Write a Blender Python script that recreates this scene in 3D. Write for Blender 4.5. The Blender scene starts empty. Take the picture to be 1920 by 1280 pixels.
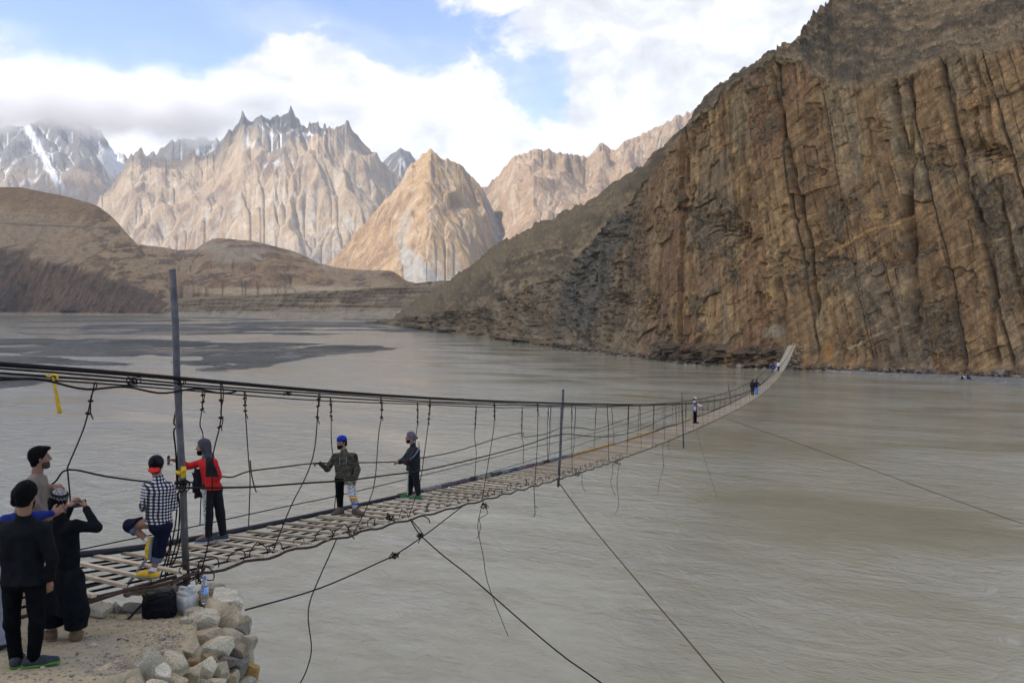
import bpy, bmesh, math, random
import numpy as np
from mathutils import Vector, Matrix

random.seed(7)
RNG = np.random.default_rng(7)
SC = bpy.context.scene
COL = SC.collection

# ---------------------------------------------------------------- camera
CAM = 13.4            # camera height above the water, metres
F, CU, V0 = 1500.0, 960.0, 578.0     # focal length, centre column and horizon row, in photo pixels
cam_d = bpy.data.cameras.new('camera')
cam_d.sensor_width = 36.0
cam_d.lens = 36.0 * F / 1920.0
cam_d.shift_y = -(640.0 - V0) / 1920.0
cam_d.clip_start = 0.2
cam_d.clip_end = 40000.0
cam_o = bpy.data.objects.new('camera', cam_d)
cam_o.location = (0, 0, CAM)
cam_o.rotation_euler = (math.radians(90), 0, 0)
COL.objects.link(cam_o)
SC.camera = cam_o

# ---------------------------------------------------------------- sun, sky, exposure
SUN_ELEV, SUN_AZ = 44.0, 238.0      # azimuth: compass bearing from +Y, clockwise (sun behind the camera's left shoulder)
SUN_STRENGTH, SUN_ANGLE = 3.0, 1.0
SKY_STRENGTH = 0.12
sd = Vector((math.sin(math.radians(SUN_AZ)) * math.cos(math.radians(SUN_ELEV)),
             math.cos(math.radians(SUN_AZ)) * math.cos(math.radians(SUN_ELEV)),
             math.sin(math.radians(SUN_ELEV))))
sun_d = bpy.data.lights.new('sun', 'SUN')
sun_d.energy = SUN_STRENGTH
sun_d.angle = math.radians(SUN_ANGLE)
sun_d.color = (1.0, 0.92, 0.80)
sun_o = bpy.data.objects.new('sun', sun_d)
sun_o.rotation_euler = sd.to_track_quat('Z', 'Y').to_euler()
sun_o.location = (0, 0, 300)
COL.objects.link(sun_o)

SC.view_settings.view_transform = 'Standard'
SC.view_settings.look = 'None'
SC.view_settings.gamma = 1.0
SC.view_settings.use_curve_mapping = False
SC.view_settings.exposure = 1.1
SC.render.engine = 'CYCLES'
SC.cycles.use_denoising = True
SC.cycles.max_bounces = 8
SC.cycles.diffuse_bounces = 4
SC.cycles.volume_bounces = 8
SC.cycles.caustics_reflective = False
SC.cycles.caustics_refractive = False
SC.cycles.transparent_max_bounces = 16


class NT:
    """small helper for building node trees"""
    def __init__(self, tree):
        self.t = tree
        self.n = tree.nodes
        self.l = tree.links

    def node(self, typ, **kw):
        n = self.n.new(typ)
        for k, v in kw.items():
            setattr(n, k, v)
        return n

    def set(self, sock, val):
        if hasattr(val, 'links') or isinstance(val, bpy.types.NodeSocket):
            self.l.new(val, sock)
        else:
            sock.default_value = val

    def math(self, op, a, b=0.0, c=None, clamp=False):
        n = self.node('ShaderNodeMath', operation=op, use_clamp=clamp)
        self.set(n.inputs[0], a)
        self.set(n.inputs[1], b)
        if c is not None:
            self.set(n.inputs[2], c)
        return n.outputs[0]

    def vmath(self, op, a, b=None, scale=None):
        n = self.node('ShaderNodeVectorMath', operation=op)
        self.set(n.inputs[0], a)
        if b is not None:
            self.set(n.inputs[1], b)
        if scale is not None:
            self.set(n.inputs['Scale'], scale)
        return n.outputs[1] if op in ('LENGTH', 'DISTANCE', 'DOT_PRODUCT') else n.outputs[0]

    def noise(self, vec, scale, detail=4.0, rough=0.55, dist=0.0, col=False):
        n = self.node('ShaderNodeTexNoise')
        if vec is not None:
            self.l.new(vec, n.inputs['Vector'])
        n.inputs['Scale'].default_value = scale
        n.inputs['Detail'].default_value = detail
        n.inputs['Roughness'].default_value = rough
        n.inputs['Distortion'].default_value = dist
        return n.outputs['Color' if col else 'Fac']

    def ramp(self, fac, stops, interp='LINEAR'):
        n = self.node('ShaderNodeValToRGB')
        n.color_ramp.interpolation = interp
        e = n.color_ramp.elements
        while len(e) < len(stops):
            e.new(0.5)
        for el, (p, c) in zip(e, stops):
            el.position = p
            el.color = (c[0], c[1], c[2], 1.0)
        self.set(n.inputs[0], fac)
        return n.outputs[0]

    def mix(self, fac, a, b, blend='MIX'):
        n = self.node('ShaderNodeMix', data_type='RGBA', blend_type=blend)
        self.set(n.inputs[0], fac)
        for sock, val in ((n.inputs[6], a), (n.inputs[7], b)):
            if isinstance(val, tuple):
                val = (val[0], val[1], val[2], 1.0)
            self.set(sock, val)
        return n.outputs[2]

    def smooth(self, x, lo, hi):
        n = self.node('ShaderNodeMapRange', interpolation_type='SMOOTHSTEP')
        self.set(n.inputs[0], x)
        n.inputs[1].default_value = lo
        n.inputs[2].default_value = hi
        n.inputs[3].default_value = 0.0
        n.inputs[4].default_value = 1.0
        return n.outputs[0]

    def mapping(self, vec, scale=(1, 1, 1), rot=(0, 0, 0), loc=(0, 0, 0)):
        n = self.node('ShaderNodeMapping')
        self.l.new(vec, n.inputs['Vector'])
        n.inputs['Scale'].default_value = scale
        n.inputs['Rotation'].default_value = rot
        n.inputs['Location'].default_value = loc
        return n.outputs[0]

    def bump(self, height, strength, dist, normal=None):
        n = self.node('ShaderNodeBump')
        self.l.new(height, n.inputs['Height'])
        self.set(n.inputs['Strength'], strength)
        n.inputs['Distance'].default_value = dist
        if normal is not None:
            self.l.new(normal, n.inputs['Normal'])
        return n.outputs[0]


def pdir(u, v):
    w = Vector(((u - CU) / F, 1.0, (V0 - v) / F))
    return w.normalized()


world = bpy.data.worlds.new('World')
SC.world = world
world.use_nodes = True
wt = NT(world.node_tree)
wt.n.clear()
sky = wt.node('ShaderNodeTexSky', sky_type='NISHITA')
sky.sun_disc = False
sky.sun_elevation = math.radians(SUN_ELEV)
sky.sun_rotation = math.radians(SUN_AZ)
sky.altitude = 2400.0
sky.air_density = 1.0
sky.dust_density = 0.6
tc = wt.node('ShaderNodeTexCoord')
D = tc.outputs['Generated']
n1 = wt.noise(wt.mapping(D, (1, 1, 1.7)), 7.5, 12.0, 0.66, 0.35)
n2 = wt.noise(wt.mapping(D, (1, 1, 2.6), loc=(3.1, 1.7, 0.4)), 3.2, 6.0, 0.55, 0.6)
n3 = wt.noise(wt.mapping(D, (1, 1, 1.4), loc=(1.3, 5.7, 2.4)), 16.0, 6.0, 0.6, 0.2)
field = wt.math('ADD', wt.math('MULTIPLY', n1, 0.75), wt.math('MULTIPLY', n2, 0.25))
# the banks of cumulus and the clear gaps between them, as they stand in the sky round the valley
for (u, v, r, a) in [(20, 95, .05, .22), (130, 190, .085, .34), (330, 200, .085, .34), (540, 130, .075, .26), (640, 150, .075, .24), (480, 230, .10, .32),
                     (860, 235, .06, .30), (900, 330, .05, .22), (760, 250, .06, .25), (1330, 60, .17, .30), (1150, 250, .09, .16), (1250, 190, .10, .22),
                     (1700, -150, .40, .30), (1000, -200, .35, .10),
                     (240, 50, .13, -.34), (620, 15, .10, -.22), (430, 40, .10, -.2), (780, 120, .07, -.12), (1010, 190, .06, -.22), (1060, 130, .05, -.12), (90, 60, .06, -.2), (940, 60, .10, -.04)]:
    c = pdir(u, v)
    dist = wt.vmath('DISTANCE', D, tuple(c))
    g = wt.math('POWER', 2.718, wt.math('MULTIPLY', wt.math('POWER', wt.math('DIVIDE', dist, r), 2.0), -1.0))
    field = wt.math('ADD', field, wt.math('MULTIPLY', g, a))
dense = wt.smooth(field, 0.52, 0.68)
veil = wt.smooth(wt.math('ADD', n2, wt.math('MULTIPLY', field, 0.6)), 0.62, 1.15)
mask = wt.math('MAXIMUM', dense, wt.math('MULTIPLY', veil, 0.55))
grey = wt.ramp(wt.math('ADD', wt.math('MULTIPLY', n3, 0.40), wt.math('ADD', wt.math('MULTIPLY', n1, 0.35), wt.math('MULTIPLY', n2, 0.25))),
               [(0.39, (0.34, 0.355, 0.385)), (0.46, (0.43, 0.445, 0.465)), (0.53, (0.565, 0.565, 0.56))])
skyb = wt.mix(1.0, sky.outputs[0], (0.98, 1.03, 1.18), 'MULTIPLY')
skys = wt.vmath('SCALE', skyb, scale=SKY_STRENGTH * 1.0)
colr = wt.mix(mask, skys, grey)
bg = wt.node('ShaderNodeBackground')
wt.l.new(wt.vmath('SCALE', colr, scale=1.0 / SKY_STRENGTH), bg.inputs[0])
bg.inputs[1].default_value = SKY_STRENGTH
wo = wt.node('ShaderNodeOutputWorld')
wt.l.new(bg.outputs[0], wo.inputs[0])


# ---------------------------------------------------------------- general helpers
def tag(o, label=None, cat=None, group=None, kind=None):
    if label:
        o['label'] = label
    if cat:
        o['category'] = cat
    if group:
        o['group'] = group
    if kind:
        o['kind'] = kind
    return o


def px(u, v, d):
    """the point of the valley seen at photo pixel (u, v), d metres away from the camera"""
    return Vector(((u - CU) / F * d, d, CAM - (v - V0) / F * d))


def dwater(v):
    return CAM * F / (v - V0)


def thing(name, loc=(0, 0, 0), rz=0.0, label=None, cat=None, group=None):
    o = bpy.data.objects.new(name, None)
    o.empty_display_size = 0.1
    o.location = loc
    o.rotation_euler = (0, 0, rz)
    COL.objects.link(o)
    return tag(o, label, cat, group)


def mesh_obj(name, verts, faces, mat=None, parent=None, smooth=False, loc=None):
    me = bpy.data.meshes.new(name)
    me.from_pydata([tuple(v) for v in verts], [], [tuple(f) for f in faces])
    if smooth:
        me.polygons.foreach_set('use_smooth', [True] * len(me.polygons))
    if mat:
        me.materials.append(mat)
    o = bpy.data.objects.new(name, me)
    if loc is not None:
        o.location = loc
    COL.objects.link(o)
    if parent is not None:
        o.parent = parent
    return o


def fast_mesh(name, V, Q, mat=None, smooth=False, col=None, parent=None, mats=None, midx=None):
    """V (n,3) array, Q (m,4 or m,3) array"""
    V = np.ascontiguousarray(V, dtype=np.float32)
    Q = np.ascontiguousarray(Q, dtype=np.int32)
    me = bpy.data.meshes.new(name)
    k = Q.shape[1]
    me.vertices.add(len(V))
    me.vertices.foreach_set('co', V.ravel())
    me.loops.add(Q.size)
    me.loops.foreach_set('vertex_index', Q.ravel())
    me.polygons.add(len(Q))
    me.polygons.foreach_set('loop_start', np.arange(0, Q.size, k, dtype=np.int32))
    me.polygons.foreach_set('use_smooth', np.full(len(Q), smooth, dtype=bool))
    if mats:
        for m in mats:
            me.materials.append(m)
        if midx is not None:
            me.polygons.foreach_set('material_index', np.asarray(midx, dtype=np.int32))
    elif mat:
        me.materials.append(mat)
    me.update(calc_edges=True)
    if col is not None:
        a = me.color_attributes.new('Col', 'FLOAT_COLOR', 'POINT')
        c4 = np.ones((len(V), 4), dtype=np.float32)
        c4[:, :3] = col.reshape(-1, 3)
        a.data.foreach_set('color', c4.ravel())
    o = bpy.data.objects.new(name, me)
    COL.objects.link(o)
    if parent is not None:
        o.parent = parent
    return o


def grid_obj(name, X, Y, Z, mat, col=None, smooth=False, flip=False):
    nr, nc = X.shape
    V = np.stack([X, Y, Z], -1).reshape(-1, 3)
    i = np.arange(nr * nc).reshape(nr, nc)
    Q = np.stack([i[:-1, :-1], i[:-1, 1:], i[1:, 1:], i[1:, :-1]], -1).reshape(-1, 4)
    if flip:
        Q = Q[:, ::-1]
    return fast_mesh(name, V, Q, mat, smooth, col)


# ---- numpy noise
def _h(ix, iy, iz, seed):
    with np.errstate(over='ignore'):
        h = (ix.astype(np.int64).astype(np.uint32) * np.uint32(374761393) + iy.astype(np.int64).astype(np.uint32) * np.uint32(668265263)
             + iz.astype(np.int64).astype(np.uint32) * np.uint32(2246822519) + np.uint32((seed * 3266489917) & 0xffffffff))
        h ^= h >> np.uint32(15)
        h *= np.uint32(2246822519)
        h ^= h >> np.uint32(13)
        h *= np.uint32(3266489917)
        h ^= h >> np.uint32(16)
    return h.astype(np.float32) * np.float32(1.0 / 4294967295.0)


def hash1(i, seed=0):
    i = np.asarray(i)
    z = np.zeros_like(i)
    return _h(i, z, z, seed)


def hash2(i, j, seed=0):
    i = np.asarray(i)
    j = np.asarray(j)
    return _h(i, j, np.zeros_like(i), seed)


def noise2(x, y, seed=0):
    x = np.asarray(x, dtype=np.float64)
    y = np.asarray(y, dtype=np.float64)
    ix = np.floor(x)
    iy = np.floor(y)
    fx = (x - ix)
    fy = (y - iy)
    fx = fx * fx * fx * (fx * (fx * 6 - 15) + 10)
    fy = fy * fy * fy * (fy * (fy * 6 - 15) + 10)
    z = np.zeros_like(ix)
    a = _h(ix, iy, z, seed)
    b = _h(ix + 1, iy, z, seed)
    c = _h(ix, iy + 1, z, seed)
    d = _h(ix + 1, iy + 1, z, seed)
    return ((a + (b - a) * fx) + ((c + (d - c) * fx) - (a + (b - a) * fx)) * fy) * 2 - 1


def noise3(x, y, z, seed=0):
    ix, iy, iz = np.floor(x), np.floor(y), np.floor(z)
    fx, fy, fz = x - ix, y - iy, z - iz
    fx = fx * fx * (3 - 2 * fx)
    fy = fy * fy * (3 - 2 * fy)
    fz = fz * fz * (3 - 2 * fz)
    r = 0
    for dx in (0, 1):
        for dy in (0, 1):
            for dz in (0, 1):
                w = (fx if dx else 1 - fx) * (fy if dy else 1 - fy) * (fz if dz else 1 - fz)
                r = r + w * _h(ix + dx, iy + dy, iz + dz, seed)
    return r * 2 - 1


def fbm2(x, y, octs=5, seed=0, gain=0.5, ridged=False):
    r = 0
    a = 1.0
    t = 0
    for o in range(octs):
        n = noise2(x * 2 ** o + 13.7 * o, y * 2 ** o - 7.3 * o, seed + o)
        if ridged:
            n = 1 - 2 * np.abs(n)
        r = r + a * n
        t += a
        a *= gain
    return r / t


def sstep(x, lo, hi):
    t = np.clip((x - lo) / (hi - lo), 0, 1)
    return t * t * (3 - 2 * t)


def lerp(a, b, t):
    return a + (b - a) * t


def mixc(a, b, t):
    a = np.asarray(a, dtype=np.float32)
    b = np.asarray(b, dtype=np.float32)
    return a + (b - a) * np.asarray(t)[..., None]


def poly(us, pts):
    pts = np.array(pts, dtype=float)
    return np.interp(us, pts[:, 0], pts[:, 1])


# ---------------------------------------------------------------- materials
MATS = {}


def mat_plain(name, rgb, rough=0.7, spec=0.3, metal=0.0, vary=0.15, scale=8.0, bump=0.0, bscale=40.0, coord='Object', alpha=None):
    if name in MATS:
        return MATS[name]
    m = bpy.data.materials.new(name)
    m.use_nodes = True
    t = NT(m.node_tree)
    b = t.n['Principled BSDF']
    tcn = t.node('ShaderNodeTexCoord').outputs[coord]
    n = t.noise(tcn, scale, 5.0, 0.6)
    lo = tuple(c * (1 - vary) for c in rgb)
    hi = tuple(min(1.0, c * (1 + vary)) for c in rgb)
    t.l.new(t.ramp(n, [(0.3, lo), (0.7, hi)]), b.inputs['Base Color'])
    b.inputs['Roughness'].default_value = rough
    b.inputs['Specular IOR Level'].default_value = spec
    b.inputs['Metallic'].default_value = metal
    if bump:
        t.l.new(t.bump(t.noise(tcn, bscale, 6.0, 0.6), bump, 0.02), b.inputs['Normal'])
    MATS[name] = m
    return m


def mat_terrain(name, detail_scale, bump_dist, bump_strength=0.8, contrast=0.35, stretch=(1, 1, 1), rough=0.95, fine=4.0, tint=(1, 1, 1)):
    """vertex colour (kind of rock, scree, snow) times procedural grain, with fine relief"""
    m = bpy.data.materials.new(name)
    m.use_nodes = True
    t = NT(m.node_tree)
    b = t.n['Principled BSDF']
    at = t.node('ShaderNodeAttribute', attribute_name='Col')
    g = t.node('ShaderNodeNewGeometry').outputs['Position']
    p = t.mapping(g, stretch)
    n = t.noise(p, detail_scale, 8.0, 0.65, 0.2)
    n2 = t.noise(p, detail_scale * fine, 5.0, 0.65)
    f = t.math('ADD', t.math('MULTIPLY', n, 0.65), t.math('MULTIPLY', n2, 0.35))
    lo, hi = 1 - contrast, 1 + contrast
    gr = t.ramp(f, [(0.33, (lo * tint[0], lo * tint[1], lo * tint[2])), (0.67, (hi * tint[0], hi * tint[1], hi * tint[2]))])
    t.l.new(t.mix(1.0, at.outputs['Color'], gr, 'MULTIPLY'), b.inputs['Base Color'])
    b.inputs['Roughness'].default_value = rough
    b.inputs['Specular IOR Level'].default_value = 0.15
    t.l.new(t.bump(f, bump_strength, bump_dist), b.inputs['Normal'])
    return m
# ================================================================ THE LAND
def stream_erode(z, dx, iters, K, m=0.45, fixed_rows=1, creep=2):
    """stream-power erosion of a height field: cuts gullies and leaves spurs"""
    nr, nc = z.shape
    z = z.copy()
    idx = np.arange(nr * nc).reshape(nr, nc)
    A = None
    dirs = [(-1, 0, 1), (1, 0, 1), (0, -1, 1), (0, 1, 1), (-1, -1, 1.414), (-1, 1, 1.414), (1, -1, 1.414), (1, 1, 1.414)]
    for it in range(iters):
        for _ in range(creep):
            zp = np.pad(z, 1, mode='edge')
            z = z + 0.14 * (zp[:-2, 1:-1] + zp[2:, 1:-1] + zp[1:-1, :-2] + zp[1:-1, 2:] - 4 * z)
        zp = np.pad(z, 1, mode='edge')
        ip = np.pad(idx, 1, mode='edge')
        best = np.zeros_like(z)
        rec = idx.copy()
        for dy, dxx, L in dirs:
            zn = zp[1 + dy:1 + dy + nr, 1 + dxx:1 + dxx + nc]
            s = (z - zn) / (L * dx)
            w = s > best
            best = np.where(w, s, best)
            rec = np.where(w, ip[1 + dy:1 + dy + nr, 1 + dxx:1 + dxx + nc], rec)
        order = np.argsort(z.ravel(), kind='stable')
        ol = order.tolist()
        rl = rec.ravel().tolist()
        Al = [1.0] * (nr * nc)
        for i in reversed(ol):
            r = rl[i]
            if r != i:
                Al[r] += Al[i]
        A = np.array(Al).reshape(nr, nc)
        k = (K * np.minimum(A, 260.0) ** m).ravel()
        k[:nc * fixed_rows] = 0
        kl = k.tolist()
        zl = z.ravel().tolist()
        for i in ol:
            r = rl[i]
            if r != i:
                kk = kl[i]
                zl[i] = (zl[i] + kk * zl[r]) / (1 + kk)
        z = np.array(zl).reshape(nr, nc)
    return z, A


def radial_grid(us, d0, d1, nr):
    """columns fan out from the valley's near end, rows run away up the valley"""
    t = np.linspace(0, 1, nr)[:, None]
    Dm = d0[None, :] + (d1 - d0)[None, :] * t
    X = (us[None, :] - CU) / F * Dm
    return X, Dm, np.broadcast_to(t, Dm.shape)


def mountain(name, u0, u1, step, crest, d_c, d_b, v_b, nr, K, iters, seed, spiky, prof=1.15, back=0.25, prow=0.0, rough=0.12):
    us = np.arange(u0, u1 + step, step, dtype=float)
    vs = poly(us, crest)
    sp = np.abs(fbm2(us / 22.0, us * 0 + seed, 4, seed + 5, 0.62)) * spiky + np.maximum(0, noise2(us / 7.0, us * 0 + seed, seed + 9)) * spiky * 0.55
    vs = vs - sp + spiky * 0.35
    dc = poly(us, d_c) if isinstance(d_c, list) else np.full_like(us, d_c)
    db = poly(us, d_b) if isinstance(d_b, list) else np.full_like(us, d_b)
    vb = poly(us, v_b) if isinstance(v_b, list) else np.full_like(us, v_b)
    zc = CAM + (V0 - vs) / F * dc
    zb = CAM + (V0 - vb) / F * db
    dend = dc + (dc - db) * back
    X, Y, T = radial_grid(us, db, dend, nr)
    tc_ = (dc - db) / (dend - db)
    q = T / tc_[None, :]
    h = np.where(q <= 1, np.clip(q, 0, 1) ** prof, 1 - 1.1 * (q - 1))
    smooth_c = np.convolve(np.pad(zc, 20, mode='edge'), np.ones(41) / 41, 'valid')
    relief = smooth_c - zb
    Z = zb[None, :] + relief[None, :] * h
    amp = float(relief.mean())
    dx = float(np.mean(np.diff(us))) / F * float(dc.mean())
    wx = X + amp * 0.22 * fbm2(X / (amp * 0.5), Y / (amp * 0.5), 3, seed + 40)
    wy = Y + amp * 0.22 * fbm2(X / (amp * 0.5), Y / (amp * 0.5), 3, seed + 41)
    n = 1.5 * fbm2(wx / (amp * 0.62), wy / (amp * 0.62), 6, seed, 0.5, True) + 0.8 * fbm2(wx / (amp * 0.2), wy / (amp * 0.2), 5, seed + 3, 0.5, True)
    Z = Z + n * amp * rough * np.clip(q * 1.5, 0.15, 1)
    Z, A = stream_erode(Z, dx, iters, K)
    # crest follows the skyline
    elev = (Z - CAM) / Y
    cur = elev.max(0)
    tgt = (V0 - vs) / F
    ratio = np.clip(tgt / np.maximum(cur, 1e-4), 0.3, 3)
    w = np.clip(elev / np.maximum(cur[None, :], 1e-4), 0, 1) ** 1.5
    kern = np.hanning(19)
    kern /= kern.sum()
    rs = np.convolve(np.pad(ratio, 9, mode='edge'), kern, 'valid')
    Zn = CAM + (Z - CAM) * (1 + (rs[None, :] - 1) * w)
    el2 = (Zn - CAM) / Y
    c2 = el2.max(0)
    r2 = np.clip(tgt / np.maximum(c2, 1e-4), 0.5, 1.10)
    Zn = CAM + (Zn - CAM) * (1 + (r2[None, :] - 1) * np.clip(el2 / np.maximum(c2[None, :], 1e-4), 0, 1) ** 9)
    Zn += fbm2(X / (dx * 5), Y / (dx * 5), 4, seed + 20, 0.65) * dx * 1.1 * np.clip(q * 3, 0, 1) + fbm2(X / (dx * 9) + Z / (dx * 14), Y / (dx * 9), 4, seed + 24, 0.6, True) * dx * 1.5 * np.clip(q * 3, 0, 1)
    hrel = np.clip((Zn - zb[None, :]) / np.maximum(relief[None, :], 1), 0, 1.3)
    return us, X, Y, Zn, A, hrel, q, dx


def slope_of(Z, dx):
    gy, gx = np.gradient(Z, dx)
    return np.hypot(gx, gy)


TAN = (0.36, 0.27, 0.185)
TAN2 = (0.245, 0.175, 0.125)
PALE = (0.43, 0.37, 0.30)
BLUEGREY = (0.115, 0.115, 0.128)
SNOW = (0.80, 0.82, 0.86)

m_far = mat_terrain('far_granite', 0.012, 14.0, 0.9, 0.30, tint=(0.88, 0.85, 0.78))
m_near = mat_terrain('near_granite', 0.020, 9.0, 0.9, 0.30, tint=(0.93, 0.85, 0.74))

# --- the main spired range, its top in the cloud
us, X, Y, Z, A, H, q, dx = mountain(
    'mountain', 150, 822, 1.7,
    [(150, 420), (180, 385), (205, 350), (228, 318), (245, 292), (262, 281), (275, 290), (292, 303), (315, 300), (330, 296), (352, 292), (385, 296), (405, 286), (425, 258), (440, 234), (455, 220), (470, 224),
     (490, 215), (505, 221), (525, 216), (545, 205), (558, 226), (575, 236), (592, 233), (612, 244), (628, 250), (640, 236), (650, 235), (665, 250), (690, 272), (715, 298), (735, 318), (760, 345), (822, 430)],
    8000.0, [(150, 6000), (420, 5900), (560, 5600), (700, 5900), (822, 6300)], [(150, 548), (822, 548)], 250, 0.06, 18, 11, 19.0, 1.05, 0.19)
lg = np.log1p(A)
n_a = fbm2(X / 260, Y / 260, 5, 31)
n_b = fbm2(X / 70, Y / 70, 4, 37)
sl = slope_of(Z, dx)
C = mixc(TAN, TAN2, sstep(n_a + 0.5 * n_b, -0.2, 0.4))
C = mixc(C, PALE, sstep(n_b - 0.4 * n_a, 0.15, 0.6) * 0.7)
elev_v = V0 - (Z - CAM) / Y * F                     # height on the mountain face
uu = X / Y * F + CU
top = sstep(-(elev_v - 292) + 46 * n_a + 24 * n_b - np.abs(uu - 515) * 0.42, -14, 34)
top = np.maximum(top, 0.55 * sstep(-(elev_v - 268) + 40 * n_a + 26 * n_b, -8, 30))
C = mixc(C, BLUEGREY, top * 0.9)  # cloud shade over the upper peak, put into the rock colour
C = mixc(C, (0.27, 0.255, 0.24), sstep(elev_v, 430, 490) * sstep(X, -2600, -1900) * 0.7)
gul = sstep(lg + 0.6 * n_b, 2.0, 3.4) * sstep(H, 0.08, 0.3)
C = mixc(C, (0.52, 0.48, 0.42), gul * 0.55 * sstep(n_b, -0.5, 0.1))
snow = top * sstep(lg + 1.3 * n_b, 2.3, 3.3)
C = mixc(C, SNOW, np.clip(snow, 0, 1) * 0.85)
tag(grid_obj('mountain', X, Y, Z, m_far, C), 'tan granite mountain with spires greyed as cloud shade and thin snow gullies below the cloud', 'mountain', kind='structure')

# --- snowy range further left, its crest hidden in cloud
us, X, Y, Z, A, H, q, dx = mountain(
    'mountain', -120, 470, 2.2,
    [(-120, 245), (-40, 250), (20, 236), (60, 232), (100, 216), (150, 222), (190, 246), (215, 288), (240, 296), (262, 290), (290, 288), (318, 268), (330, 262), (352, 258), (390, 262), (470, 262)],
    10500.0, 7600.0, 470, 170, 0.06, 16, 23, 13.0, 1.0, 0.15)
lg = np.log1p(A)
n_a = fbm2(X / 330, Y / 330, 5, 41)
n_b = fbm2(X / 90, Y / 90, 4, 47)
elev_v = V0 - (Z - CAM) / Y * F
C = mixc(TAN2, (0.31, 0.25, 0.19), sstep(n_b, -0.3, 0.3))
C = mixc(C, BLUEGREY, sstep(-(elev_v - 330) + 30 * n_a, -15, 30) * 0.9)
snow = sstep(lg + 1.2 * n_b, 2.6, 3.6) * sstep(-(elev_v - 345) + 30 * n_b, -20, 25)
# the glacier in the saddle and the long couloir
uu = X / Y * F + CU
glac = sstep(np.abs(uu - 212 - (elev_v - 300) * 0.25) + 9 * n_b, 26, 10) * sstep(elev_v, 272, 285) * sstep(elev_v, 352, 320)
coul = sstep(np.abs(uu - (60 + (elev_v - 255) * 0.55)) + 4 * n_b, 11, 4) * sstep(elev_v, 370, 330)
C = mixc(C, SNOW, np.clip(snow * 0.8 + glac + coul, 0, 1) * 0.92)
tag(grid_obj('mountain', X, Y, Z, m_far, C), 'dark snow streaked range at far left under the cloud bank', 'mountain', kind='structure')

# --- small grey peak behind the saddle
us, X, Y, Z, A, H, q, dx = mountain(
    'mountain', 690, 830, 2.0, [(690, 345), (718, 305), (735, 288), (752, 277), (765, 285), (780, 302), (800, 322), (830, 360)],
    9200.0, 8300.0, 420, 90, 0.05, 14, 29, 5.0, 1.0, 0.12)
C = mixc(BLUEGREY, SNOW, sstep(np.log1p(A) + fbm2(X / 90, Y / 90, 4, 3), 2.4, 3.4) * 0.6)
tag(grid_obj('mountain', X, Y, Z, m_far, C), 'small grey snow flecked peak in the saddle beside the cumulus cloud', 'mountain', kind='structure')

# --- the ridge to the right of the pyramid
us, X, Y, Z, A, H, q, dx = mountain(
    'mountain', 860, 1330, 1.7,
    [(860, 420), (890, 372), (906, 352), (925, 340), (945, 318), (962, 300), (985, 287), (1008, 280), (1025, 284), (1060, 291), (1092, 290), (1100, 296), (1115, 280), (1130, 272), (1145, 281), (1158, 279), (1172, 265),
     (1190, 262), (1207, 247), (1222, 243), (1240, 232), (1262, 222), (1270, 216), (1282, 220), (1300, 208), (1330, 180)],
    [(860, 5200), (1000, 5000), (1330, 5600)], [(860, 4300), (1000, 3700), (1330, 4200)], 470, 190, 0.055, 16, 37, 11.0, 1.05, 0.19)
lg = np.log1p(A)
n_a = fbm2(X / 180, Y / 180, 5, 51)
n_b = fbm2(X / 50, Y / 50, 4, 57)
C = mixc((0.31, 0.235, 0.175), (0.215, 0.165, 0.125), sstep(n_a + 0.5 * n_b, -0.2, 0.4))
C = mixc(C, PALE, sstep(n_b - 0.4 * n_a, 0.15, 0.6) * 0.6)
C = mixc(C, (0.40, 0.375, 0.34), sstep(lg, 2.4, 4.0) * 0.6)
tag(grid_obj('mountain', X, Y, Z, m_near, C), 'tan rock ridge with small pinnacles rising to the right behind the cliff', 'mountain', kind='structure')

# --- the pyramid
us, X, Y, Z, A, H, q, dx = mountain(
    'mountain', 585, 985, 1.5,
    [(585, 515), (620, 488), (655, 452), (690, 412), (715, 384), (742, 354), (758, 330), (772, 308), (790, 294), (808, 283), (820, 288), (832, 299), (846, 302), (862, 308), (880, 326), (898, 346), (910, 366), (930, 400), (950, 428), (985, 470)],
    [(585, 4300), (808, 4200), (985, 4500)], [(585, 3900), (660, 3500), (740, 3250), (800, 3150), (880, 3350), (985, 3900)],
    [(585, 546), (780, 542), (985, 540)], 230, 0.055, 18, 43, 7.0, 1.0, 0.17)
lg = np.log1p(A)
n_a = fbm2(X / 150, Y / 150, 5, 61)
n_b = fbm2(X / 40, Y / 40, 4, 67)
elev_v = V0 - (Z - CAM) / Y * F
uu = X / Y * F + CU
C = mixc((0.36, 0.265, 0.17), (0.25, 0.175, 0.115), sstep(n_a + 0.5 * n_b, -0.2, 0.4))
C = mixc(C, PALE, sstep(n_b - 0.4 * n_a, 0.15, 0.6) * 0.7)
C = mixc(C, (0.36, 0.345, 0.32), sstep(lg, 2.6, 4.2) * 0.75)
fan = sstep(np.abs(uu - (745 + (elev_v - 440) * 0.62)) - (elev_v - 440) * 0.46 + 5 * n_b, 5, -4) * sstep(elev_v, 436, 448)
fan2 = sstep(np.abs(uu - (905 + (elev_v - 352) * 0.42)) - (elev_v - 352) * 0.16 + 4 * n_b, 6, -3) * sstep(elev_v, 352, 370)
chute = sstep(np.abs(uu - (770 - (elev_v - 380) * 0.25 + 10 * n_a)) + 6 * n_b, 16, 5) * sstep(elev_v, 380, 410) * sstep(elev_v, 460, 440)
Z = Z - (fan + fan2) * 14
C = mixc(C, (0.31, 0.31, 0.305), np.clip(fan + fan2 + chute * 0.6, 0, 1))
tag(grid_obj('mountain', X, Y, Z, m_near, C), 'tan pyramid shaped mountain with a grey scree fan at its foot', 'mountain', kind='structure')


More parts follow.
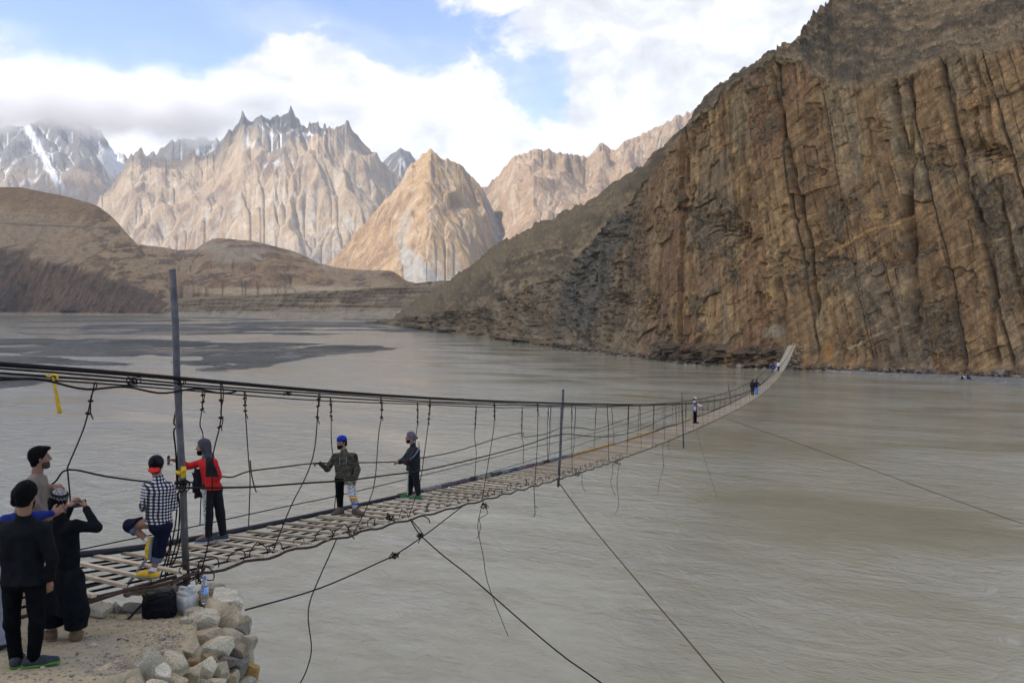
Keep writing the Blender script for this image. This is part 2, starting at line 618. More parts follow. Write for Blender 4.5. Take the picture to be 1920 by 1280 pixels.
# --- hills given by lines along the slope: water line, brow, skyline
def hill_grid(us, rails, rows):
    """rails: list of (d array, z array); rows: number of rows in each strip"""
    Dl, Zl = [], []
    for k in range(len(rails) - 1):
        (d0, z0), (d1, z1) = rails[k], rails[k + 1]
        n = rows[k]
        t = np.linspace(0, 1, n, endpoint=(k == len(rails) - 2))[:, None]
        Dl.append(d0 + (d1 - d0) * t)
        Zl.append(z0 + (z1 - z0) * t)
    Dm = np.concatenate(Dl)
    Zm = np.concatenate(Zl)
    X = (us[None, :] - CU) / F * Dm
    return X, Dm, Zm


def zof(v, d):
    return CAM + (V0 - v) / F * d


m_hill = mat_terrain('hill_scree', 0.07, 2.6, 1.0, 0.34, tint=(1.10, 0.95, 0.76))

# left hill: dark cliff at the water, scree above
us = np.arange(-110, 372, 1.6)
vb = np.full_like(us, 590.3)
db = dwater(vb) + fbm2(us / 60, us * 0, 2, 71) * 30
vf = poly(us, [(-110, 462), (0, 470), (70, 478), (120, 492), (180, 506), (240, 520), (290, 548), (320, 570), (345, 588), (372, 590)]) + fbm2(us / 40, us * 0, 2, 73) * 8
dfc = db + 75
zf = np.maximum(zof(vf, dfc), 1.0)
vs = poly(us, [(-110, 340), (-40, 346), (0, 350), (40, 351), (60, 354), (95, 362), (130, 370), (160, 378), (185, 388), (205, 402), (220, 417), (240, 440), (262, 462), (285, 492), (305, 520), (325, 552), (345, 586), (372, 590)])
vs = vs + fbm2(us / 30, us * 0, 3, 77) * 2.0
ds = np.clip((zf - 0.62 * dfc - CAM) / ((V0 - vs) / F - 0.62), dfc + 15, dfc + 700)
zs = zof(vs, ds)
X, Y, Z = hill_grid(us, [(db - 12, us * 0 - 6), (db, us * 0 + 0.5), (dfc, zf), (ds, zs), (ds + 260, zs - 90)], [4, 90, 120, 14])
t_row = np.concatenate([np.zeros(4), np.linspace(0, 1, 90), np.linspace(1, 2, 120), np.linspace(2, 2.6, 14)])[:, None] + 0 * X
cl = sstep(t_row, 0.03, 0.1) * sstep(t_row, 1.12, 0.98)
sc_ = sstep(t_row, 0.98, 1.15)
n_a = fbm2(X / 60, Z / 60, 5, 81)
n_b = fbm2(X / 14, Z / 30, 5, 83)
n_c = fbm2(X / 90, Y / 140, 5, 87)
rg = fbm2(X / 26, Z / 80, 5, 85, 0.55, True)
Y = Y - cl * (rg * 14 + n_a * 10 + n_b * 4)
Z = Z + sc_ * (n_c * 13 + fbm2(X / 24, Y / 60 + Z / 30, 5, 88, 0.6) * 7) * sstep(t_row, 2.02, 1.7)
uu = X / Y * F + CU
vv = V0 - (Z - CAM) / Y * F
rock = mixc((0.135, 0.10, 0.075), (0.075, 0.064, 0.056), sstep(n_a + n_b * 0.5, -0.15, 0.4))
rock = mixc(rock, (0.17, 0.115, 0.08), sstep(n_b, 0.2, 0.6) * 0.7)
scree = mixc((0.27, 0.215, 0.15), (0.31, 0.235, 0.145), sstep(n_c, -0.3, 0.4))
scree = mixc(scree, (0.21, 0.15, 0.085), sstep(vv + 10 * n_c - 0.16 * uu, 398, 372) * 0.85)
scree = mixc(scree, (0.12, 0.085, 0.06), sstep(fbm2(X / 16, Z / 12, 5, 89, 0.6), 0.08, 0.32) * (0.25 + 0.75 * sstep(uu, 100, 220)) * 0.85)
road = sstep(np.abs(vv - (418 + uu * 0.055) + 1.5 * n_c), 2.6, 1.0) * sstep(uu, 240, 150)
scree = mixc(scree, (0.13, 0.115, 0.10), road * 0.8)
C = mixc(rock, scree, sstep(t_row + 0.25 * n_b, 0.88, 1.12))
C = mixc(C, (0.25, 0.215, 0.17), sstep(t_row, 0.05, 0.02))
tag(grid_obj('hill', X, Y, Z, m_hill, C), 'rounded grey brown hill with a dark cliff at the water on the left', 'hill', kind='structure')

# low brown hills in the middle
us = np.arange(225, 980, 1.8)
vs = poly(us, [(225, 470), (262, 455), (300, 460), (335, 466), (365, 464), (385, 450), (405, 443), (430, 445), (452, 447), (480, 450), (505, 456), (530, 463), (552, 468), (575, 478), (598, 489), (620, 497), (650, 502), (700, 505), (735, 506), (752, 516), (768, 530), (800, 545), (850, 550)])
vs = vs + fbm2(us / 14, us * 0, 4, 91) * 1.6
d0, d1, d2 = us * 0 + 1750, us * 0 + 1950, us * 0 + 2650
z0 = us * 0 + 14
X, Y, Z = hill_grid(us, [(d0, us * 0 + 8), (d1, zof(np.maximum(vs + 4, 548), d1)), (d2, zof(vs, d2)), (d2 + 300, zof(vs, d2) - 120)], [20, 130, 14])
n_c = fbm2(X / 160, Y / 160, 5, 93)
q_ = np.concatenate([np.zeros(20), np.linspace(0, 1, 130), np.linspace(1, 1.4, 14)])[:, None] + 0 * X
Z = Z + (n_c * 34 + fbm2(X / 60, Y / 60, 4, 95, 0.5, True) * 7) * np.clip(np.sin(np.clip(q_, 0, 1) * math.pi), 0, 1)
Z = Z + fbm2(X / 45, Y / 45, 5, 98, 0.6) * 11 * np.clip(np.sin(np.clip(q_, 0, 1) * math.pi), 0, 1)
Z, A = stream_erode(Z, 3.0, 9, 0.09, creep=1)
lg = np.log1p(A)
uu = X / Y * F + CU
vv = V0 - (Z - CAM) / Y * F
n_b = fbm2(X / 50, Y / 50, 5, 97)
C = mixc((0.33, 0.235, 0.135), (0.22, 0.14, 0.082), sstep(n_b + n_c, -0.15, 0.4))
C = mixc(C, (0.34, 0.27, 0.175), sstep(n_b - n_c, 0.2, 0.6))
C = mixc(C, (0.11, 0.082, 0.06), sstep(fbm2(X / 40, Z / 16, 5, 99, 0.62), 0.10, 0.35) * 0.75)
C = mixc(C, (0.33, 0.29, 0.22), sstep(lg + 0.5 * n_b, 2.2, 3.6) * 0.5)
wp = sstep(np.abs(uu - 440) + 30 * n_b + (vv - 478) * 0.8, 62, 38) * sstep(np.abs(vv - 478) + 12 * n_c, 25, 12)
C = mixc(C, (0.36, 0.31, 0.235), wp * 0.8)
wp2 = sstep(np.abs(vv - 545) + 6 * n_b, 9, 4) * sstep(uu, 330, 380)
C = mixc(C, (0.42, 0.36, 0.25), wp2 * 0.8)
tag(grid_obj('hill', X, Y, Z, m_hill, C), 'low brown hills with a pale eroded patch in the middle of the valley', 'hill', kind='structure')

# the cut terrace bank below them
us = np.arange(300, 900, 1.4)
vb = poly(us, [(300, 591.0), (330, 592.5), (400, 595.5), (500, 597), (720, 598), (900, 598)])
db = dwater(vb) + fbm2(us / 60, us * 0, 2, 101) * 16
vt = poly(us, [(300, 588), (322, 570), (345, 562), (420, 557), (500, 552), (560, 548), (640, 545), (700, 540), (760, 534), (800, 528), (900, 522)]) + fbm2(us / 15, us * 0, 2, 103) * 1.2
dm = db + 34
zt = zof(vt, dm + 30)
X, Y, Z = hill_grid(us, [(db - 10, us * 0 - 4), (db, us * 0 + 0.4), (dm, np.minimum(zt * 0.42, zt - 1)), (dm + 30, zt), (db * 0 + 2000, zt + 12)], [4, 30, 46, 30])
t_row = np.concatenate([np.zeros(4), np.linspace(0, 1, 30), np.linspace(1, 2, 46), np.linspace(2, 3, 30)])[:, None] + 0 * X
gz = fbm2(X / 17, Z / 40, 5, 105, 0.55, True)
st = fbm2(X / 90, Z / 1.6, 4, 107)
Y = Y - sstep(t_row, 0.3, 1.0) * sstep(t_row, 2.05, 1.9) * (gz * 8 + st * 3.5)
Z = Z + sstep(t_row, 2.0, 2.2) * fbm2(X / 60, Y / 60, 4, 109) * 4
C = mixc((0.25, 0.215, 0.16), (0.17, 0.145, 0.11), sstep(st + 0.4 * gz, -0.1, 0.35))
C = mixc(C, (0.11, 0.095, 0.075), sstep(fbm2(X / 35, Z / 4, 4, 111), 0.25, 0.5) * sstep(t_row, 0.9, 1.2) * sstep(t_row, 2.1, 1.8) * 0.8)
C = mixc(C, (0.27, 0.245, 0.20), sstep(t_row, 0.9, 0.4))
C = mixc(C, (0.21, 0.175, 0.095), sstep(t_row, 1.92, 2.05) * 0.8)
tag(grid_obj('bank', X, Y, Z, m_hill, C), 'long eroded grey terrace bank along the far river edge', 'bank', kind='structure')

# valley floor under everything beyond the river
vf_me = [(-9000, 1900, -1.0), (9000, 1900, -1.0), (9000, 13500, -1.0), (-9000, 13500, -1.0)]
tag(mesh_obj('valley_floor', vf_me, [(0, 1, 2, 3)], mat_plain('valley_dirt', (0.3, 0.26, 0.2), 0.95, 0.1, 0, 0.2, 0.01, coord='Object')),
    'flat dry valley floor behind the hills', 'ground', kind='structure')

# ================================================================ THE CLIFF
usr = np.concatenate([np.arange(700, 1225, 1.9), np.arange(1225, 1990, 1.45)])
vb = poly(usr, [(700, 605), (720, 608), (760, 612), (800, 618), (850, 624), (900, 630), (950, 638), (1000, 645), (1050, 652), (1100, 658), (1200, 668), (1300, 681), (1400, 688), (1500, 692.5), (1600, 696), (1750, 700), (1920, 706), (1990, 709)])
db = dwater(vb)
bx = (usr - CU) / F * db
arc = np.concatenate([[0], np.cumsum(np.hypot(np.diff(bx), np.diff(db)))])
i0 = int(np.argmin(np.abs(usr - 1240)))
arc = arc - arc[i0]
steep = sstep(usr, 1060, 1330)                      # 0 on the left hillside, 1 on the wall
vf = poly(usr, [(700, 600), (760, 596), (800, 592), (900, 576), (1000, 538), (1060, 505), (1120, 440), (1180, 378), (1230, 315), (1265, 276), (1300, 228), (1340, 192), (1400, 143), (1450, 112), (1500, 112), (1560, 165), (1620, 165), (1700, 140), (1760, 110), (1850, 95), (1920, 82), (1990, 75)])
vf = vf + fbm2(usr / 16, usr * 0, 4, 121) * 6
setb = poly(usr, [(700, 8), (850, 14), (1000, 28), (1100, 30), (1200, 24), (1300, 14), (1500, 12), (1990, 12)])
dfc = db + setb
zf = np.maximum(zof(vf, dfc), 1.5)
vs = poly(usr, [(700, 612), (715, 606), (730, 598), (760, 578), (785, 560), (800, 551), (840, 526), (880, 499), (925, 464), (950, 448), (975, 434), (1010, 418), (1040, 405), (1075, 390), (1100, 379), (1120, 362), (1150, 342), (1180, 322), (1215, 299),
                (1240, 280), (1265, 262), (1280, 243), (1290, 228), (1310, 200), (1330, 181), (1345, 168), (1362, 150), (1385, 138), (1405, 124), (1425, 114), (1440, 98), (1455, 86), (1480, 74), (1500, 62), (1508, 48), (1520, 30), (1535, 14), (1552, 0), (1600, -40), (1700, -75), (1990, -120)])
vs = vs + fbm2(usr / 15, usr * 0, 4, 123, 0.6) * 3.0
sl_t = poly(usr, [(700, 0.62), (1000, 0.68), (1200, 0.95), (1300, 1.2), (1400, 1.0), (1500, 0.85), (1560, 0.8), (1990, 0.8)])
ds = (zf - sl_t * dfc - CAM) / ((V0 - vs) / F - sl_t)
ds = np.clip(np.nan_to_num(ds, nan=0), dfc + 6, dfc + 170)
zs = np.maximum(zof(vs, ds), 0.5)
RW = [5, 400, 170, 10]
X, Y, Z = hill_grid(usr, [(db - 5, usr * 0 - 3), (db, usr * 0 + 0.3), (dfc, zf), (ds, zs), (ds + 60, zs - 12)], RW)
t_row = np.concatenate([np.zeros(RW[0]), np.linspace(0, 1, RW[1]), np.linspace(1, 2, RW[2]), np.linspace(2, 2.5, RW[3])])[:, None] + 0 * X
S = arc[None, :] + 0 * X
ST = steep[None, :] + 0 * X
U = usr[None, :] + 0 * X
vv = V0 - (Z - CAM) / Y * F
tilt = poly(usr, [(700, -0.55), (1100, -0.42), (1200, -0.25), (1300, 0.02), (1400, 0.10), (1500, 0.16), (1700, 0.18), (1850, 0.24), (1990, 0.26)])[None, :]
se = S + tilt * Z + 0.22 * noise2(S / 9, Z / 19, 131) + 0.12 * noise2(S / 2.1, Z / 4, 133)


def slabs(w, L, seed, dip):
    qq = se / w + 0.9 * noise2(se / (w * 2.6), 0 * se, seed)
    k = np.floor(qq)
    hh = (Z - dip * S) / L + hash1(k, seed + 1) * 7 + 0.15 * noise2(se / w, Z / L * 2, seed + 2)
    j = np.floor(hh)
    return k, j, qq - k, hh - j


k1, j1, f1, g1 = slabs(19.0, 60.0, 141, 0.15)
k2, j2, f2, g2 = slabs(7.6, 24.0, 151, 0.45)
k3, j3, f3, g3 = slabs(2.9, 8.0, 161, 0.5)
k4, j4, f4, g4 = slabs(0.95, 3.0, 165, -0.3)
h1 = hash1(k1, 5) * 0.75 + hash2(k1, j1, 6) * 0.25
h2 = hash1(k2, 7) * 0.4 + hash2(k2, j2, 8) * 0.6
h3 = hash1(k3, 9) * 0.3 + hash2(k3, j3, 10) * 0.7
off = (h1 - 0.5) * 3.4 + (h2 - 0.5) * 1.5 + (h3 - 0.5) * 0.6 + (hash2(k4, j4, 11) - 0.5) * 0.24
# each block leans its own way
off += (f1 - 0.5) * (hash1(k1, 15) - 0.5) * 1.2 + (f2 - 0.5) * (hash2(k2, j2, 16) - 0.5) * 2.4 + (g2 - 0.5) * (hash2(k2, j2, 21) - 0.5) * 2.8
off += (f3 - 0.5) * (hash2(k3, j3, 22) - 0.5) * 0.9 + (g3 - 0.5) * (hash2(k3, j3, 23) - 0.5) * 0.8
crack = np.exp(-((np.minimum(f2, 1 - f2) * 7.6) / 0.20) ** 2) * (hash1(k2, 17) > 0.4) * 0.9 + np.exp(-((np.minimum(f3, 1 - f3) * 2.9) / 0.12) ** 2) * (hash2(k3, j3, 18) > 0.68) * 0.4
joint = np.exp(-((np.minimum(g2, 1 - g2) * 24) / 0.25) ** 2) * (hash2(k2, j2, 19) > 0.4) * 0.45 + np.exp(-((np.minimum(g3, 1 - g3) * 8) / 0.16) ** 2) * (hash2(k3, j3, 20) > 0.55) * 0.25
off -= crack + joint
shed = sstep(fbm2(S / 9 + 3, Z / 12, 4, 172), 0.12, 0.3)          # places where plates have broken away
off += fbm2(S / 1.3, Z / 1.9, 5, 171, 0.66) * (0.28 + 0.5 * shed) + fbm2(S / 18, Z / 26, 4, 173) * 0.9 + shed * (hash2(np.floor(se / 0.7), np.floor((Z - 0.6 * S) / 0.9), 174) - 0.5) * 0.5
off -= sstep(fbm2(S / 6, Z / 5, 4, 175), 0.34, 0.5) * 0.9


def gully(pts, width, depth):
    """a chimney in the wall along a line of photo points"""
    pts = np.array(pts, dtype=float)
    c = np.interp(vv, pts[:, 1], pts[:, 0])
    inr = sstep(vv, pts[0, 1] - 12, pts[0, 1] + 20) * sstep(vv, pts[-1, 1] + 10, pts[-1, 1] - 25)
    return 0.62 * depth * np.exp(-((U - c + 3 * noise2(Z / 3, S * 0, 177)) / width) ** 2) * inr


off -= gully([(1672, 140), (1690, 300), (1705, 480), (1712, 640)], 8, 4.2)
off -= gully([(1705, 130), (1702, 300), (1690, 420)], 5, 3.0)
off -= gully([(1440, 130), (1480, 300), (1512, 480), (1524, 600)], 5, 3.6)
off -= gully([(1385, 190), (1390, 300), (1398, 420)], 5, 2.4)
off -= gully([(1283, 260), (1290, 400), (1300, 560)], 4, 2.0)
off -= gully([(1820, 90), (1850, 200), (1885, 420), (1912, 600)], 5, 2.2)
off -= gully([(1762, 110), (1790, 260), (1850, 480), (1866, 690)], 6, 2.6)
off -= gully([(1452, 470), (1460, 560), (1466, 640)], 5, 2.0)


def hollow(u, v, ru, rv, depth, seed):
    g = np.exp(-((U - u) / ru) ** 2 - ((vv - v - (U - u) * 0.18) / rv) ** 2)
    return depth * g * (0.6 + 0.8 * hash2(np.floor(S / 0.9), np.floor((Z - 0.3 * S) / 0.5), seed))


off -= hollow(1365, 430, 28, 14, 3.0, 201) + hollow(1850, 285, 45, 18, 3.2, 203) + hollow(1160, 560, 30, 14, 2.6, 205) + hollow(1225, 575, 16, 26, 3.0, 207) + hollow(1130, 440, 42, 6, 2.2, 208)
wall = sstep(t_row, 0.0, 0.05) * sstep(t_row, 1.03, 0.98)
hillr = fbm2((X + 0.45 * Z) / 13, Z / 30, 5, 180, 0.6, True) * 3.2 + fbm2((X + 0.3 * Z) / 6.5, Z / 9, 5, 181, 0.6) * 2.0 + fbm2(X / 1.6, Z / 1.4, 4, 183, 0.6) * 0.6 + (hash2(np.floor((X + 0.35 * Z) / 2.2), np.floor((Z - 0.2 * X) / 2.6), 184) - 0.5) * 1.1
side = lerp(off * 0.75 + hillr * 0.8, off, ST)
amp_far = np.clip(Y / 220.0, 1.0, 2.6)
disp = wall * side * lerp(amp_far, 1, ST)
# rubble apron under the old path, and the ledge at the water
apron = sstep(U, 1205, 1260) * sstep(U, 1492, 1465) * sstep(Z, 5.4 + 0.6 * 0, 3.2) * 3.4 + sstep(Z, 2.2, 0.6) * 0.9
disp = disp + apron * (0.75 + 0.5 * noise2(S / 1.4, Z / 0.8, 187) + 0.5 * (hash2(np.floor(S / 0.8), np.floor(Z / 0.45), 188) - 0.5)) * sstep(Z, -2, 0)
nx, ny = -0.80, -0.60
top_r = sstep(t_row, 0.97, 1.04)
X = X + nx * disp
Y = Y + ny * disp
rr = fbm2(X / 6.5, Z / 5.0, 5, 191, 0.68) * 3.2 + fbm2(X / 1.1, Z / 0.9, 3, 193, 0.6) * 0.5 + (hash2(np.floor(X / 1.5 + Z * 0.3), np.floor(Z / 1.1), 194) - 0.5) * 1.3
Z = Z + top_r * rr * sstep(t_row, 2.3, 2.0) * lerp(np.minimum(amp_far, 1.25) * 0.7, 1, ST)
# kinds of rock
n_a = fbm2(S / 14, Z / 20, 5, 211)
n_b = fbm2(se / 1.1, Z / 7, 5, 213, 0.6)
n_c = lerp(fbm2(X / 3.2, Z / 3.0, 5, 215), fbm2(S / 3.2, Z / 3.0, 5, 215), ST)
hue = hash2(k2, j2, 12) * 0.6 + hash1(k1, 13) * 0.2 + hash2(k3, j3, 14) * 0.2 + 0.25 * n_a
brown = mixc((0.205, 0.130, 0.070), (0.265, 0.172, 0.092), sstep(hue, 0.3, 0.7))
redb = np.array((0.190, 0.108, 0.064), dtype=np.float32)
greyr = np.array((0.180, 0.155, 0.112), dtype=np.float32)
tanr = np.array((0.34, 0.235, 0.12), dtype=np.float32)
C = mixc(brown, redb, sstep(hash2(k2, j2, 31) + 0.25 * n_a, 0.55, 0.85) * 0.75)
C = mixc(C, greyr, sstep(hash2(k2, j2, 32) + 0.4 * n_a, 0.66, 0.95) * 0.6)
C = mixc(C, tanr, sstep(hash2(k3, j3, 33) + 0.4 * n_c, 0.72, 0.98) * 0.5)
C = mixc(C, (0.095, 0.078, 0.058), sstep(n_b, 0.05, 0.5) * 0.5)
C = mixc(C, (0.095, 0.078, 0.058), np.clip(crack * 1.0 + joint * 1.3, 0, 1) * 0.75)
C = C * (0.80 + 0.40 * hash2(k4, j4, 34))[..., None]
dg = fbm2((S - 1.1 * Z) / 0.9, (S * 1.1 + Z) / 9, 4, 216, 0.6)
C = C * (1 + 0.55 * np.clip(dg, -0.5, 0.5))[..., None]
plate = sstep(np.abs(fbm2((S + 0.5 * Z) / 5, (Z - 0.6 * S) / 3.5, 4, 222)), 0.035, 0.0)
C = mixc(C, (0.07, 0.058, 0.045), plate * 0.7)
C = mixc(C, (0.12, 0.105, 0.082), shed * sstep(n_c, -0.3, 0.4) * 0.6)
C = mixc(C, (0.30, 0.22, 0.14), sstep(-n_b, 0.2, 0.6) * 0.45)
lefth = mixc((0.185, 0.160, 0.122), (0.125, 0.112, 0.092), sstep(n_c + n_a, -0.2, 0.4))
lefth = lefth * (0.68 + 0.64 * hash2(np.floor((X + 0.35 * Z) / 1.8), np.floor((Z - 0.2 * X) / 2.2), 220))[..., None]
lefth = mixc(lefth, (0.065, 0.056, 0.046), sstep(fbm2((X + 0.4 * Z) / 4, Z / 11, 5, 221), 0.12, 0.42) * 0.65)
lefth = mixc(lefth, (0.24, 0.205, 0.15), sstep(-hillr + 1.5 * n_c, 0.6, 2.4) * 0.5)
lefth = mixc(lefth, (0.075, 0.067, 0.056), sstep(hillr + 1.5 * n_c, 0.6, 2.6) * 0.55)
lefth = mixc(lefth, (0.215, 0.155, 0.095), sstep(n_c - n_a, 0.15, 0.5) * 0.6)
C = mixc(lefth, C, np.clip(ST * 0.85 + 0.15, 0, 1))
slab_g = sstep(np.abs(U - (1150 - (vv - 400) * 0.33)) + 10 * n_c, 46, 30) * sstep(vv, 395, 405) * sstep(vv, 650, 590)
C = mixc(C, (0.105, 0.105, 0.10), slab_g * 0.7)
scr = mixc((0.215, 0.165, 0.11), (0.14, 0.115, 0.085), sstep(rr + n_c, -0.3, 0.6))
scr = mixc(scr, (0.27, 0.20, 0.12), sstep(fbm2(X / 2.2, Z / 2.0, 4, 217), 0.2, 0.55) * 0.6)
bh = hash2(np.floor((X + 0.4 * Z) / 1.5), np.floor((Z - 0.2 * X) / 0.9), 218)
scr = scr * (0.62 + 0.75 * bh)[..., None]
scr = mixc(scr, (0.07, 0.058, 0.045), sstep(fbm2(X / 7, Z / 3.5, 5, 219), 0.15, 0.45) * 0.6)
scr = mixc(scr, (0.085, 0.073, 0.058), sstep(rr + 1.2 * n_c, 0.2, 1.5) * 0.6)
scr = mixc(scr, (0.29, 0.235, 0.165), sstep(-rr + n_c, 0.5, 1.8) * 0.45)
scr = mixc(scr, (0.20, 0.165, 0.115), sstep(U, 1260, 1150) * sstep(vv - vs[None, :] + 20 * n_a, 70, 10) * 0.75)
C = mixc(C, scr, top_r)
C = mixc(C, (0.075, 0.068, 0.058), sstep(U, 1215, 1250) * sstep(U, 1480, 1462) * sstep(Z + 0.8 * n_c, 5.6, 4.6) * sstep(n_c, -0.6, 0.2) * 0.8)
C = mixc(C, (0.29, 0.255, 0.19), sstep(np.abs(Z - 2.6 - 0.4 * n_c), 0.9, 0.2) * sstep(U, 1230, 1150) * sstep(n_c, -0.4, 0.3) * 0.55)


def vein(pts, w, c, k):
    global C
    pts = np.array(pts, dtype=float)
    vc = np.interp(U, pts[:, 0], pts[:, 1]) + 5 * n_c
    m_ = sstep(np.abs(vv - vc), w, w * 0.35) * sstep(fbm2(S / 1.4, Z / 1.4, 3, 225), -0.45, 0.0) * (U > pts[0, 0]) * (U < pts[-1, 0]) * (t_row < 1)
    C = mixc(C, c, m_ * k)


vein([(1530, 484), (1560, 470), (1600, 445), (1640, 428), (1680, 416), (1705, 395), (1728, 372)], 4, (0.42, 0.27, 0.11), 0.85)
vein([(1550, 668), (1600, 648), (1640, 628), (1700, 606)], 3.4, (0.40, 0.34, 0.22), 0.8)
vein([(1430, 500), (1500, 470), (1560, 440)], 3, (0.40, 0.27, 0.13), 0.6)
vein([(1290, 640), (1360, 590), (1420, 540), (1470, 500)], 3, (0.36, 0.26, 0.14), 0.55)
vein([(1770, 470), (1840, 452), (1920, 438)], 3, (0.34, 0.25, 0.14), 0.6)
vein([(1600, 470), (1700, 500), (1850, 540), (1920, 552)], 2.2, (0.09, 0.075, 0.06), 0.6)
pat = np.exp(-((U - 1545) / 13) ** 2 - ((vv - 660) / 26) ** 2)
C = mixc(C, (0.36, 0.20, 0.07), sstep(pat + 0.5 * n_c, 0.4, 0.7) * 0.75)
pat = np.exp(-((U - 1440) / 16) ** 2 - ((vv - 552) / 18) ** 2) + np.exp(-((U - 1640) / 18) ** 2 - ((vv - 402) / 20) ** 2) + np.exp(-((U - 1620) / 9) ** 2 - ((vv - 310) / 22) ** 2)
C = mixc(C, (0.34, 0.23, 0.11), sstep(pat + 0.3 * n_c, 0.5, 0.8) * 0.8)
C = mixc(C, (0.33, 0.29, 0.22), sstep(np.exp(-((U - 1440) / 35) ** 2 - ((vv - 622) / 18) ** 2) + 0.3 * n_c, 0.5, 0.8) * 0.6)
m_cliff = mat_terrain('bedded_slate', 0.9, 0.45, 1.0, 0.42, (1.0, 1.0, 0.55), tint=(1.04, 0.93, 0.76))
tag(grid_obj('cliff', X, Y, Z, m_cliff, C), 'tall brown cliff of upright rock slabs across the river', 'cliff', kind='structure')

# rubble fallen along the water's edge
def rubble():
    r = np.random.default_rng(77)
    bm_ = bmesh.new()
    bmesh.ops.create_icosphere(bm_, subdivisions=1, radius=1.0)
    pv = np.array([v.co[:] for v in bm_.verts])
    pf = np.array([[v.index for v in f.verts] for f in bm_.faces])
    bm_.free()
    Vs, Fs, Cs, o = [], [], [], 0
    for k in range(1500):
        u = r.uniform(960, 1500) if r.random() < .8 else r.uniform(1500, 1930)
        i = int(np.argmin(np.abs(usr - u)))
        y = db[i] - r.uniform(-1.0, 5.2) * (1 if u < 1490 else .4)
        x = (u - CU) / F * y - r.uniform(0, 2.0)
        s = min(1.3, 0.16 * math.exp(r.normal(0.45, 0.6)))
        v = pv * (1 + r.normal(0, .2, (len(pv), 1))) * np.array([r.uniform(.8, 1.5), r.uniform(.7, 1.2), r.uniform(.4, .8)]) * s
        a = r.uniform(0, 6.28)
        v = v @ np.array(((math.cos(a), -math.sin(a), 0), (math.sin(a), math.cos(a), 0), (0, 0, 1))).T + np.array((x, y, max(0.0, 0.9 - 0.28 * (db[i] - y)) * r.uniform(0.1, 1.3)))
        Vs.append(v)
        Fs.append(pf + o)
        o += len(pv)
        Cs.append(np.tile(np.array([(0.13, 0.115, 0.10), (0.20, 0.165, 0.125), (0.25, 0.225, 0.19), (0.085, 0.075, 0.068)][r.integers(4)]), (len(pv), 1)))
    return fast_mesh('rubble', np.concatenate(Vs), np.concatenate(Fs), m_cliff, False, np.concatenate(Cs))


tag(rubble(), 'broken rock and boulders fallen along the foot of the cliff at the water', 'rubble', kind='stuff')

# gravel bank at the foot of the cliff
us = np.arange(1470, 2010, 3.0)
vlo = poly(us, [(1470, 690), (1500, 692), (1560, 697), (1640, 702), (1700, 707.5), (1760, 711.5), (1830, 717), (1920, 727), (2010, 734)])
dlo = dwater(vlo)
dhi = dwater(poly(us, [(1470, 688), (1560, 694), (1640, 697), (1760, 699.5), (1920, 704), (2010, 706)]))
t = np.linspace(0, 1, 34)[:, None]
Y = dlo + (dhi - dlo) * t
X = (us - CU) / F * Y
Z = 0.42 * np.sin(np.clip(t * 1.25, 0, 1) * math.pi) ** 0.8 * sstep(us, 1470, 1560)[None, :] - 0.10 + fbm2(X / 2.5, Y / 2.5, 4, 221) * 0.09
n_b = fbm2(X / 0.9, Y / 0.9, 3, 223)
C = mixc((0.20, 0.185, 0.155), (0.34, 0.315, 0.27), sstep(n_b, 0.1, 0.6))
m_grav = mat_terrain('river_gravel', 2.2, 0.12, 1.0, 0.5)
tag(grid_obj('gravel_bank', X, Y, Z, m_grav, C), 'thin grey gravel bar at the foot of the cliff on the right', 'gravel bank', kind='structure')

# ================================================================ WATER AND SANDBARS
def mat_water():
    m = bpy.data.materials.new('silty_water')
    m.use_nodes = True
    t = NT(m.node_tree)
    b = t.n['Principled BSDF']
    g = t.node('ShaderNodeNewGeometry').outputs['Position']
    flow = t.mapping(g, (1, 1, 1), (0, 0, math.radians(25)))
    wide = t.noise(t.mapping(flow, (0.035, 0.10, 1)), 1.0, 4.0, 0.55, 0.8)
    st = t.noise(t.mapping(flow, (0.16, 0.34, 1)), 1.0, 5.0, 0.6, 2.6)
    t.l.new(t.ramp(t.math('ADD', t.math('MULTIPLY', wide, 0.72), t.math('MULTIPLY', st, 0.28)),
                   [(0.36, (0.27, 0.238, 0.152)), (0.5, (0.325, 0.292, 0.196)), (0.64, (0.395, 0.36, 0.265))]), b.inputs['Base Color'])
    b.inputs['IOR'].default_value = 1.33
    b.inputs['Specular IOR Level'].default_value = 0.5
    # roughness stands for ripples too small to resolve
    t.l.new(t.math('ADD', 0.03, t.math('MULTIPLY', wide, 0.10)), b.inputs['Roughness'])
    w1 = t.noise(t.mapping(flow, (0.55, 0.72, 1)), 1.0, 6.0, 0.62, 1.6)
    w2 = t.noise(t.mapping(flow, (2.4, 3.8, 1)), 1.0, 4.0, 0.6, 0.5)
    w3 = t.noise(t.mapping(flow, (0.11, 0.22, 1)), 1.0, 4.0, 0.55, 2.4)
    h = t.math('ADD', t.math('MULTIPLY', w1, 0.40), t.math('ADD', t.math('MULTIPLY', w2, 0.15), t.math('MULTIPLY', w3, 0.5)))
    amp = t.math('ADD', 0.22, t.math('MULTIPLY', t.smooth(wide, 0.36, 0.64), 0.72))
    t.l.new(t.bump(h, amp, 0.50), b.inputs['Normal'])
    return m


wv = [(-3000, -60, 0), (3000, -60, 0), (3000, 2400, 0), (-3000, 2400, 0)]
tag(mesh_obj('water', wv, [(0, 1, 2, 3)], mat_water()), 'wide silty grey brown river under the bridge', 'river', kind='structure')

us = np.arange(-140, 905, 2.6)
vrow = np.concatenate([np.linspace(592.2, 612, 120), np.linspace(612.2, 702, 190), np.linspace(702.6, 760, 40)])
U, VV = np.meshgrid(us, vrow)
Y = dwater(VV)
X = (U - CU) / F * Y


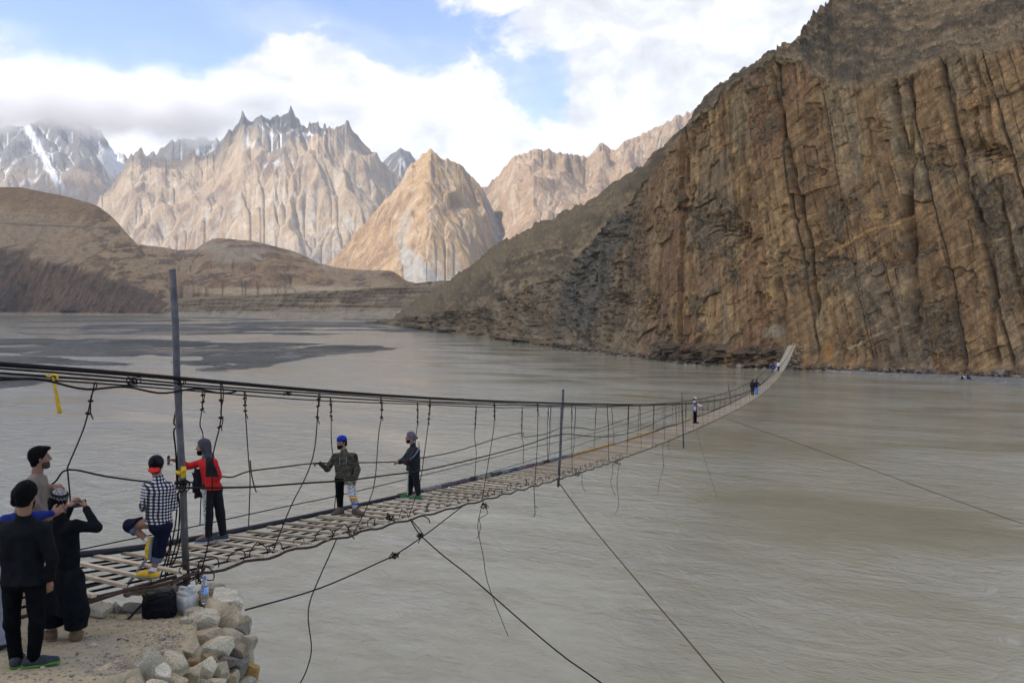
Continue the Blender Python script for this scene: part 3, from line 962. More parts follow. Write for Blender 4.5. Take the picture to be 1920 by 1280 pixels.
def inside(pts, U, V, soft):
    """signed closeness to a polygon of photo points, for laying out the bars on the water"""
    pts = np.array(pts, dtype=float)
    d = np.full(U.shape, 1e9)
    ins = np.zeros(U.shape, bool)
    n = len(pts)
    for i in range(n):
        a, b = pts[i], pts[(i + 1) % n]
        ab = b - a
        tt = np.clip(((U - a[0]) * ab[0] * 0.05 + (V - a[1]) * ab[1]) / (ab[0] ** 2 * 0.05 + ab[1] ** 2 + 1e-9), 0, 1)
        d = np.minimum(d, np.hypot((U - a[0] - ab[0] * tt) * 0.22, V - a[1] - ab[1] * tt))
        cnd = ((a[1] > V) != (b[1] > V)) & (U < (b[0] - a[0]) * (V - a[1]) / (b[1] - a[1] + 1e-12) + a[0])
        ins ^= cnd
    return np.where(ins, d, -d) / soft


n_a = fbm2(X / 60, Y / 60, 5, 231)
n_b = fbm2(X / 22, Y / 26, 5, 233)
f = np.maximum.reduce([
    inside([(-140, 632), (60, 633), (300, 635), (500, 640), (690, 645), (757, 652), (735, 658), (640, 664), (570, 670), (500, 690), (430, 697), (375, 698), (345, 684), (300, 676), (200, 668), (60, 664), (-140, 662)], U, VV, 5),
    inside([(-140, 672), (40, 668), (150, 672), (235, 680), (270, 688), (200, 687), (40, 682), (-140, 684)], U, VV, 4),
    inside([(-140, 700), (60, 700), (150, 706), (60, 722), (0, 728), (-140, 742)], U, VV, 5)])
f = np.clip(f, -1.5, 1.0) + 1.0 * n_b + 0.5 * n_a + 0.35 * fbm2(X / 7, Y / 12, 3, 234) - 0.22
chan = sstep(np.abs(VV - (672 + (U - 300) * 0.02) + 8 * n_a), 7, 2) * sstep(U, 240, 290) * sstep(U, 420, 350)
f = f - chan * 1.6
rl = fbm2(X / 55 + 0.6 * n_b, Y / 42, 4, 237)
f = f - 1.3 * sstep(np.abs(rl), 0.07, 0.0) * sstep(VV, 640, 655)
far = fbm2(X / 105, Y / 120, 5, 235) + 0.4 * fbm2(X / 30, Y / 50, 4, 236) + 0.16 * sstep(VV, 612, 600) - 0.20
far = far * 2.2 + 0.30 * sstep(U, 150, 500) - 0.6 * sstep(U, 120, -60)
ff = np.where(VV < 631, np.clip(far, -1, 1) * sstep(VV, 632, 626) - sstep(VV, 624, 630) * 0.8, f)
ff = ff - 3 * sstep(U, 780, 880) - 3 * sstep(VV, 745, 755)
Z = np.clip(ff, -1, 1) * 0.38 + fbm2(X / 4, Y / 4, 3, 239) * 0.05
C = mixc((0.070, 0.066, 0.054), (0.115, 0.106, 0.086), sstep(n_b, -0.3, 0.5))
C = mixc(C, (0.25, 0.20, 0.13), sstep(n_a - 0.5 * n_b, 0.28, 0.5) * 0.7)
C = mixc(C, (0.21, 0.20, 0.175), sstep(fbm2(X / 6, Y / 14, 3, 241), 0.25, 0.6) * 0.7)
C = mixc(C, (0.11, 0.10, 0.088), sstep(Z, 0.10, 0.0) * 0.7)
m_sand = mat_terrain('wet_silt', 0.5, 0.16, 0.9, 0.45, rough=0.92)
tag(grid_obj('sandbar', X, Y, Z, m_sand, C, smooth=True), 'flat dark grey silt bars in the shallow river on the left', 'sandbar', kind='structure')

# ================================================================ CLOUD OVERHEAD AND HAZE
def make_cloud():
    """the cloud above and behind the near bank that keeps the river in its shade"""
    m = bpy.data.materials.new('cloud_body')
    m.use_nodes = True
    t = NT(m.node_tree)
    t.n.clear()
    tr = t.node('ShaderNodeBsdfTranslucent')
    tr.inputs[0].default_value = (1.0, 0.95, 0.875, 1)
    o = t.node('ShaderNodeOutputMaterial')
    t.l.new(tr.outputs[0], o.inputs[0])
    H0 = 3200.0
    k = (H0 - 40) / sd.z
    cx, cy = sd.x * k + 250, sd.y * k + 1150
    na, nr = 96, 30
    V, Q = [], []
    for side in (1, -1):
        for r in range(nr + 1):
            for a in range(na):
                th = 2 * math.pi * a / na
                q = r / nr
                rad = q * (1 + 0.10 * math.sin(3 * th + 1) + 0.07 * math.sin(7 * th))
                x, y = cx + 3300 * rad * math.cos(th), cy + 1850 * rad * math.sin(th)
                edge = math.sqrt(max(0, 1 - q * q))
                V.append((x, y, H0 + side * edge * (260 if side > 0 else 90)))
    V = np.array(V)
    n = fbm2(V[:, 0] / 500, V[:, 1] / 500, 4, 301)
    half = (nr + 1) * na
    V[:half, 2] += (n[:half] + 0.8) * 120 * (V[:half, 2] - H0) / 260
    V[half:, 2] += n[half:] * 50 * (H0 - V[half:, 2]) / 90
    for s_ in range(2):
        for r in range(nr):
            for a in range(na):
                i = s_ * half + r * na + a
                j = s_ * half + r * na + (a + 1) % na
                q = (i, j, j + na, i + na)
                Q.append(q if s_ else q[::-1])
    return fast_mesh('cloud', V, np.array(Q), m, True)


tag(make_cloud(), 'broad cloud over the near end of the valley shading the river', 'cloud', kind='stuff')

def make_peak_cloud():
    """the cloud bank that wraps the crest of the left range"""
    m = bpy.data.materials.new('peak_cloud')
    m.use_nodes = True
    t = NT(m.node_tree)
    t.n.clear()
    g = t.node('ShaderNodeNewGeometry').outputs['Position']
    tot = None
    for (u, v, dd, rx, ry, rz, k) in [(170, 190, 8000, 1500, 1000, 380, 1.0), (40, 175, 8000, 1000, 900, 400, 1.0), (330, 205, 8100, 950, 900, 330, 1.0), (-90, 195, 8000, 900, 900, 380, 1.0), (450, 175, 7900, 800, 600, 240, .8), (640, 190, 7900, 700, 500, 220, .75)]:
        c = px(u, v, dd)
        q = t.vmath('DIVIDE', t.vmath('SUBTRACT', g, tuple(c)), (rx, ry, rz))
        f = t.math('MULTIPLY', t.math('SUBTRACT', 1.0, t.vmath('LENGTH', q), clamp=False), k)
        tot = f if tot is None else t.math('MAXIMUM', tot, f)
    n = t.noise(t.mapping(g, (1 / 520., 1 / 520., 1 / 380.)), 1.0, 6.0, 0.6, 0.3)
    den = t.math('MULTIPLY', t.smooth(t.math('ADD', tot, t.math('MULTIPLY', t.math('SUBTRACT', n, 0.5), 1.5)), 0.10, 0.75), 0.0062)
    pv_ = t.node('ShaderNodeVolumePrincipled')
    pv_.inputs['Color'].default_value = (1, 1, 1, 1)
    pv_.inputs['Anisotropy'].default_value = 0.0
    t.l.new(den, pv_.inputs['Density'])
    o = t.node('ShaderNodeOutputMaterial')
    t.l.new(pv_.outputs[0], o.inputs['Volume'])
    x0, x1, y0, y1, z0, z1 = -7200, -700, 6900, 9200, 1500, 2850
    bx2 = [(x, y, z) for z in (z0, z1) for (x, y) in ((x0, y0), (x1, y0), (x1, y1), (x0, y1))]
    return mesh_obj('cloud', bx2, [(3, 2, 1, 0), (4, 5, 6, 7), (0, 1, 5, 4), (1, 2, 6, 5), (2, 3, 7, 6), (3, 0, 4, 7)], m)


tag(make_peak_cloud(), 'white cloud bank wrapped round the crest of the snowy left range', 'cloud', kind='stuff')

HAZE = 0.000036
hz = bpy.data.materials.new('valley_haze')
hz.use_nodes = True
ht = NT(hz.node_tree)
ht.n.clear()
pv = ht.node('ShaderNodeVolumePrincipled')
pv.inputs['Color'].default_value = (0.90, 0.94, 1.0, 1)
pv.inputs['Density'].default_value = HAZE
pv.inputs['Anisotropy'].default_value = 0.2
ho = ht.node('ShaderNodeOutputMaterial')
ht.l.new(pv.outputs[0], ho.inputs['Volume'])
bx_ = [(x, y, z) for z in (-8, 2900) for (x, y) in ((-9600, -200), (9600, -200), (9600, 14000), (-9600, 14000))]
tag(mesh_obj('haze', bx_, [(3, 2, 1, 0), (4, 5, 6, 7), (0, 1, 5, 4), (1, 2, 6, 5), (2, 3, 7, 6), (3, 0, 4, 7)], hz),
    'thin pale haze filling the valley up to the far peaks', 'haze', kind='stuff')
# ================================================================ THE BRIDGE
SLP = 0.405                       # the bridge runs away from the camera at this slope in plan
AL, AR = -10.34, -8.61            # where its left and right edges cross the camera's own plane
BDIR = Vector((SLP, 1, 0)).normalized()
BRT = Vector((1, -SLP, 0)).normalized()
edge_l = [(157.5, 1044), (227.6, 1033.5), (343, 1016), (414.6, 1002.8), (465.7, 991.6), (560.7, 974.8), (633.7, 958.3), (677.6, 950), (747.6, 933), (791.5, 922.8), (842.6, 912.6), (893.7, 899.4), (937.5, 887.8), (993, 873.8), (1051.5, 859.9), (1093.8, 848.2),
          (1147.9, 833.6), (1197.5, 821.2), (1240.2, 805.4), (1264, 797.6), (1299.6, 785.1), (1331.9, 773.1), (1357.9, 761.7), (1376.5, 751.9), (1407.7, 734.2), (1433.8, 714.4), (1446.3, 699.8), (1463, 675.8), (1473.3, 658), (1476.5, 645.5)]
edge_r = [(319.7, 1089), (388.3, 1068.5), (416, 1062), (461.4, 1051.5), (499.3, 1041.2), (538.8, 1032.5), (576.8, 1022.3), (610.3, 1013.5), (639.6, 1006.2), (676.1, 997.4), (733, 983.4), (785.6, 969.6), (828, 957.9), (864.5, 947.6), (903.9, 937.4), (936, 928), (969.7, 916.1),
          (1003.3, 907.4), (1041.2, 899.3), (1085, 887.7), (1147.9, 865.7), (1197.5, 846.7), (1214.2, 838.8), (1241.3, 828.3), (1281.9, 816.9), (1309, 803.3), (1326.7, 796), (1357.9, 781.5), (1398.3, 758.1), (1423.3, 740.9), (1444.2, 723.8), (1459.8, 707.1), (1475.4, 686.3), (1485.8, 664.4), (1491, 645.5)]
hand_r = [(0, 683), (333, 711), (480, 723.4), (613.6, 732), (711.8, 739), (900, 749.6), (974.8, 753.4), (1056, 757), (1147.5, 759), (1185, 758.5), (1278, 755.5), (1358, 747), (1381.7, 740.4), (1406.7, 731), (1423.3, 721.7), (1455.6, 696.7), (1486, 650)]
hand_l = [(0, 699.6), (181, 711), (323, 724), (452, 733.5), (613.6, 743), (782, 753), (974.8, 759.2), (1056, 761.3), (1185, 760), (1278, 752.7), (1347, 738), (1398, 721), (1413, 712), (1436, 695), (1442, 688.9), (1474, 648)]


def dplane(u, a):
    return a / ((u - CU) / F - SLP)


def fit_curve(pts, a, deg=6):
    pts = np.array(pts)
    d = np.array([dplane(u, a) for u, v in pts])
    z = CAM - (pts[:, 1] - V0) / F * d
    x = np.log(d)
    w = 1.0 / np.sqrt(d)
    return np.polyfit(x, z, deg, w=w)


PL, PR = fit_curve(edge_l, AL), fit_curve(edge_r, AR)
QL, QR = fit_curve(hand_l, AL, 5), fit_curve(hand_r, AR, 5)
D_NEAR, D_FAR = 9.7, 171.0


def zcurve(P, d, lo=11.0):
    if d < lo:                    # straight on from the first measured point
        s = (np.polyval(P, math.log(lo + 0.6)) - np.polyval(P, math.log(lo))) / 0.6
        return float(np.polyval(P, math.log(lo)) + s * (d - lo))
    return float(np.polyval(P, math.log(d)))


def on_l(d, dz=0.0):
    return Vector((AL + SLP * d, d, zcurve(PL, d) + dz))


def on_r(d, dz=0.0):
    return Vector((AR + SLP * d, d, zcurve(PR, d) + dz))


def top_l(d, dz=0.0):
    return Vector((AL + SLP * d, d, zcurve(QL, d, 10.4) + dz))


def top_r(d, dz=0.0):
    return Vector((AR + SLP * d, d, zcurve(QR, d, 8.7) + dz))


SKEW = 0.56       # the right end of a plank is this much nearer than its left end


def deck(d, f, dz=0.0):
    """a point on the deck: d = depth of the left edge there, f = 0 left edge .. 1 right edge"""
    return on_l(d, -0.055).lerp(on_r(d - SKEW), f) + Vector((0, 0, dz))


def on_plane(u, v, a):
    return px(u, v, dplane(u, a))


def smooth_line(pts, n=6):
    """Catmull-Rom through points"""
    P = [Vector(p) for p in pts]
    if len(P) < 3:
        return P
    P = [P[0] * 2 - P[1]] + P + [P[-1] * 2 - P[-2]]
    out = []
    for i in range(1, len(P) - 2):
        for k in range(n):
            t = k / n
            a, b, c, d = P[i - 1], P[i], P[i + 1], P[i + 2]
            out.append(0.5 * ((2 * b) + (c - a) * t + (2 * a - 5 * b + 4 * c - d) * t * t + (3 * b - a - 3 * c + d) * t ** 3))
    out.append(P[-2])
    return out


def tube_geo(pts, r, n=6):
    """vertices and faces of a tube along points; r is a number or one per point"""
    P = [Vector(p) for p in pts]
    R = r if isinstance(r, (list, tuple)) else [r] * len(P)
    V, Fc = [], []
    ref = Vector((0.13, 0.21, 0.97))
    prev = None
    for i, p in enumerate(P):
        t = (P[min(i + 1, len(P) - 1)] - P[max(i - 1, 0)])
        t = t.normalized() if t.length > 1e-9 else Vector((0, 0, 1))
        if prev is None:
            rr = ref if abs(t.dot(ref)) < 0.95 else Vector((1, 0, 0))
            x = t.cross(rr).normalized()
        else:
            x = (prev - t * prev.dot(t))
            x = x.normalized() if x.length > 1e-6 else t.orthogonal().normalized()
        prev = x
        y = t.cross(x)
        for k in range(n):
            a = 2 * math.pi * k / n
            V.append(p + (x * math.cos(a) + y * math.sin(a)) * R[i])
    for i in range(len(P) - 1):
        for k in range(n):
            k2 = (k + 1) % n
            Fc.append((i * n + k, i * n + k2, (i + 1) * n + k2, (i + 1) * n + k))
    Fc.append(tuple(range(n - 1, -1, -1)))
    m = (len(P) - 1) * n
    Fc.append(tuple(m + k for k in range(n)))
    return V, Fc


def join_geo(parts):
    V, Fc = [], []
    for v, f in parts:
        o = len(V)
        V += list(v)
        Fc += [tuple(i + o for i in q) for q in f]
    return V, Fc


def box_geo(c, sx, sy, sz, M=None):
    V = []
    for x in (-1, 1):
        for y in (-1, 1):
            for z in (-1, 1):
                p = Vector((x * sx / 2, y * sy / 2, z * sz / 2))
                if M is not None:
                    p = M @ p
                V.append(Vector(c) + p)
    return V, [(0, 1, 3, 2), (4, 6, 7, 5), (0, 4, 5, 1), (2, 3, 7, 6), (0, 2, 6, 4), (1, 5, 7, 3)]


m_steel = mat_plain('dark_steel_cable', (0.014, 0.009, 0.008), 0.75, 0.15, 0.0, 0.4, 30)
m_rust = mat_plain('rusty_wire', (0.060, 0.030, 0.020), 0.75, 0.25, 0.1, 0.5, 20)
m_pole = mat_plain('weathered_pipe', (0.10, 0.088, 0.084), 0.55, 0.4, 0.4, 0.45, 5, 0.3, 60)
m_rail = mat_plain('black_rubber_pipe', (0.020, 0.016, 0.021), 0.6, 0.25, 0, 0.3, 12)
m_guy = mat_plain('rusty_guy_wire', (0.11, 0.055, 0.03), 0.8, 0.2, 0, 0.4, 15)


def mat_wood(name, lo, hi):
    m = bpy.data.materials.new(name)
    m.use_nodes = True
    t = NT(m.node_tree)
    b = t.n['Principled BSDF']
    tcn = t.node('ShaderNodeTexCoord')
    oi = t.node('ShaderNodeObjectInfo')
    off = t.vmath('SCALE', (7.3, 3.1, 5.7), scale=oi.outputs['Random'])
    p = t.vmath('ADD', tcn.outputs['Object'], off)
    g = t.noise(t.mapping(p, (2.5, 45, 45)), 1.0, 5.0, 0.6, 0.4)
    w = t.noise(t.mapping(p, (3, 6, 6)), 1.0, 3.0, 0.5)
    f = t.math('ADD', t.math('MULTIPLY', g, 0.55), t.math('MULTIPLY', w, 0.45))
    c = t.ramp(f, [(0.3, lo), (0.68, hi)])
    tone = t.ramp(oi.outputs['Random'], [(0.0, (0.72, 0.70, 0.66)), (0.5, (1.0, 0.97, 0.92)), (1.0, (1.12, 1.1, 1.05))])
    t.l.new(t.mix(1.0, c, tone, 'MULTIPLY'), b.inputs['Base Color'])
    b.inputs['Roughness'].default_value = 0.8
    b.inputs['Specular IOR Level'].default_value = 0.2
    t.l.new(t.bump(g, 0.4, 0.004), b.inputs['Normal'])
    return m


m_wood = mat_wood('pale_bridge_timber', (0.42, 0.335, 0.22), (0.64, 0.53, 0.375))

bridge = thing('suspension_bridge', tuple(deck(D_NEAR, 0.5)), 0.0,
               'long sagging footbridge of pale wooden slats hung from dark steel cables over the river', 'bridge')
B_INV = Matrix.Translation(-bridge.location)


def bpart(name, geo, mat, smooth=True, parent=None):
    V, Fc = geo
    o = mesh_obj(name, [Vector(v) - bridge.location for v in V], Fc, mat, parent or bridge, smooth)
    return o


def along(d0, d1, k=0.16):
    """depths growing apart with distance"""
    out = [d0]
    while out[-1] < d1:
        out.append(out[-1] + max(0.45, out[-1] * k * 0.35))
    out[-1] = d1
    return out


# the planks: about half a metre apart, the 300 nearest each an object
m_edge = mat_wood('shaded_plank_edge', (0.31, 0.23, 0.15), (0.47, 0.37, 0.25))  # plank sides browner than the tops: their shade is put into the colour


def plank_mesh(k):
    rnd = random.Random(900 + k)
    L, W, T = 1.56 + rnd.uniform(-0.03, 0.08), rnd.uniform(0.065, 0.10), rnd.uniform(0.034, 0.048)
    bm = bmesh.new()
    bmesh.ops.create_cube(bm, size=1.0)
    bmesh.ops.scale(bm, vec=(L, W, T), verts=bm.verts)
    bmesh.ops.bevel(bm, geom=list(bm.edges), offset=0.004, segments=1, affect='EDGES')
    me = bpy.data.meshes.new('plank')
    bm.to_mesh(me)
    bm.free()
    me.materials.append(m_wood)
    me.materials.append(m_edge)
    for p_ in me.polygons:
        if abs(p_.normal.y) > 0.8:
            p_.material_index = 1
    return me


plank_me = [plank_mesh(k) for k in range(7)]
rnd = random.Random(5)
d = D_NEAR + 0.1
n_pl = 0
rest = []
while d < D_FAR - 0.3:
    a = deck(d, 0.5, 0.045 + rnd.uniform(-0.006, 0.006))
    l_, r_ = deck(d, 0.04), deck(d, 1.0)
    dirv = (r_ - l_).normalized()
    fwd = (deck(d + 0.4, 0.5) - deck(d - 0.4, 0.5)).normalized()
    up = dirv.cross(fwd).normalized()
    fwd = up.cross(dirv)
    M = Matrix((dirv, fwd, up)).transposed()
    M = M @ Matrix.Rotation(rnd.uniform(-0.035, 0.035), 3, 'Z') @ Matrix.Rotation(rnd.uniform(-0.05, 0.05), 3, 'X')
    off = dirv * rnd.uniform(-0.02, 0.05)
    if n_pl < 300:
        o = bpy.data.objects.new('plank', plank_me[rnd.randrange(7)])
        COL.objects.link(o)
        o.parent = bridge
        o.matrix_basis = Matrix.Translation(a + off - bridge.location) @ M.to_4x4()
    else:
        rest.append(box_geo(a + off, 1.6, 0.09, 0.05, M))
    n_pl += 1
    d += 0.455 + rnd.uniform(-0.03, 0.03) if d < 26 else 0.40 + rnd.uniform(-0.03, 0.03)
    if rnd.random() < 0.06 and d < 26:
        d -= 0.30
rb = bpart('plank', join_geo(rest), m_wood, False)
rb['kind'] = 'stuff'
rb.name = 'planks'

# cables under the deck, edge cables, hand cables
for f_, rr in ((0.14, .017), (0.24, .015), (0.38, .016), (0.55, .016), (0.68, .015), (0.86, .017)):
    bpart('deck_cable', tube_geo([deck(x, f_ + 0.012 * math.sin(x * 0.9 + f_ * 9), -0.002) for x in along(D_NEAR - 0.8, D_FAR)], rr, 5), m_steel)
bpart('edge_cable', tube_geo([deck(x, 1.0 + 0.012 * math.sin(x * 7.0), -0.015 + 0.022 * math.sin(x * 6.3) * (1 if x < 40 else 0.3)) for x in
                              [D_NEAR - 1.2 + 0.22 * i for i in range(140)] + along(D_NEAR - 1.2 + 0.22 * 140, D_FAR)], 0.021, 6), m_rust)
bpart('rail_pipe', tube_geo([on_l(x, 0.03) for x in along(D_NEAR - 1.0, 20.3, 0.1)], 0.046, 10), m_rail)
bpart('rail_rope', tube_geo([on_l(x, 0.03 + 0.05 * math.sin(x * 0.55) * (1 if 42 < x < 66 else 0.25)) for x in [36 + 0.8 * i for i in range(50)] + along(76, D_FAR)], 0.038, 7), m_rail)

# rags and rope wound round the left edge
wraps = [(20.0, 20.9, (0.44, 0.40, 0.38)), (20.9, 21.6, (0.20, 0.18, 0.22)), (21.6, 22.5, (0.20, 0.155, 0.17)), (22.5, 22.9, (0.10, 0.09, 0.10)), (22.9, 23.8, (0.42, 0.41, 0.36)), (23.8, 24.7, (0.12, 0.15, 0.13)), (24.7, 25.2, (0.36, 0.40, 0.42)),
         (25.2, 25.9, (0.16, 0.20, 0.27)), (25.9, 26.6, (0.33, 0.28, 0.29)), (26.6, 27.3, (0.24, 0.18, 0.19)), (27.3, 28.2, (0.31, 0.29, 0.30)), (28.2, 28.7, (0.17, 0.07, 0.08)), (28.7, 29.3, (0.29, 0.35, 0.41)), (29.3, 30.6, (0.24, 0.25, 0.27)), (30.6, 31.5, (0.45, 0.36, 0.28))]
for k, (d0, d1, c) in enumerate(wraps):
    n = 26
    pts = [on_l(d0 + (d1 + 0.05 - d0) * i / n, 0.045 + 0.012 * math.sin(i * 2.4 + k)) for i in range(n + 1)]
    rad = [0.044 + 0.014 * math.sin(i * 2.7 + k * 2) + 0.020 * rnd.random() for i in range(n + 1)]
    bpart('cloth_wrap', tube_geo(pts, rad, 8), mat_plain('rag_%d' % k, tuple(0.5 * q for q in (c[0] * 1.05, c[1], c[2] * .9)), 0.95, 0.05, 0, 0.6, 14), True)
m_orope = mat_plain('orange_rope', (0.36, 0.20, 0.065), 0.9, 0.15, 0, 0.45, 35)
m_wrope = mat_plain('white_rope', (0.34, 0.31, 0.26), 0.9, 0.15, 0, 0.4, 35)
for d0, d1, mt in ((31.2, 37.4, m_orope), (37.4, 39.3, m_wrope), (39.3, 45.5, m_orope), (52.0, 62.0, m_orope), (66.0, 74.0, m_rust)):
    n = int((d1 - d0) / 0.09)
    parts = []
    for i in range(n):
        c = d0 + (d1 - d0) * i / n
        p = on_l(c, 0.04)
        q = on_l(c + 0.12, 0.04)
        parts.append(tube_geo([p, p.lerp(q, 0.5), q], [0.035, 0.058 + 0.006 * rnd.random(), 0.035], 6))
    o = bpart('rope_wrap', join_geo(parts), mt)

ds_ = [5.2] + along(7.0, D_FAR)
bpart('hand_cable', tube_geo([top_r(x, 0.0) for x in ds_], 0.027, 8), m_steel)
bpart('hand_cable', tube_geo([top_r(x, -0.055 + 0.012 * math.sin(x)) + BRT * 0.03 for x in ds_], 0.013, 6), m_steel)
bpart('hand_cable', tube_geo([top_l(x, 0.0) for x in ds_], 0.017, 6), m_steel)
bpart('hand_cable', tube_geo([top_l(x, -0.065 + 0.015 * math.sin(x * 0.7)) for x in ds_], 0.013, 6), m_steel)
bpart('hand_cable', tube_geo([top_r(x, -0.16 * math.exp(-((x - 9.6) / 2.2) ** 2) - 0.03 + 0.03 * math.sin(x * 6)) for x in [8 + 0.12 * i for i in range(30)]], 0.013, 5), m_steel)

# side ropes: drawn through the places where the photograph shows them
SIDE = [
    (AL, .013, [(20, 940), (97, 908), (127, 880), (200, 893), (280, 903), (345, 906), (405, 893), (435, 894), (467, 883), (530, 875), (592, 868), (672, 867), (742, 865), (790, 858), (845, 848), (890, 835), (930, 822), (979, 811), (982, 819), (1024, 813), (1052, 802), (1088, 802), (1118, 805), (1160, 790), (1215, 772), (1278, 756)]),
    (AR, .015, [(318, 915), (345, 914), (400, 914), (480, 912), (560, 906), (650, 900), (720, 891), (800, 880), (900, 857), (980, 836), (1052, 814), (1110, 818), (1148, 817), (1200, 805), (1279, 770), (1330, 768)]),
    (AL, .010, [(0, 1063), (80, 1045), (158, 1028), (255, 1008), (343, 991), (465, 964), (560, 944), (633, 929), (745, 902), (860, 874), (980, 843), (1050, 827), (1150, 802), (1230, 776), (1300, 755)]),
    (AL, .009, [(745, 926), (790, 918), (892, 893), (990, 864), (1056, 844), (1120, 822), (1200, 797), (1278, 770)]),
]
for a, r_, pts in SIDE:
    bpart('side_rope', tube_geo(smooth_line([on_plane(u, v, a) for u, v in pts], 4), r_, 5), m_steel)

# hangers near the camera, each with its doubled top and clips
HANG = [
    (AR, [(598, 736), (596, 770), (590, 840), (575, 890), (545, 950), (513, 1030)], .013), (AR, [(713, 742), (716, 775), (710, 815), (703, 900), (690, 945), (664, 998)], .012),
    (AR, [(806, 747), (804, 785), (795, 855), (787, 905), (766, 970)], .012), (AR, [(927, 751), (926, 800), (915, 870), (904, 936)], .012), (AR, [(1008, 756), (1008, 820), (1003, 906)], .012),
    (AR, [(414, 718), (415, 770), (412, 800), (400, 850), (398, 900), (398, 960), (390, 1020), (378, 1068)], .013), (AR, [(1072, 758), (1072, 830), (1073, 886)], .011),
    (AL, [(380, 728), (380, 760), (375, 795), (381, 820), (378, 900), (375, 985)], .012), (AL, [(458, 735), (460, 770), (466, 860), (469, 900), (466, 990)], .013), (AL, [(619, 746), (621, 780), (622, 835), (631, 900), (627, 955)], .013),
    (AL, [(782, 754), (783, 790), (779, 830), (778, 890), (772, 925)], .013), (AL, [(893, 760), (890, 815), (893, 850), (890, 895)], .012), (AL, [(979, 762), (978, 815), (981, 830), (981, 872)], .012), (AL, [(1028, 763), (1026, 815), (1027, 862)], .012),
    (AL, [(178, 716), (172, 742), (158, 800), (130, 868), (127, 880), (131, 925), (133, 965)], .014), (AL, [(336, 728), (337, 800), (333, 860), (338, 920), (334, 1010)], .013),
    (AL, [(1052, 765), (1050, 800), (1053, 850)], .012),
]
clip_geo = []
for a, pts, r_ in HANG:
    P = smooth_line([on_plane(u, v, a) for u, v in pts], 5)
    r_ *= 0.78
    h = bpart('hanger', tube_geo(P, r_, 5), m_steel)
    # the tail of the wire turned back on itself
    k = max(3, len(P) // 3)
    tail = [p + BDIR * (0.018 + 0.03 * math.sin(i * 0.9)) + Vector((0, 0, 0.0)) for i, p in enumerate(P[:k])]
    tail[-1] = tail[-1] + BDIR * 0.06
    bpart('wire_tail', tube_geo(tail, r_ * 0.8, 5), m_steel, True, h)
    for q in (0.35, 0.7, 0.95):
        c = P[int(q * (k - 1))]
        clip_geo.append(box_geo(c, 0.055, 0.045, 0.03, Matrix.Rotation(rnd.uniform(-0.6, 0.6), 3, 'Y')))
bpart('wire_clips', join_geo(clip_geo), m_steel, False)['kind'] = 'stuff'
# further hangers
d = 29.5
k = 0
while d < 168:
    for side in (0, 1):
        dd = d + (0.9 if side else 0) + rnd.uniform(-0.5, 0.5)
        if dd > 166:
            continue
        a, b = (top_l(dd), on_l(dd + rnd.uniform(-.4, .4), 0.04)) if side == 0 else (top_r(dd), on_r(dd + rnd.uniform(-.4, .4), 0.03))
        if a.z - b.z < 0.12:
            continue
        n = 7
        w = 0.05 if dd < 60 else 0.02
        pts = [a.lerp(b, i / n) + BDIR * (rnd.uniform(-w, w) if 0 < i < n else 0) for i in range(n + 1)]
        rad = [0.014 if i < n * 0.45 else 0.009 for i in range(n + 1)]
        bpart('hanger', tube_geo(pts, rad, 4), m_steel if rnd.random() < 0.6 else m_rust)
    d += 2.6 if d < 60 else 3.6

# poles
POLES = [((323, 505), (351, 1098), 10.85, .046), ((1056, 730), (1047, 912), 25.3, .042), ((1278, 735), (1282, 840), 44.6, .042), ((1365, 718), (1371, 764), 76.5, .045)]
for (u0, v0), (u1, v1), dd, rr in POLES:
    a, b = px(u0, v0, dd), px(u1, v1, dd)
    bpart('pole', tube_geo([a.lerp(b, i / 6) + Vector((0.008 * math.sin(i * 2), 0, 0)) for i in range(7)], rr, 12), m_pole)

# wire loops that hold the plank ends
bm_pts = [Vector((0.13 * math.cos(t) - 0.02, 0.02 * math.sin(3 * t), 0.10 * math.sin(t) + 0.005)) for t in [(-0.5 + i * 0.36) for i in range(11)]]
loop_me = []
for k in range(4):
    V, Fc = tube_geo([p * (1 + 0.15 * k) + Vector((0.02 * k, 0.03 * math.sin(k + i), 0)) for i, p in enumerate(bm_pts)], 0.0085, 5)
    o = mesh_obj('wire_loop', V, Fc, m_steel, bridge, True)
    loop_me.append(o.data)
    COL.objects.unlink(o)
    bpy.data.objects.remove(o)
d = 11.2
k = 0
while d < 33:
    p = deck(d, 0.96, 0.05)
    o = bpy.data.objects.new('wire_loop', loop_me[k % 4])
    COL.objects.link(o)
    o.parent = bridge
    o.matrix_basis = Matrix.Translation(p - bridge.location) @ Matrix.Rotation(math.atan2(BDIR.y, BDIR.x) + rnd.uniform(-.5, .5), 4, 'Z') @ Matrix.Rotation(rnd.uniform(-.3, .3), 4, 'X') @ Matrix.Scale(rnd.uniform(0.75, 1.1), 4)
    d += 0.48 + rnd.uniform(-.12, .15)
    k += 1


def knot(u, v, d, size, seed, n=34, r=.011, mat=None, drop=0.0):
    """a tangle of wire"""
    rr = random.Random(seed)
    c = px(u, v, d)
    pts = []
    ph = [rr.uniform(0, 6) for _ in range(6)]
    for i in range(n):
        t = i / n * 6.28 * 3
        pts.append(c + Vector((size * math.sin(t * 1.0 + ph[0]) * (0.6 + .4 * math.sin(t * .37 + ph[3])), size * .6 * math.sin(t * 1.31 + ph[1]), size * .55 * math.sin(t * 1.73 + ph[2]) - drop * i / n)))
    return tube_geo(smooth_line(pts, 2), r, 4)


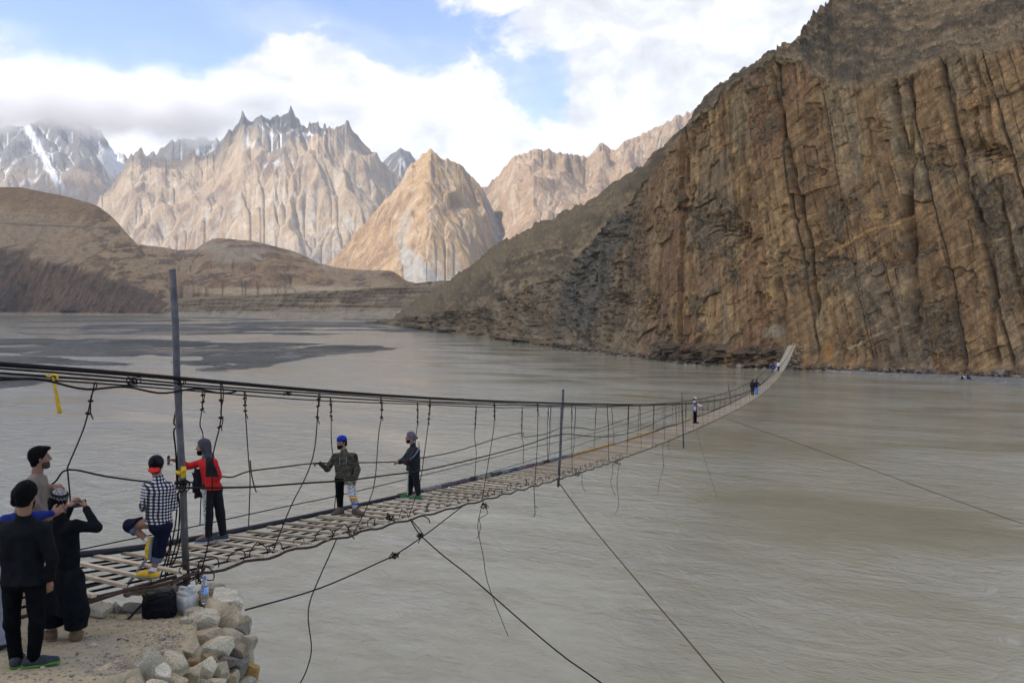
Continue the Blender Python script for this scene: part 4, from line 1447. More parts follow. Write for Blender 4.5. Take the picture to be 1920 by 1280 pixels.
for u, v, dd, sz, sd_ in ((340, 912, 10.85, .16, 1), (372, 1076, 10.9, .26, 2), (345, 905, 10.8, .10, 3), (337, 716, 10.85, .10, 4), (908, 948, 20.0, .16, 5), (730, 972, 15.6, .15, 6), (1083, 887, 27.3, .22, 7), (1157, 866, 32.4, .24, 8), (1003, 905, 23.6, .12, 9),
                         (740, 1041, 14.0, .12, 10), (540, 737, 14.0, .10, 11), (250, 714, 10.4, .12, 12), (788, 1003, 15.9, .09, 13), (512, 1030, 12.9, .10, 14), (664, 998, 14.9, .12, 15)):
    bpart('wire_knot', knot(u, v, dd, sz * 0.72, sd_, 24, .009), m_rust if sd_ in (7, 8, 2) else m_steel)

# loose wires about the near pole
for pts, r_ in (([(330, 716), (331, 760), (326, 792), (333, 800), (326, 808), (330, 850), (332, 905)], .012), ([(338, 716), (340, 740), (334, 765), (331, 800), (334, 840), (333, 905)], .011),
                ([(333, 925), (330, 975), (322, 1020), (310, 1076)], .011), ([(334, 925), (337, 970), (330, 1020), (313, 1078)], .010), ([(318, 945), (312, 985), (320, 1015), (300, 1084)], .011), ([(336, 920), (322, 950), (312, 972), (306, 1010), (313, 1045)], .010),
                ([(345, 912), (325, 935), (308, 968), (300, 985)], .014), ([(333, 925), (340, 985), (331, 1040), (309, 1082)], .010)):
    bpart('loose_wire', tube_geo(smooth_line([px(u, v, 10.9) for u, v in pts], 5), r_, 5), m_steel)
bpart('tie_rope', tube_geo(smooth_line([px(310, 980, 11.0), px(290, 1022, 10.9), px(262, 1065, 10.7), px(228, 1110, 10.4)], 5), .02, 6), mat_plain('grey_tie_rope', (0.17, 0.15, 0.135), .9, .2, 0, .3, 30))
bpart('loose_wire', tube_geo(smooth_line([px(372, 1070, 10.9), px(325, 1087, 10.8), px(325, 1098, 10.8), px(345, 1090, 10.8), px(372, 1078, 10.9)], 5), .012, 5), m_steel)
bpart('loose_wire', tube_geo(smooth_line([px(368, 1080, 10.9), px(378, 1092, 10.85), px(374, 1093, 10.8)], 5), .012, 5), m_steel)
# near end: the outer deck cables run on over the stones to their anchors
bpart('anchor_cable', tube_geo([px(330, 1080, 10.9), px(285, 1092, 10.6), px(228, 1108, 10.1), px(150, 1126, 9.5), px(60, 1150, 8.9)], .024, 7), m_rust)
bpart('anchor_cable', tube_geo([px(232, 1082, 11.0), px(200, 1090, 10.7), px(150, 1103, 10.2), px(60, 1124, 9.5)], .020, 7), m_rust)

# guys down to the banks and wires hanging from the deck
GUY = [
    ([(770, 975, 16.4), (788, 1002, 16.0), (830, 1040, 15.6), (880, 1079, 15.0), (930, 1122, 14.6), (1000, 1183, 14.0), (1060, 1232, 13.6), (1135, 1285, 13.0), (1400, 1480, 11.5)], .013, m_steel),
    ([(1046, 902, 25.0), (1100, 975, 23.2), (1200, 1095, 20.0), (1290, 1200, 17.5), (1362, 1285, 16.0), (1600, 1560, 12.0)], .017, m_guy),
    ([(868, 948, 18.3), (800, 1000, 16.4), (745, 1037, 14.9), (715, 1052, 14.2), (600, 1102, 12.4), (460, 1143, 10.3)], .012, m_steel),
    ([(1363, 785, 62.0), (1480, 825, 61), (1640, 882, 56.5), (1760, 926, 50.5), (1930, 985, 43.5), (2300, 1100, 34)], .018, m_steel),
    ([(1492, 716, 116.0), (1650, 718, 122), (1930, 722, 128)], .012, m_steel),
    ([(1362, 748, 84.0), (1388, 700, 110), (1406, 668, 165)], .010, m_steel),
    ([(1278, 742, 66.0), (1330, 705, 110), (1372, 672, 180)], .010, m_steel),
    ([(632, 1008, 14.0), (618, 1040, 14.0), (600, 1080, 14.0), (582, 1125, 14.0), (578, 1160, 14.0), (584, 1215, 14.0), (575, 1255, 14.0), (558, 1290, 14.0), (520, 1370, 14.0)], .011, m_steel),
    ([(906, 940, 20.0), (900, 962, 20.0), (896, 990, 20.0), (906, 1042, 20.0), (912, 1082, 20.0), (928, 1130, 20.0), (953, 1192, 20.0)], .009, m_steel),
    ([(908, 948, 20.0), (914, 962, 20.0), (899, 972, 20.0), (901, 985, 20.0), (898, 1002, 20.0), (894, 1008, 20.0)], .008, m_steel),
    ([(1001, 908, 23.7), (1002, 935, 23.7), (1003, 962, 23.7), (1000, 968, 23.7)], .011, m_steel), ([(1002, 947, 23.7), (1008, 952, 23.7)], .008, m_steel),
    ([(1148, 868, 32.0), (1149, 885, 32.0), (1145, 903, 32.0), (1149, 918, 32.0), (1154, 929, 32.0)], .011, m_guy), ([(1161, 868, 32.6), (1157, 905, 32.6), (1160, 945, 32.6), (1154, 962, 32.6)], .011, m_guy),
    ([(1092, 888, 27.3), (1091, 905, 27.3), (1094, 915, 27.3), (1098, 922, 27.3)], .008, m_steel), ([(1243, 829, 38.6), (1243, 855, 38.6), (1244, 875, 38.6), (1236, 905, 38.6), (1233, 930, 38.6)], .011, m_guy),
    ([(1256, 826, 39.0), (1253, 838, 39.0), (1258, 850, 39.0)], .009, m_guy), ([(1306, 806, 48.0), (1318, 850, 46.0), (1345, 933, 43.0)], .008, m_steel),
    ([(770, 972, 16.4), (792, 1000, 16.2), (788, 1010, 16.2)], .010, m_steel), ([(790, 965, 16.9), (803, 972, 16.9), (806, 980, 16.9)], .012, m_steel), ([(652, 998, 14.5), (665, 1010, 14.5)], .010, m_steel), ([(780, 1003, 15.9), (787, 1010, 15.9), (784, 1018, 15.9)], .009, m_steel),
    ([(469, 862, 14.5), (472, 890, 14.5), (478, 915, 14.5), (481, 922, 14.5)], .012, m_steel),
]
for pts, r_, mt in GUY:
    bpart('guy_wire' if len(pts) in (5, 6, 3) else 'hanging_wire', tube_geo(smooth_line([px(u, v, dd) for u, v, dd in pts], 6), r_, 5), mt)

# yellow ribbon and rag tied on
m_yel = mat_plain('yellow_cloth', (0.62, 0.36, 0.02), 0.85, 0.2, 0, 0.2, 20)


def strip(pts, w, name, mat, parent, wob=0.2):
    """a strip of cloth with a little thickness"""
    P = smooth_line(pts, 5)
    V, Q = [], []
    n = len(P)
    for i, p in enumerate(P):
        a = wob * i
        ww = w if not isinstance(w, tuple) else lerp(w[0], w[1], i / (n - 1))
        x = Vector((math.cos(a), math.sin(a), 0)) * ww / 2
        y = Vector((-math.sin(a), math.cos(a), 0)) * 0.003
        V += [p - x - y, p + x - y, p + x + y, p - x + y]
    for i in range(n - 1):
        for k in range(4):
            k2 = (k + 1) % 4
            Q.append((i * 4 + k, i * 4 + k2, i * 4 + 4 + k2, i * 4 + 4 + k))
    Q += [(3, 2, 1, 0), tuple((n - 1) * 4 + k for k in range(4))]
    return V, Q


rib = thing('ribbon', tuple(px(97, 705, 10.5)), 0, 'yellow ribbon knotted on the upper cable at the far left, its end hanging down', 'ribbon')
for nm, geo in (('tail', strip([px(99, 706, 10.48), px(104, 730, 10.48), px(108, 752, 10.48), px(112, 775, 10.48)], (.025, .055), 'tail', m_yel, rib, .05)),
                ('knot', tube_geo(smooth_line([px(86, 702, 10.46), px(92, 706, 10.46), px(99, 702, 10.46), px(106, 704, 10.46), px(109, 711, 10.46)], 4), .013, 6))):
    mesh_obj(nm, [Vector(v) - rib.location for v in geo[0]], geo[1], m_yel, rib, True)
rag = thing('rag', tuple(px(343, 880, 10.78)), 0, 'yellow rag tied round the near bridge pole beside the plaid shirt man', 'rag')
for nm, geo in (('flap', strip([px(344, 862 + 12, 10.76), px(344, 884, 10.74), px(343, 896, 10.74)], (.07, .06), 'flap', m_yel, rag, .1)),
                ('band', tube_geo(smooth_line([px(331, 884, 10.80), px(337, 887, 10.76), px(343, 882, 10.74), px(349, 880, 10.76)], 4), .024, 6))):
    mesh_obj(nm, [Vector(v) - rag.location for v in geo[0]], geo[1], m_yel, rag, True)
# ================================================================ THE NEAR BANK
def edge_x(y):
    return np.interp(y, [-6, 0, 6.5, 7.4, 8.3, 9.0, 9.7, 10.3, 12], [-2.2, -3.2, -3.70, -3.50, -3.45, -3.60, -3.85, -4.0, -4.2])


def far_y(x):
    return np.interp(x, [-30, -9, -6.8, -5.6, -4.9, -4.3, -3.6], [13, 12.4, 10.7, 10.35, 10.25, 10.35, 10.3])


def ground_z(x, y):
    x = np.asarray(x, dtype=float)
    y = np.asarray(y, dtype=float)
    z = CAM - (3.34 + 0.2 * (np.clip(y, -8, 14) - 7.44))
    z = z + 0.36 * np.exp(-((x + 6.0) / 0.75) ** 2 - ((y - 9.6) / 0.8) ** 2) + 0.10 * sstep(-x, 6.2, 9)
    z = z + fbm2(x / 1.3, y / 1.3, 4, 401) * 0.045 + fbm2(x / 0.22, y / 0.22, 3, 403) * 0.012
    return z


gx = np.concatenate([np.linspace(-26, -8, 60, endpoint=False), np.linspace(-8, -2.6, 230, endpoint=False), np.linspace(-2.6, 12, 60)])
gy = np.concatenate([np.linspace(-14, 5.5, 70, endpoint=False), np.linspace(5.5, 11.5, 250, endpoint=False), np.linspace(11.5, 30, 60)])
X, Y = np.meshgrid(gx, gy)
e = np.minimum(edge_x(Y) - X, far_y(X) - Y)
e = e + fbm2(X / 0.8, Y / 0.8, 3, 405) * 0.10
Z = ground_z(X, Y)
rock = fbm2(X / 1.1, Y / 1.1, 5, 407, 0.6) * 0.4
Z = np.where(e > 0, Z, np.maximum(Z + np.minimum(0, e + 0.02) * 2.3 + rock * sstep(-e, 0.1, 0.6), -1.0))
n_a = fbm2(X / 1.6, Y / 1.6, 4, 411)
n_b = fbm2(X / 0.28, Y / 0.28, 4, 413)
C = mixc((0.40, 0.335, 0.235), (0.33, 0.275, 0.195), sstep(n_a + 0.4 * n_b, -0.2, 0.4))
C = mixc(C, (0.29, 0.265, 0.225), sstep(n_a - n_b * 0.5 + sstep(X, -5.0, -3.8) * 0.4, 0.25, 0.6) * 0.7)
C = mixc(C, (0.20, 0.18, 0.15), sstep(-e, 0.0, 0.5) * 0.6)
m_dirt = mat_terrain('trodden_dirt', 9.0, 0.015, 0.8, 0.22, fine=5.0, tint=(1.02, 0.98, 0.84))
tag(grid_obj('ground', X, Y, Z, m_dirt, C, smooth=True), 'trodden dusty earth of the near bank at the bridge end', 'ground', kind='structure')


def gz(x, y):
    return float(ground_z(np.array([x]), np.array([y]))[0])


def mat_stone():
    m = bpy.data.materials.new('river_stone')
    m.use_nodes = True
    t = NT(m.node_tree)
    b = t.n['Principled BSDF']
    tcn = t.node('ShaderNodeTexCoord').outputs['Object']
    oi = t.node('ShaderNodeObjectInfo')
    p = t.vmath('ADD', tcn, t.vmath('SCALE', (31.0, 17.0, 23.0), scale=oi.outputs['Random']))
    n = t.noise(p, 5.0, 6.0, 0.62, 0.3)
    sp = t.noise(p, 55.0, 4.0, 0.6)
    base = t.node('ShaderNodeAttribute', attribute_name='Col').outputs['Color']
    g = t.ramp(n, [(0.30, (0.66, 0.64, 0.60)), (0.5, (1, 1, 1)), (0.70, (1.26, 1.22, 1.14))])
    c = t.mix(1.0, base, g, 'MULTIPLY')
    c = t.mix(t.math('MULTIPLY', t.smooth(t.noise(p, 2.6, 4.0, 0.6), 0.52, 0.72), 0.7), c, (0.36, 0.26, 0.14))
    c = t.mix(1.0, c, t.ramp(sp, [(0.35, (0.7, 0.7, 0.7)), (0.6, (1.12, 1.12, 1.12))]), 'MULTIPLY')
    t.l.new(c, b.inputs['Base Color'])
    b.inputs['Roughness'].default_value = 0.9
    b.inputs['Specular IOR Level'].default_value = 0.2
    h = t.math('ADD', t.math('MULTIPLY', n, 0.6), t.math('MULTIPLY', sp, 0.25))
    t.l.new(t.bump(h, 0.8, 0.02), b.inputs['Normal'])
    return m


m_stone = mat_stone()
_bm = bmesh.new()
bmesh.ops.create_icosphere(_bm, subdivisions=4, radius=1.0)
ICO_V = np.array([v.co[:] for v in _bm.verts])
ICO_F = np.array([[v.index for v in f.verts] for f in _bm.faces])
_bm.free()


def rock_shape(seed, sub=ICO_V, blocky=0.75, round_=0.035):
    """a broken stone: a ball cut by flat faces, its edges worn"""
    r = np.random.default_rng(seed)
    nrm = []
    hs = []
    for s in (-1, 1):
        for ax in range(3):
            n = np.zeros(3)
            n[ax] = s
            n += r.normal(0, 0.24, 3)
            nrm.append(n / np.linalg.norm(n))
            hs.append(r.uniform(0.68, 0.85))
    for _ in range(7):
        n = r.normal(0, 1, 3)
        nrm.append(n / np.linalg.norm(n))
        hs.append(r.uniform(0.68, 0.98))
    nrm = np.array(nrm)
    hs = np.array(hs)
    dt = sub @ nrm.T
    rad = np.where(dt > 1e-3, hs / np.maximum(dt, 1e-3), 9.0)
    k = 110.0
    rad = -np.log(np.exp(-k * np.minimum(rad, 3)).sum(1)) / k
    v = sub * np.clip(rad, 0.3, 1.25)[:, None]
    nn = noise3(v[:, 0] * 2.3 + seed, v[:, 1] * 2.3, v[:, 2] * 2.3, 7) * round_ + noise3(v[:, 0] * 7 + seed, v[:, 1] * 7, v[:, 2] * 7, 8) * round_ * 0.35
    return v * (1 + nn)[:, None]


STONE_COL = {'p': (0.50, 0.43, 0.30), 't': (0.43, 0.34, 0.215), 'g': (0.38, 0.32, 0.225), 'd': (0.19, 0.165, 0.13), 'b': (0.27, 0.17, 0.095), 'y': (0.40, 0.25, 0.08), 'w': (0.56, 0.49, 0.36)}


def stone(u, v, w, h, d, c, seed, parent=None, rot=0.0, depth=0.8, rv=0.0):
    """one stone seen w x h photo pixels large at (u, v)"""
    s = d / F
    sx, sz = w * s * 0.56, h * s * 0.56
    sy = depth * max(sx, sz)
    V = rock_shape(seed)
    V = V * np.array((sx, sy, sz))
    a = rot
    Rm = np.array(((math.cos(a), 0, math.sin(a)), (0, 1, 0), (-math.sin(a), 0, math.cos(a))))
    V = V @ Rm.T
    o = fast_mesh('stone', V, ICO_F, m_stone, False, np.tile(np.array(STONE_COL[c]), (len(V), 1)))
    o.location = px(u, v, d)
    if parent is not None:
        o.location = o.location - parent.location
        o.parent = parent
    return o


wall = thing('stone_wall', (-3.3, 8.6, 8.2), 0, 'dry stone retaining wall of pale broken stones at the corner of the bank', 'stone wall')
STONES = [
    (428, 1124, 66, 34, 10.3, 'w', .18), (414, 1146, 70, 24, 10.05, 't', .28), (384, 1168, 64, 48, 9.75, 'p', -.32), (431, 1170, 60, 50, 9.95, 't', -.45), (452, 1184, 34, 28, 9.9, 'd', .6),
    (382, 1196, 58, 28, 9.35, 't', -.1), (404, 1217, 66, 42, 9.0, 'p', -.35), (352, 1219, 54, 34, 8.35, 't', .12), (432, 1195, 48, 24, 9.6, 'g', .2), (442, 1221, 40, 34, 9.2, 'd', .3), (463, 1207, 30, 34, 9.7, 'g', .2),
    (329, 1248, 56, 44, 7.75, 'p', .2), (276, 1252, 46, 58, 7.5, 'g', -.4), (303, 1266, 44, 34, 7.5, 'w', .5), (362, 1243, 30, 22, 8.2, 'b', .3), (384, 1257, 40, 40, 8.1, 'p', -.4), (414, 1259, 36, 34, 8.5, 'g', .0), (426, 1240, 36, 22, 8.9, 'd', .35),
    (447, 1254, 32, 46, 9.1, 'd', .1), (464, 1236, 20, 36, 9.6, 'g', .0), (471, 1262, 32, 42, 9.5, 'y', -.1), (355, 1268, 42, 32, 7.85, 't', -.1), (433, 1274, 36, 30, 8.9, 'g', .2), (404, 1284, 40, 30, 8.3, 'p', .1), (372, 1288, 44, 30, 7.9, 'g', .0),
    (330, 1284, 44, 32, 7.5, 't', .2), (292, 1290, 44, 30, 7.25, 'p', -.1), (456, 1286, 40, 30, 9.1, 'g', .1), (480, 1292, 34, 34, 9.4, 't', .0), (250, 1284, 40, 36, 7.2, 't', .3), (345, 1167, 22, 26, 9.6, 'p', .1), (359, 1160, 20, 14, 9.8, 'b', .2),
    (361, 1147, 28, 18, 10.1, 'p', .1), (385, 1120, 44, 28, 10.6, 'b', -.2), (405, 1104, 36, 24, 10.9, 'g', .1), (398, 1130, 36, 24, 10.4, 'g', .1), (425, 1206, 36, 22, 9.4, 't', -.2), (395, 1236, 30, 20, 8.6, 'b', .2), (460, 1168, 24, 30, 10.2, 'g', .2),
    (300, 1310, 60, 40, 7.2, 't', .1), (350, 1312, 60, 44, 7.5, 'g', .0), (400, 1318, 60, 44, 8.0, 'p', .2), (446, 1320, 56, 44, 8.7, 'g', .0), (484, 1322, 44, 44, 9.2, 'd', .1), (240, 1318, 60, 44, 6.9, 'g', .1), (335, 1100, 30, 44, 10.95, 'p', .1),
]
for k, (u, v, w, h, d, c, rot) in enumerate(STONES):
    stone(u, v, w, h, d, c, 500 + k, wall, rot)
# lower courses, out of the picture but there
rr = random.Random(3)
for k in range(44):
    y = rr.uniform(6.6, 10.2)
    x = float(edge_x(np.array([y]))[0]) + rr.uniform(0.15, 0.75)
    z = 8.6 - rr.uniform(0.0, 1.6) - 0.2 * (y - 7.4)
    dd = y
    u, v = CU + x / y * F, V0 + (CAM - z) / y * F
    if v - 22 < 1300:
        continue
    stone(u, v, 48, 38, dd, rr.choice('ptgg'), 600 + k, wall, rr.uniform(-.3, .3))

# stones lying loose on the bank
LOOSE = [((196, 1268, 58, 36, 7.35, 't', .12), 'flat brown topped stone bedded in the dirt at the lower edge of the photo'),
         ((180, 1138, 46, 24, 9.75, 'p', .0), 'long pale boulder lying left of the black bag'),
         ((202, 1124, 22, 18, 10.1, 't', .1), 'small rounded tan stone behind the long pale boulder'),
         ((170, 1112, 36, 22, 10.3, 'p', .1), 'pale stone under the first planks of the bridge'),
         ((217, 1121, 18, 18, 10.15, 'g', .4), 'little upright grey stone between tan stone and slate slab'),
         ((243, 1117, 42, 14, 10.25, 'd', .05), 'thin dark slate slab lying beside the black bag'),
         ((36, 1140, 30, 30, 9.4, 'g', .1), 'grey stone seen between the legs of the man in black jacket'),
         ((130, 1128, 40, 30, 9.9, 'p', .1), 'pale stone behind the legs of the man with patterned cap'),
         ((300, 1098, 50, 16, 10.9, 't', .1), 'flat tan stone under the plaid shirt man at the bridge end'),
         ((262, 1104, 52, 18, 10.7, 'g', -.1), 'flat grey stone at the bridge end below the lowest plank')]
for k, (a, lab) in enumerate(LOOSE):
    u, v, w, h, d, c, rot = a
    o = stone(u, v, w, h, d, c, 700 + k, None, rot, 1.0)
    g = gz(o.location.x, o.location.y)
    zmin = min(vv.co.z for vv in o.data.vertices)
    o.location.z = max(min(o.location.z, g - zmin * 0.75), g - 0.1) if k not in (8, 9) else o.location.z
    tag(o, lab, 'stone', 'loose stones on the bank')

# gravel and pebbles
_bm = bmesh.new()
bmesh.ops.create_icosphere(_bm, subdivisions=1, radius=1.0)
P_V = np.array([v.co[:] for v in _bm.verts])
P_F = np.array([[v.index for v in f.verts] for f in _bm.faces])
_bm.free()
rg_ = np.random.default_rng(11)
Vs, Fs, Cs = [], [], []
off = 0
n = 0
while n < 2600:
    if rg_.random() < 0.62:
        u, v = rg_.normal(315, 34), rg_.normal(1212, 34)
        if rg_.random() < 0.35:
            u, v = rg_.normal(232, 34), rg_.normal(1256, 16)
        if rg_.random() < 0.2:
            u, v = rg_.normal(235, 25), rg_.normal(1140, 8)
    else:
        u, v = rg_.uniform(-40, 380), rg_.uniform(1130, 1285)
    s = (v - V0) / F
    y = (3.34 - 0.2 * 7.44) / (s - 0.2)
    x = (u - CU) / F * y
    if x > float(edge_x(np.array([y]))[0]) + 0.02 or y > 10.3 or y < 5:
        continue
    r = min(0.055, 0.0055 * math.exp(rg_.normal(0.35, 0.55)))
    v_ = P_V * (1 + rg_.normal(0, 0.16, (len(P_V), 1))) * np.array([1, rg_.uniform(.6, 1), rg_.uniform(.45, .8)]) * r
    a = rg_.uniform(0, 6.28)
    v_ = v_ @ np.array(((math.cos(a), -math.sin(a), 0), (math.sin(a), math.cos(a), 0), (0, 0, 1))).T + np.array((x, y, gz(x, y) + r * 0.2))
    Vs.append(v_)
    Fs.append(P_F + off)
    off += len(P_V)
    c = np.array([(0.37, 0.32, 0.245), (0.31, 0.265, 0.20), (0.42, 0.345, 0.245), (0.27, 0.215, 0.155)][rg_.integers(4)]) * rg_.uniform(0.8, 1.15)
    Cs.append(np.tile(c, (len(P_V), 1)))
    n += 1
tag(fast_mesh('gravel', np.concatenate(Vs), np.concatenate(Fs), m_stone, False, np.concatenate(Cs)), 'grey and tan gravel scattered over the trodden dirt', 'gravel', kind='stuff')

# ---- black bag
def soft_box(name, sx, sy, sz, mat, parent, loc, rz=0, seed=0, sag=0.05, sub=3, bev=0.18, noise=0.012):
    bm = bmesh.new()
    bmesh.ops.create_cube(bm, size=1.0)
    bmesh.ops.bevel(bm, geom=list(bm.edges), offset=bev, segments=2, affect='EDGES')
    bmesh.ops.subdivide_edges(bm, edges=list(bm.edges), cuts=sub, use_grid_fill=True)
    V = np.array([v.co[:] for v in bm.verts])
    V *= np.array((sx, sy, sz))
    nn = noise3(V[:, 0] * 14 + seed, V[:, 1] * 14, V[:, 2] * 14, 5) * noise + noise3(V[:, 0] * 35 + seed, V[:, 1] * 35, V[:, 2] * 35, 6) * noise * 0.4
    L = np.linalg.norm(V, axis=1, keepdims=True)
    V = V + V / np.maximum(L, 1e-6) * nn[:, None]
    V[:, 2] -= sag * np.clip(V[:, 2] / sz + 0.5, 0, 1) * (0.6 * np.cos(V[:, 0] / sx * 3.1) + 0.4 * np.sin(V[:, 0] / sx * 5 + V[:, 1] / sy * 3))
    for v, c in zip(bm.verts, V):
        v.co = c
    me = bpy.data.meshes.new(name)
    bm.to_mesh(me)
    bm.free()
    me.polygons.foreach_set('use_smooth', [True] * len(me.polygons))
    me.materials.append(mat)
    o = bpy.data.objects.new(name, me)
    COL.objects.link(o)
    o.location = loc
    o.rotation_euler = (0, 0, rz)
    o.parent = parent
    return o


m_bag = mat_plain('black_nylon', (0.006, 0.006, 0.0065), 0.7, 0.15, 0, 0.3, 30, 0.3, 200)
m_bag2 = mat_plain('black_webbing', (0.02, 0.02, 0.022), 0.8, 0.2, 0, 0.3, 60)
p = px(299, 1154, 10.0)
p.z = gz(p.x, p.y)
bag = thing('bag', tuple(p), math.radians(28), 'black soft shoulder bag slumped on the dirt at the bridge end', 'bag')
soft_box('body', 0.37, 0.27, 0.29, m_bag, bag, (0, 0, 0.142), 0, 1, 0.055, 4, 0.09, 0.03)
soft_box('flap', 0.30, 0.24, 0.045, m_bag, bag, (0.02, -0.01, 0.262), 0, 4, 0.03, 3, 0.2, 0.02)
soft_box('front_pocket', 0.25, 0.04, 0.15, m_bag, bag, (0.0, -0.135, 0.10), 0, 7, 0.01, 3, .12, .02)
V, Fc = tube_geo(smooth_line([Vector((-.16, 0.02, .25)), Vector((-.12, -.05, .30)), Vector((-0.02, -.08, .325)), Vector((.08, -.02, .305)), Vector((.15, 0.03, .26))], 4), .014, 6)
mesh_obj('handle', V, Fc, m_bag2, bag, True)
V, Fc = tube_geo(smooth_line([Vector((-.17, 0.0, .22)), Vector((-.26, -.02, .14)), Vector((-.36, .02, .03)), Vector((-.46, .1, .015)), Vector((-.50, .22, .02))], 5), .016, 6)
mesh_obj('strap', V, Fc, m_bag2, bag, True)

# ---- white jerrycan
m_can = bpy.data.materials.new('milky_plastic')
m_can.use_nodes = True
_t = NT(m_can.node_tree)
_b = _t.n['Principled BSDF']
_o = _t.node('ShaderNodeTexCoord').outputs['Object']
_t.l.new(_t.ramp(_t.noise(_o, 6.0, 4.0, 0.6), [(0.35, (0.50, 0.46, 0.39)), (0.65, (0.66, 0.62, 0.54))]), _b.inputs['Base Color'])
_b.inputs['Roughness'].default_value = 0.4
_b.inputs['Subsurface Weight'].default_value = 0.0
_b.inputs['Subsurface Radius'].default_value = (0.05, 0.05, 0.05)
p = px(349, 1147, 10.25)
p.z = gz(p.x, p.y)
can = thing('jerrycan', tuple(p), math.radians(-20), 'white plastic jerrycan standing between the black bag and the water bottle', 'jerrycan')
soft_box('body', 0.27, 0.21, 0.30, m_can, can, (0, 0, 0.15), 0, 9, 0.0, 2, 0.16, 0.008)
V, Fc = join_geo([tube_geo([Vector((0.06, 0, .29)), Vector((0.065, 0, .335)), Vector((0.068, 0, .36))], [.045, .03, .028], 12)])
mesh_obj('neck', V, Fc, m_can, can, True)
V, Fc = tube_geo(smooth_line([Vector((-.10, 0, .28)), Vector((-.095, 0, .335)), Vector((-.03, 0, .345)), Vector((.02, 0, .335)), Vector((.03, 0, .285))], 4), .018, 8)
mesh_obj('handle', V, Fc, m_can, can, True)
V, Fc = tube_geo([Vector((0.068, 0, .35)), Vector((0.071, 0, .385))], .034, 14)
mesh_obj('cap', V, Fc, mat_plain('cap_white', (0.6, 0.6, 0.58), .45), can, True)

# ---- water bottle
def lathe(prof, n=20):
    V, Fc = [], []
    for r, z in prof:
        for k in range(n):
            a = 2 * math.pi * k / n
            V.append(Vector((r * math.cos(a), r * math.sin(a), z)))
    for i in range(len(prof) - 1):
        for k in range(n):
            k2 = (k + 1) % n
            Fc.append((i * n + k, i * n + k2, (i + 1) * n + k2, (i + 1) * n + k))
    Fc.append(tuple(range(n - 1, -1, -1)))
    Fc.append(tuple((len(prof) - 1) * n + k for k in range(n)))
    return V, Fc


m_pet = bpy.data.materials.new('clear_plastic_water')
m_pet.use_nodes = True
_b = m_pet.node_tree.nodes['Principled BSDF']
_b.inputs['Base Color'].default_value = (0.86, 0.93, 0.98, 1)
_b.inputs['Roughness'].default_value = 0.06
_b.inputs['Transmission Weight'].default_value = 0.85
_b.inputs['IOR'].default_value = 1.2
m_lab = bpy.data.materials.new('blue_bottle_label')
m_lab.use_nodes = True
_t = NT(m_lab.node_tree)
_b = _t.n['Principled BSDF']
_o = _t.node('ShaderNodeTexCoord').outputs['Object']
_sx = _t.node('ShaderNodeSeparateXYZ')
_t.l.new(_o, _sx.inputs[0])
_ang = _t.math('ARCTAN2', _sx.outputs[1], _sx.outputs[0])


def _spot(a0, z0, ra, rz):
    q = _t.math('ADD', _t.math('POWER', _t.math('DIVIDE', _t.math('SUBTRACT', _ang, a0), ra), 2.0), _t.math('POWER', _t.math('DIVIDE', _t.math('SUBTRACT', _sx.outputs[2], z0), rz), 2.0))
    return _t.math('LESS_THAN', q, 1.0)


_c = _t.mix(_t.math('LESS_THAN', _sx.outputs[2], 0.155), (0.33, 0.55, 0.80), (0.24, 0.47, 0.78))
_c = _t.mix(_spot(-1.95, 0.185, 0.52, 0.026), _c, (0.02, 0.075, 0.38))
_c = _t.mix(_t.math('MULTIPLY', _spot(-1.95, 0.185, 0.40, 0.013), _t.math('GREATER_THAN', _t.math('SINE', _t.math('MULTIPLY', _ang, 42.0)), 0.0)), _c, (0.7, 0.78, 0.9))
_c = _t.mix(_spot(-0.95, 0.175, 0.12, 0.014), _c, (0.55, 0.06, 0.05))
_t.l.new(_c, _b.inputs['Base Color'])
_b.inputs['Roughness'].default_value = 0.35
p = px(384, 1130, 10.25)
bot = thing('water_bottle', tuple(p), 0.0, 'clear plastic water bottle with blue label and blue cap standing on a stone', 'bottle')
mesh_obj('body', *lathe([(.040, 0), (.046, .008), (.047, .03), (.044, .04), (.047, .05), (.044, .062), (.047, .075), (.044, .087), (.047, .10), (.045, .125), (.045, .215), (.047, .23), (.044, .255), (.034, .285), (.018, .308), (.0145, .318), (.0145, .328)]), m_pet, bot, True)
mesh_obj('label', *lathe([(.0460, .128), (.0466, .132), (.0466, .208), (.0460, .212)], 28), m_lab, bot, True)
mesh_obj('cap', *lathe([(.0165, .322), (.0175, .326), (.0175, .343), (.016, .346)], 16), mat_plain('cap_blue', (0.05, 0.16, 0.62), .4, .4), bot, True)

# ---- litter and sticks
p = px(312, 1232, 7.95)
p.z = gz(p.x, p.y) + 0.012
lit = soft_box('wrapper', 0.085, 0.06, 0.03, mat_plain('pink_foil', (0.60, 0.52, 0.68), .4, .5, 0, .3, 30), None, p, .4, 2, 0.01, 2, .15, .02)
tag(lit, 'crumpled pale pink wrapper caught among the gravel by the wall', 'litter')
a, b = px(219, 1187, 8.55), px(241, 1186, 8.5)
a.z, b.z = gz(a.x, a.y) + .008, gz(b.x, b.y) + .01
V, Fc = tube_geo(smooth_line([a, a.lerp(b, .4) + Vector((0, 0.01, .012)), b], 4), [.006 + .004 * math.sin(i) for i in range(9)], 5)
tag(mesh_obj('stick', V, Fc, mat_plain('dry_stick', (0.13, 0.085, 0.055), .9)), 'short brown stick lying on the dirt before the bag', 'stick')
m_drift = mat_plain('driftwood', (0.24, 0.19, 0.14), .9, .15, 0, .45, 10, .6, 30)
c0, c1 = px(232, 1112, 10.4), px(346, 1096, 10.9)
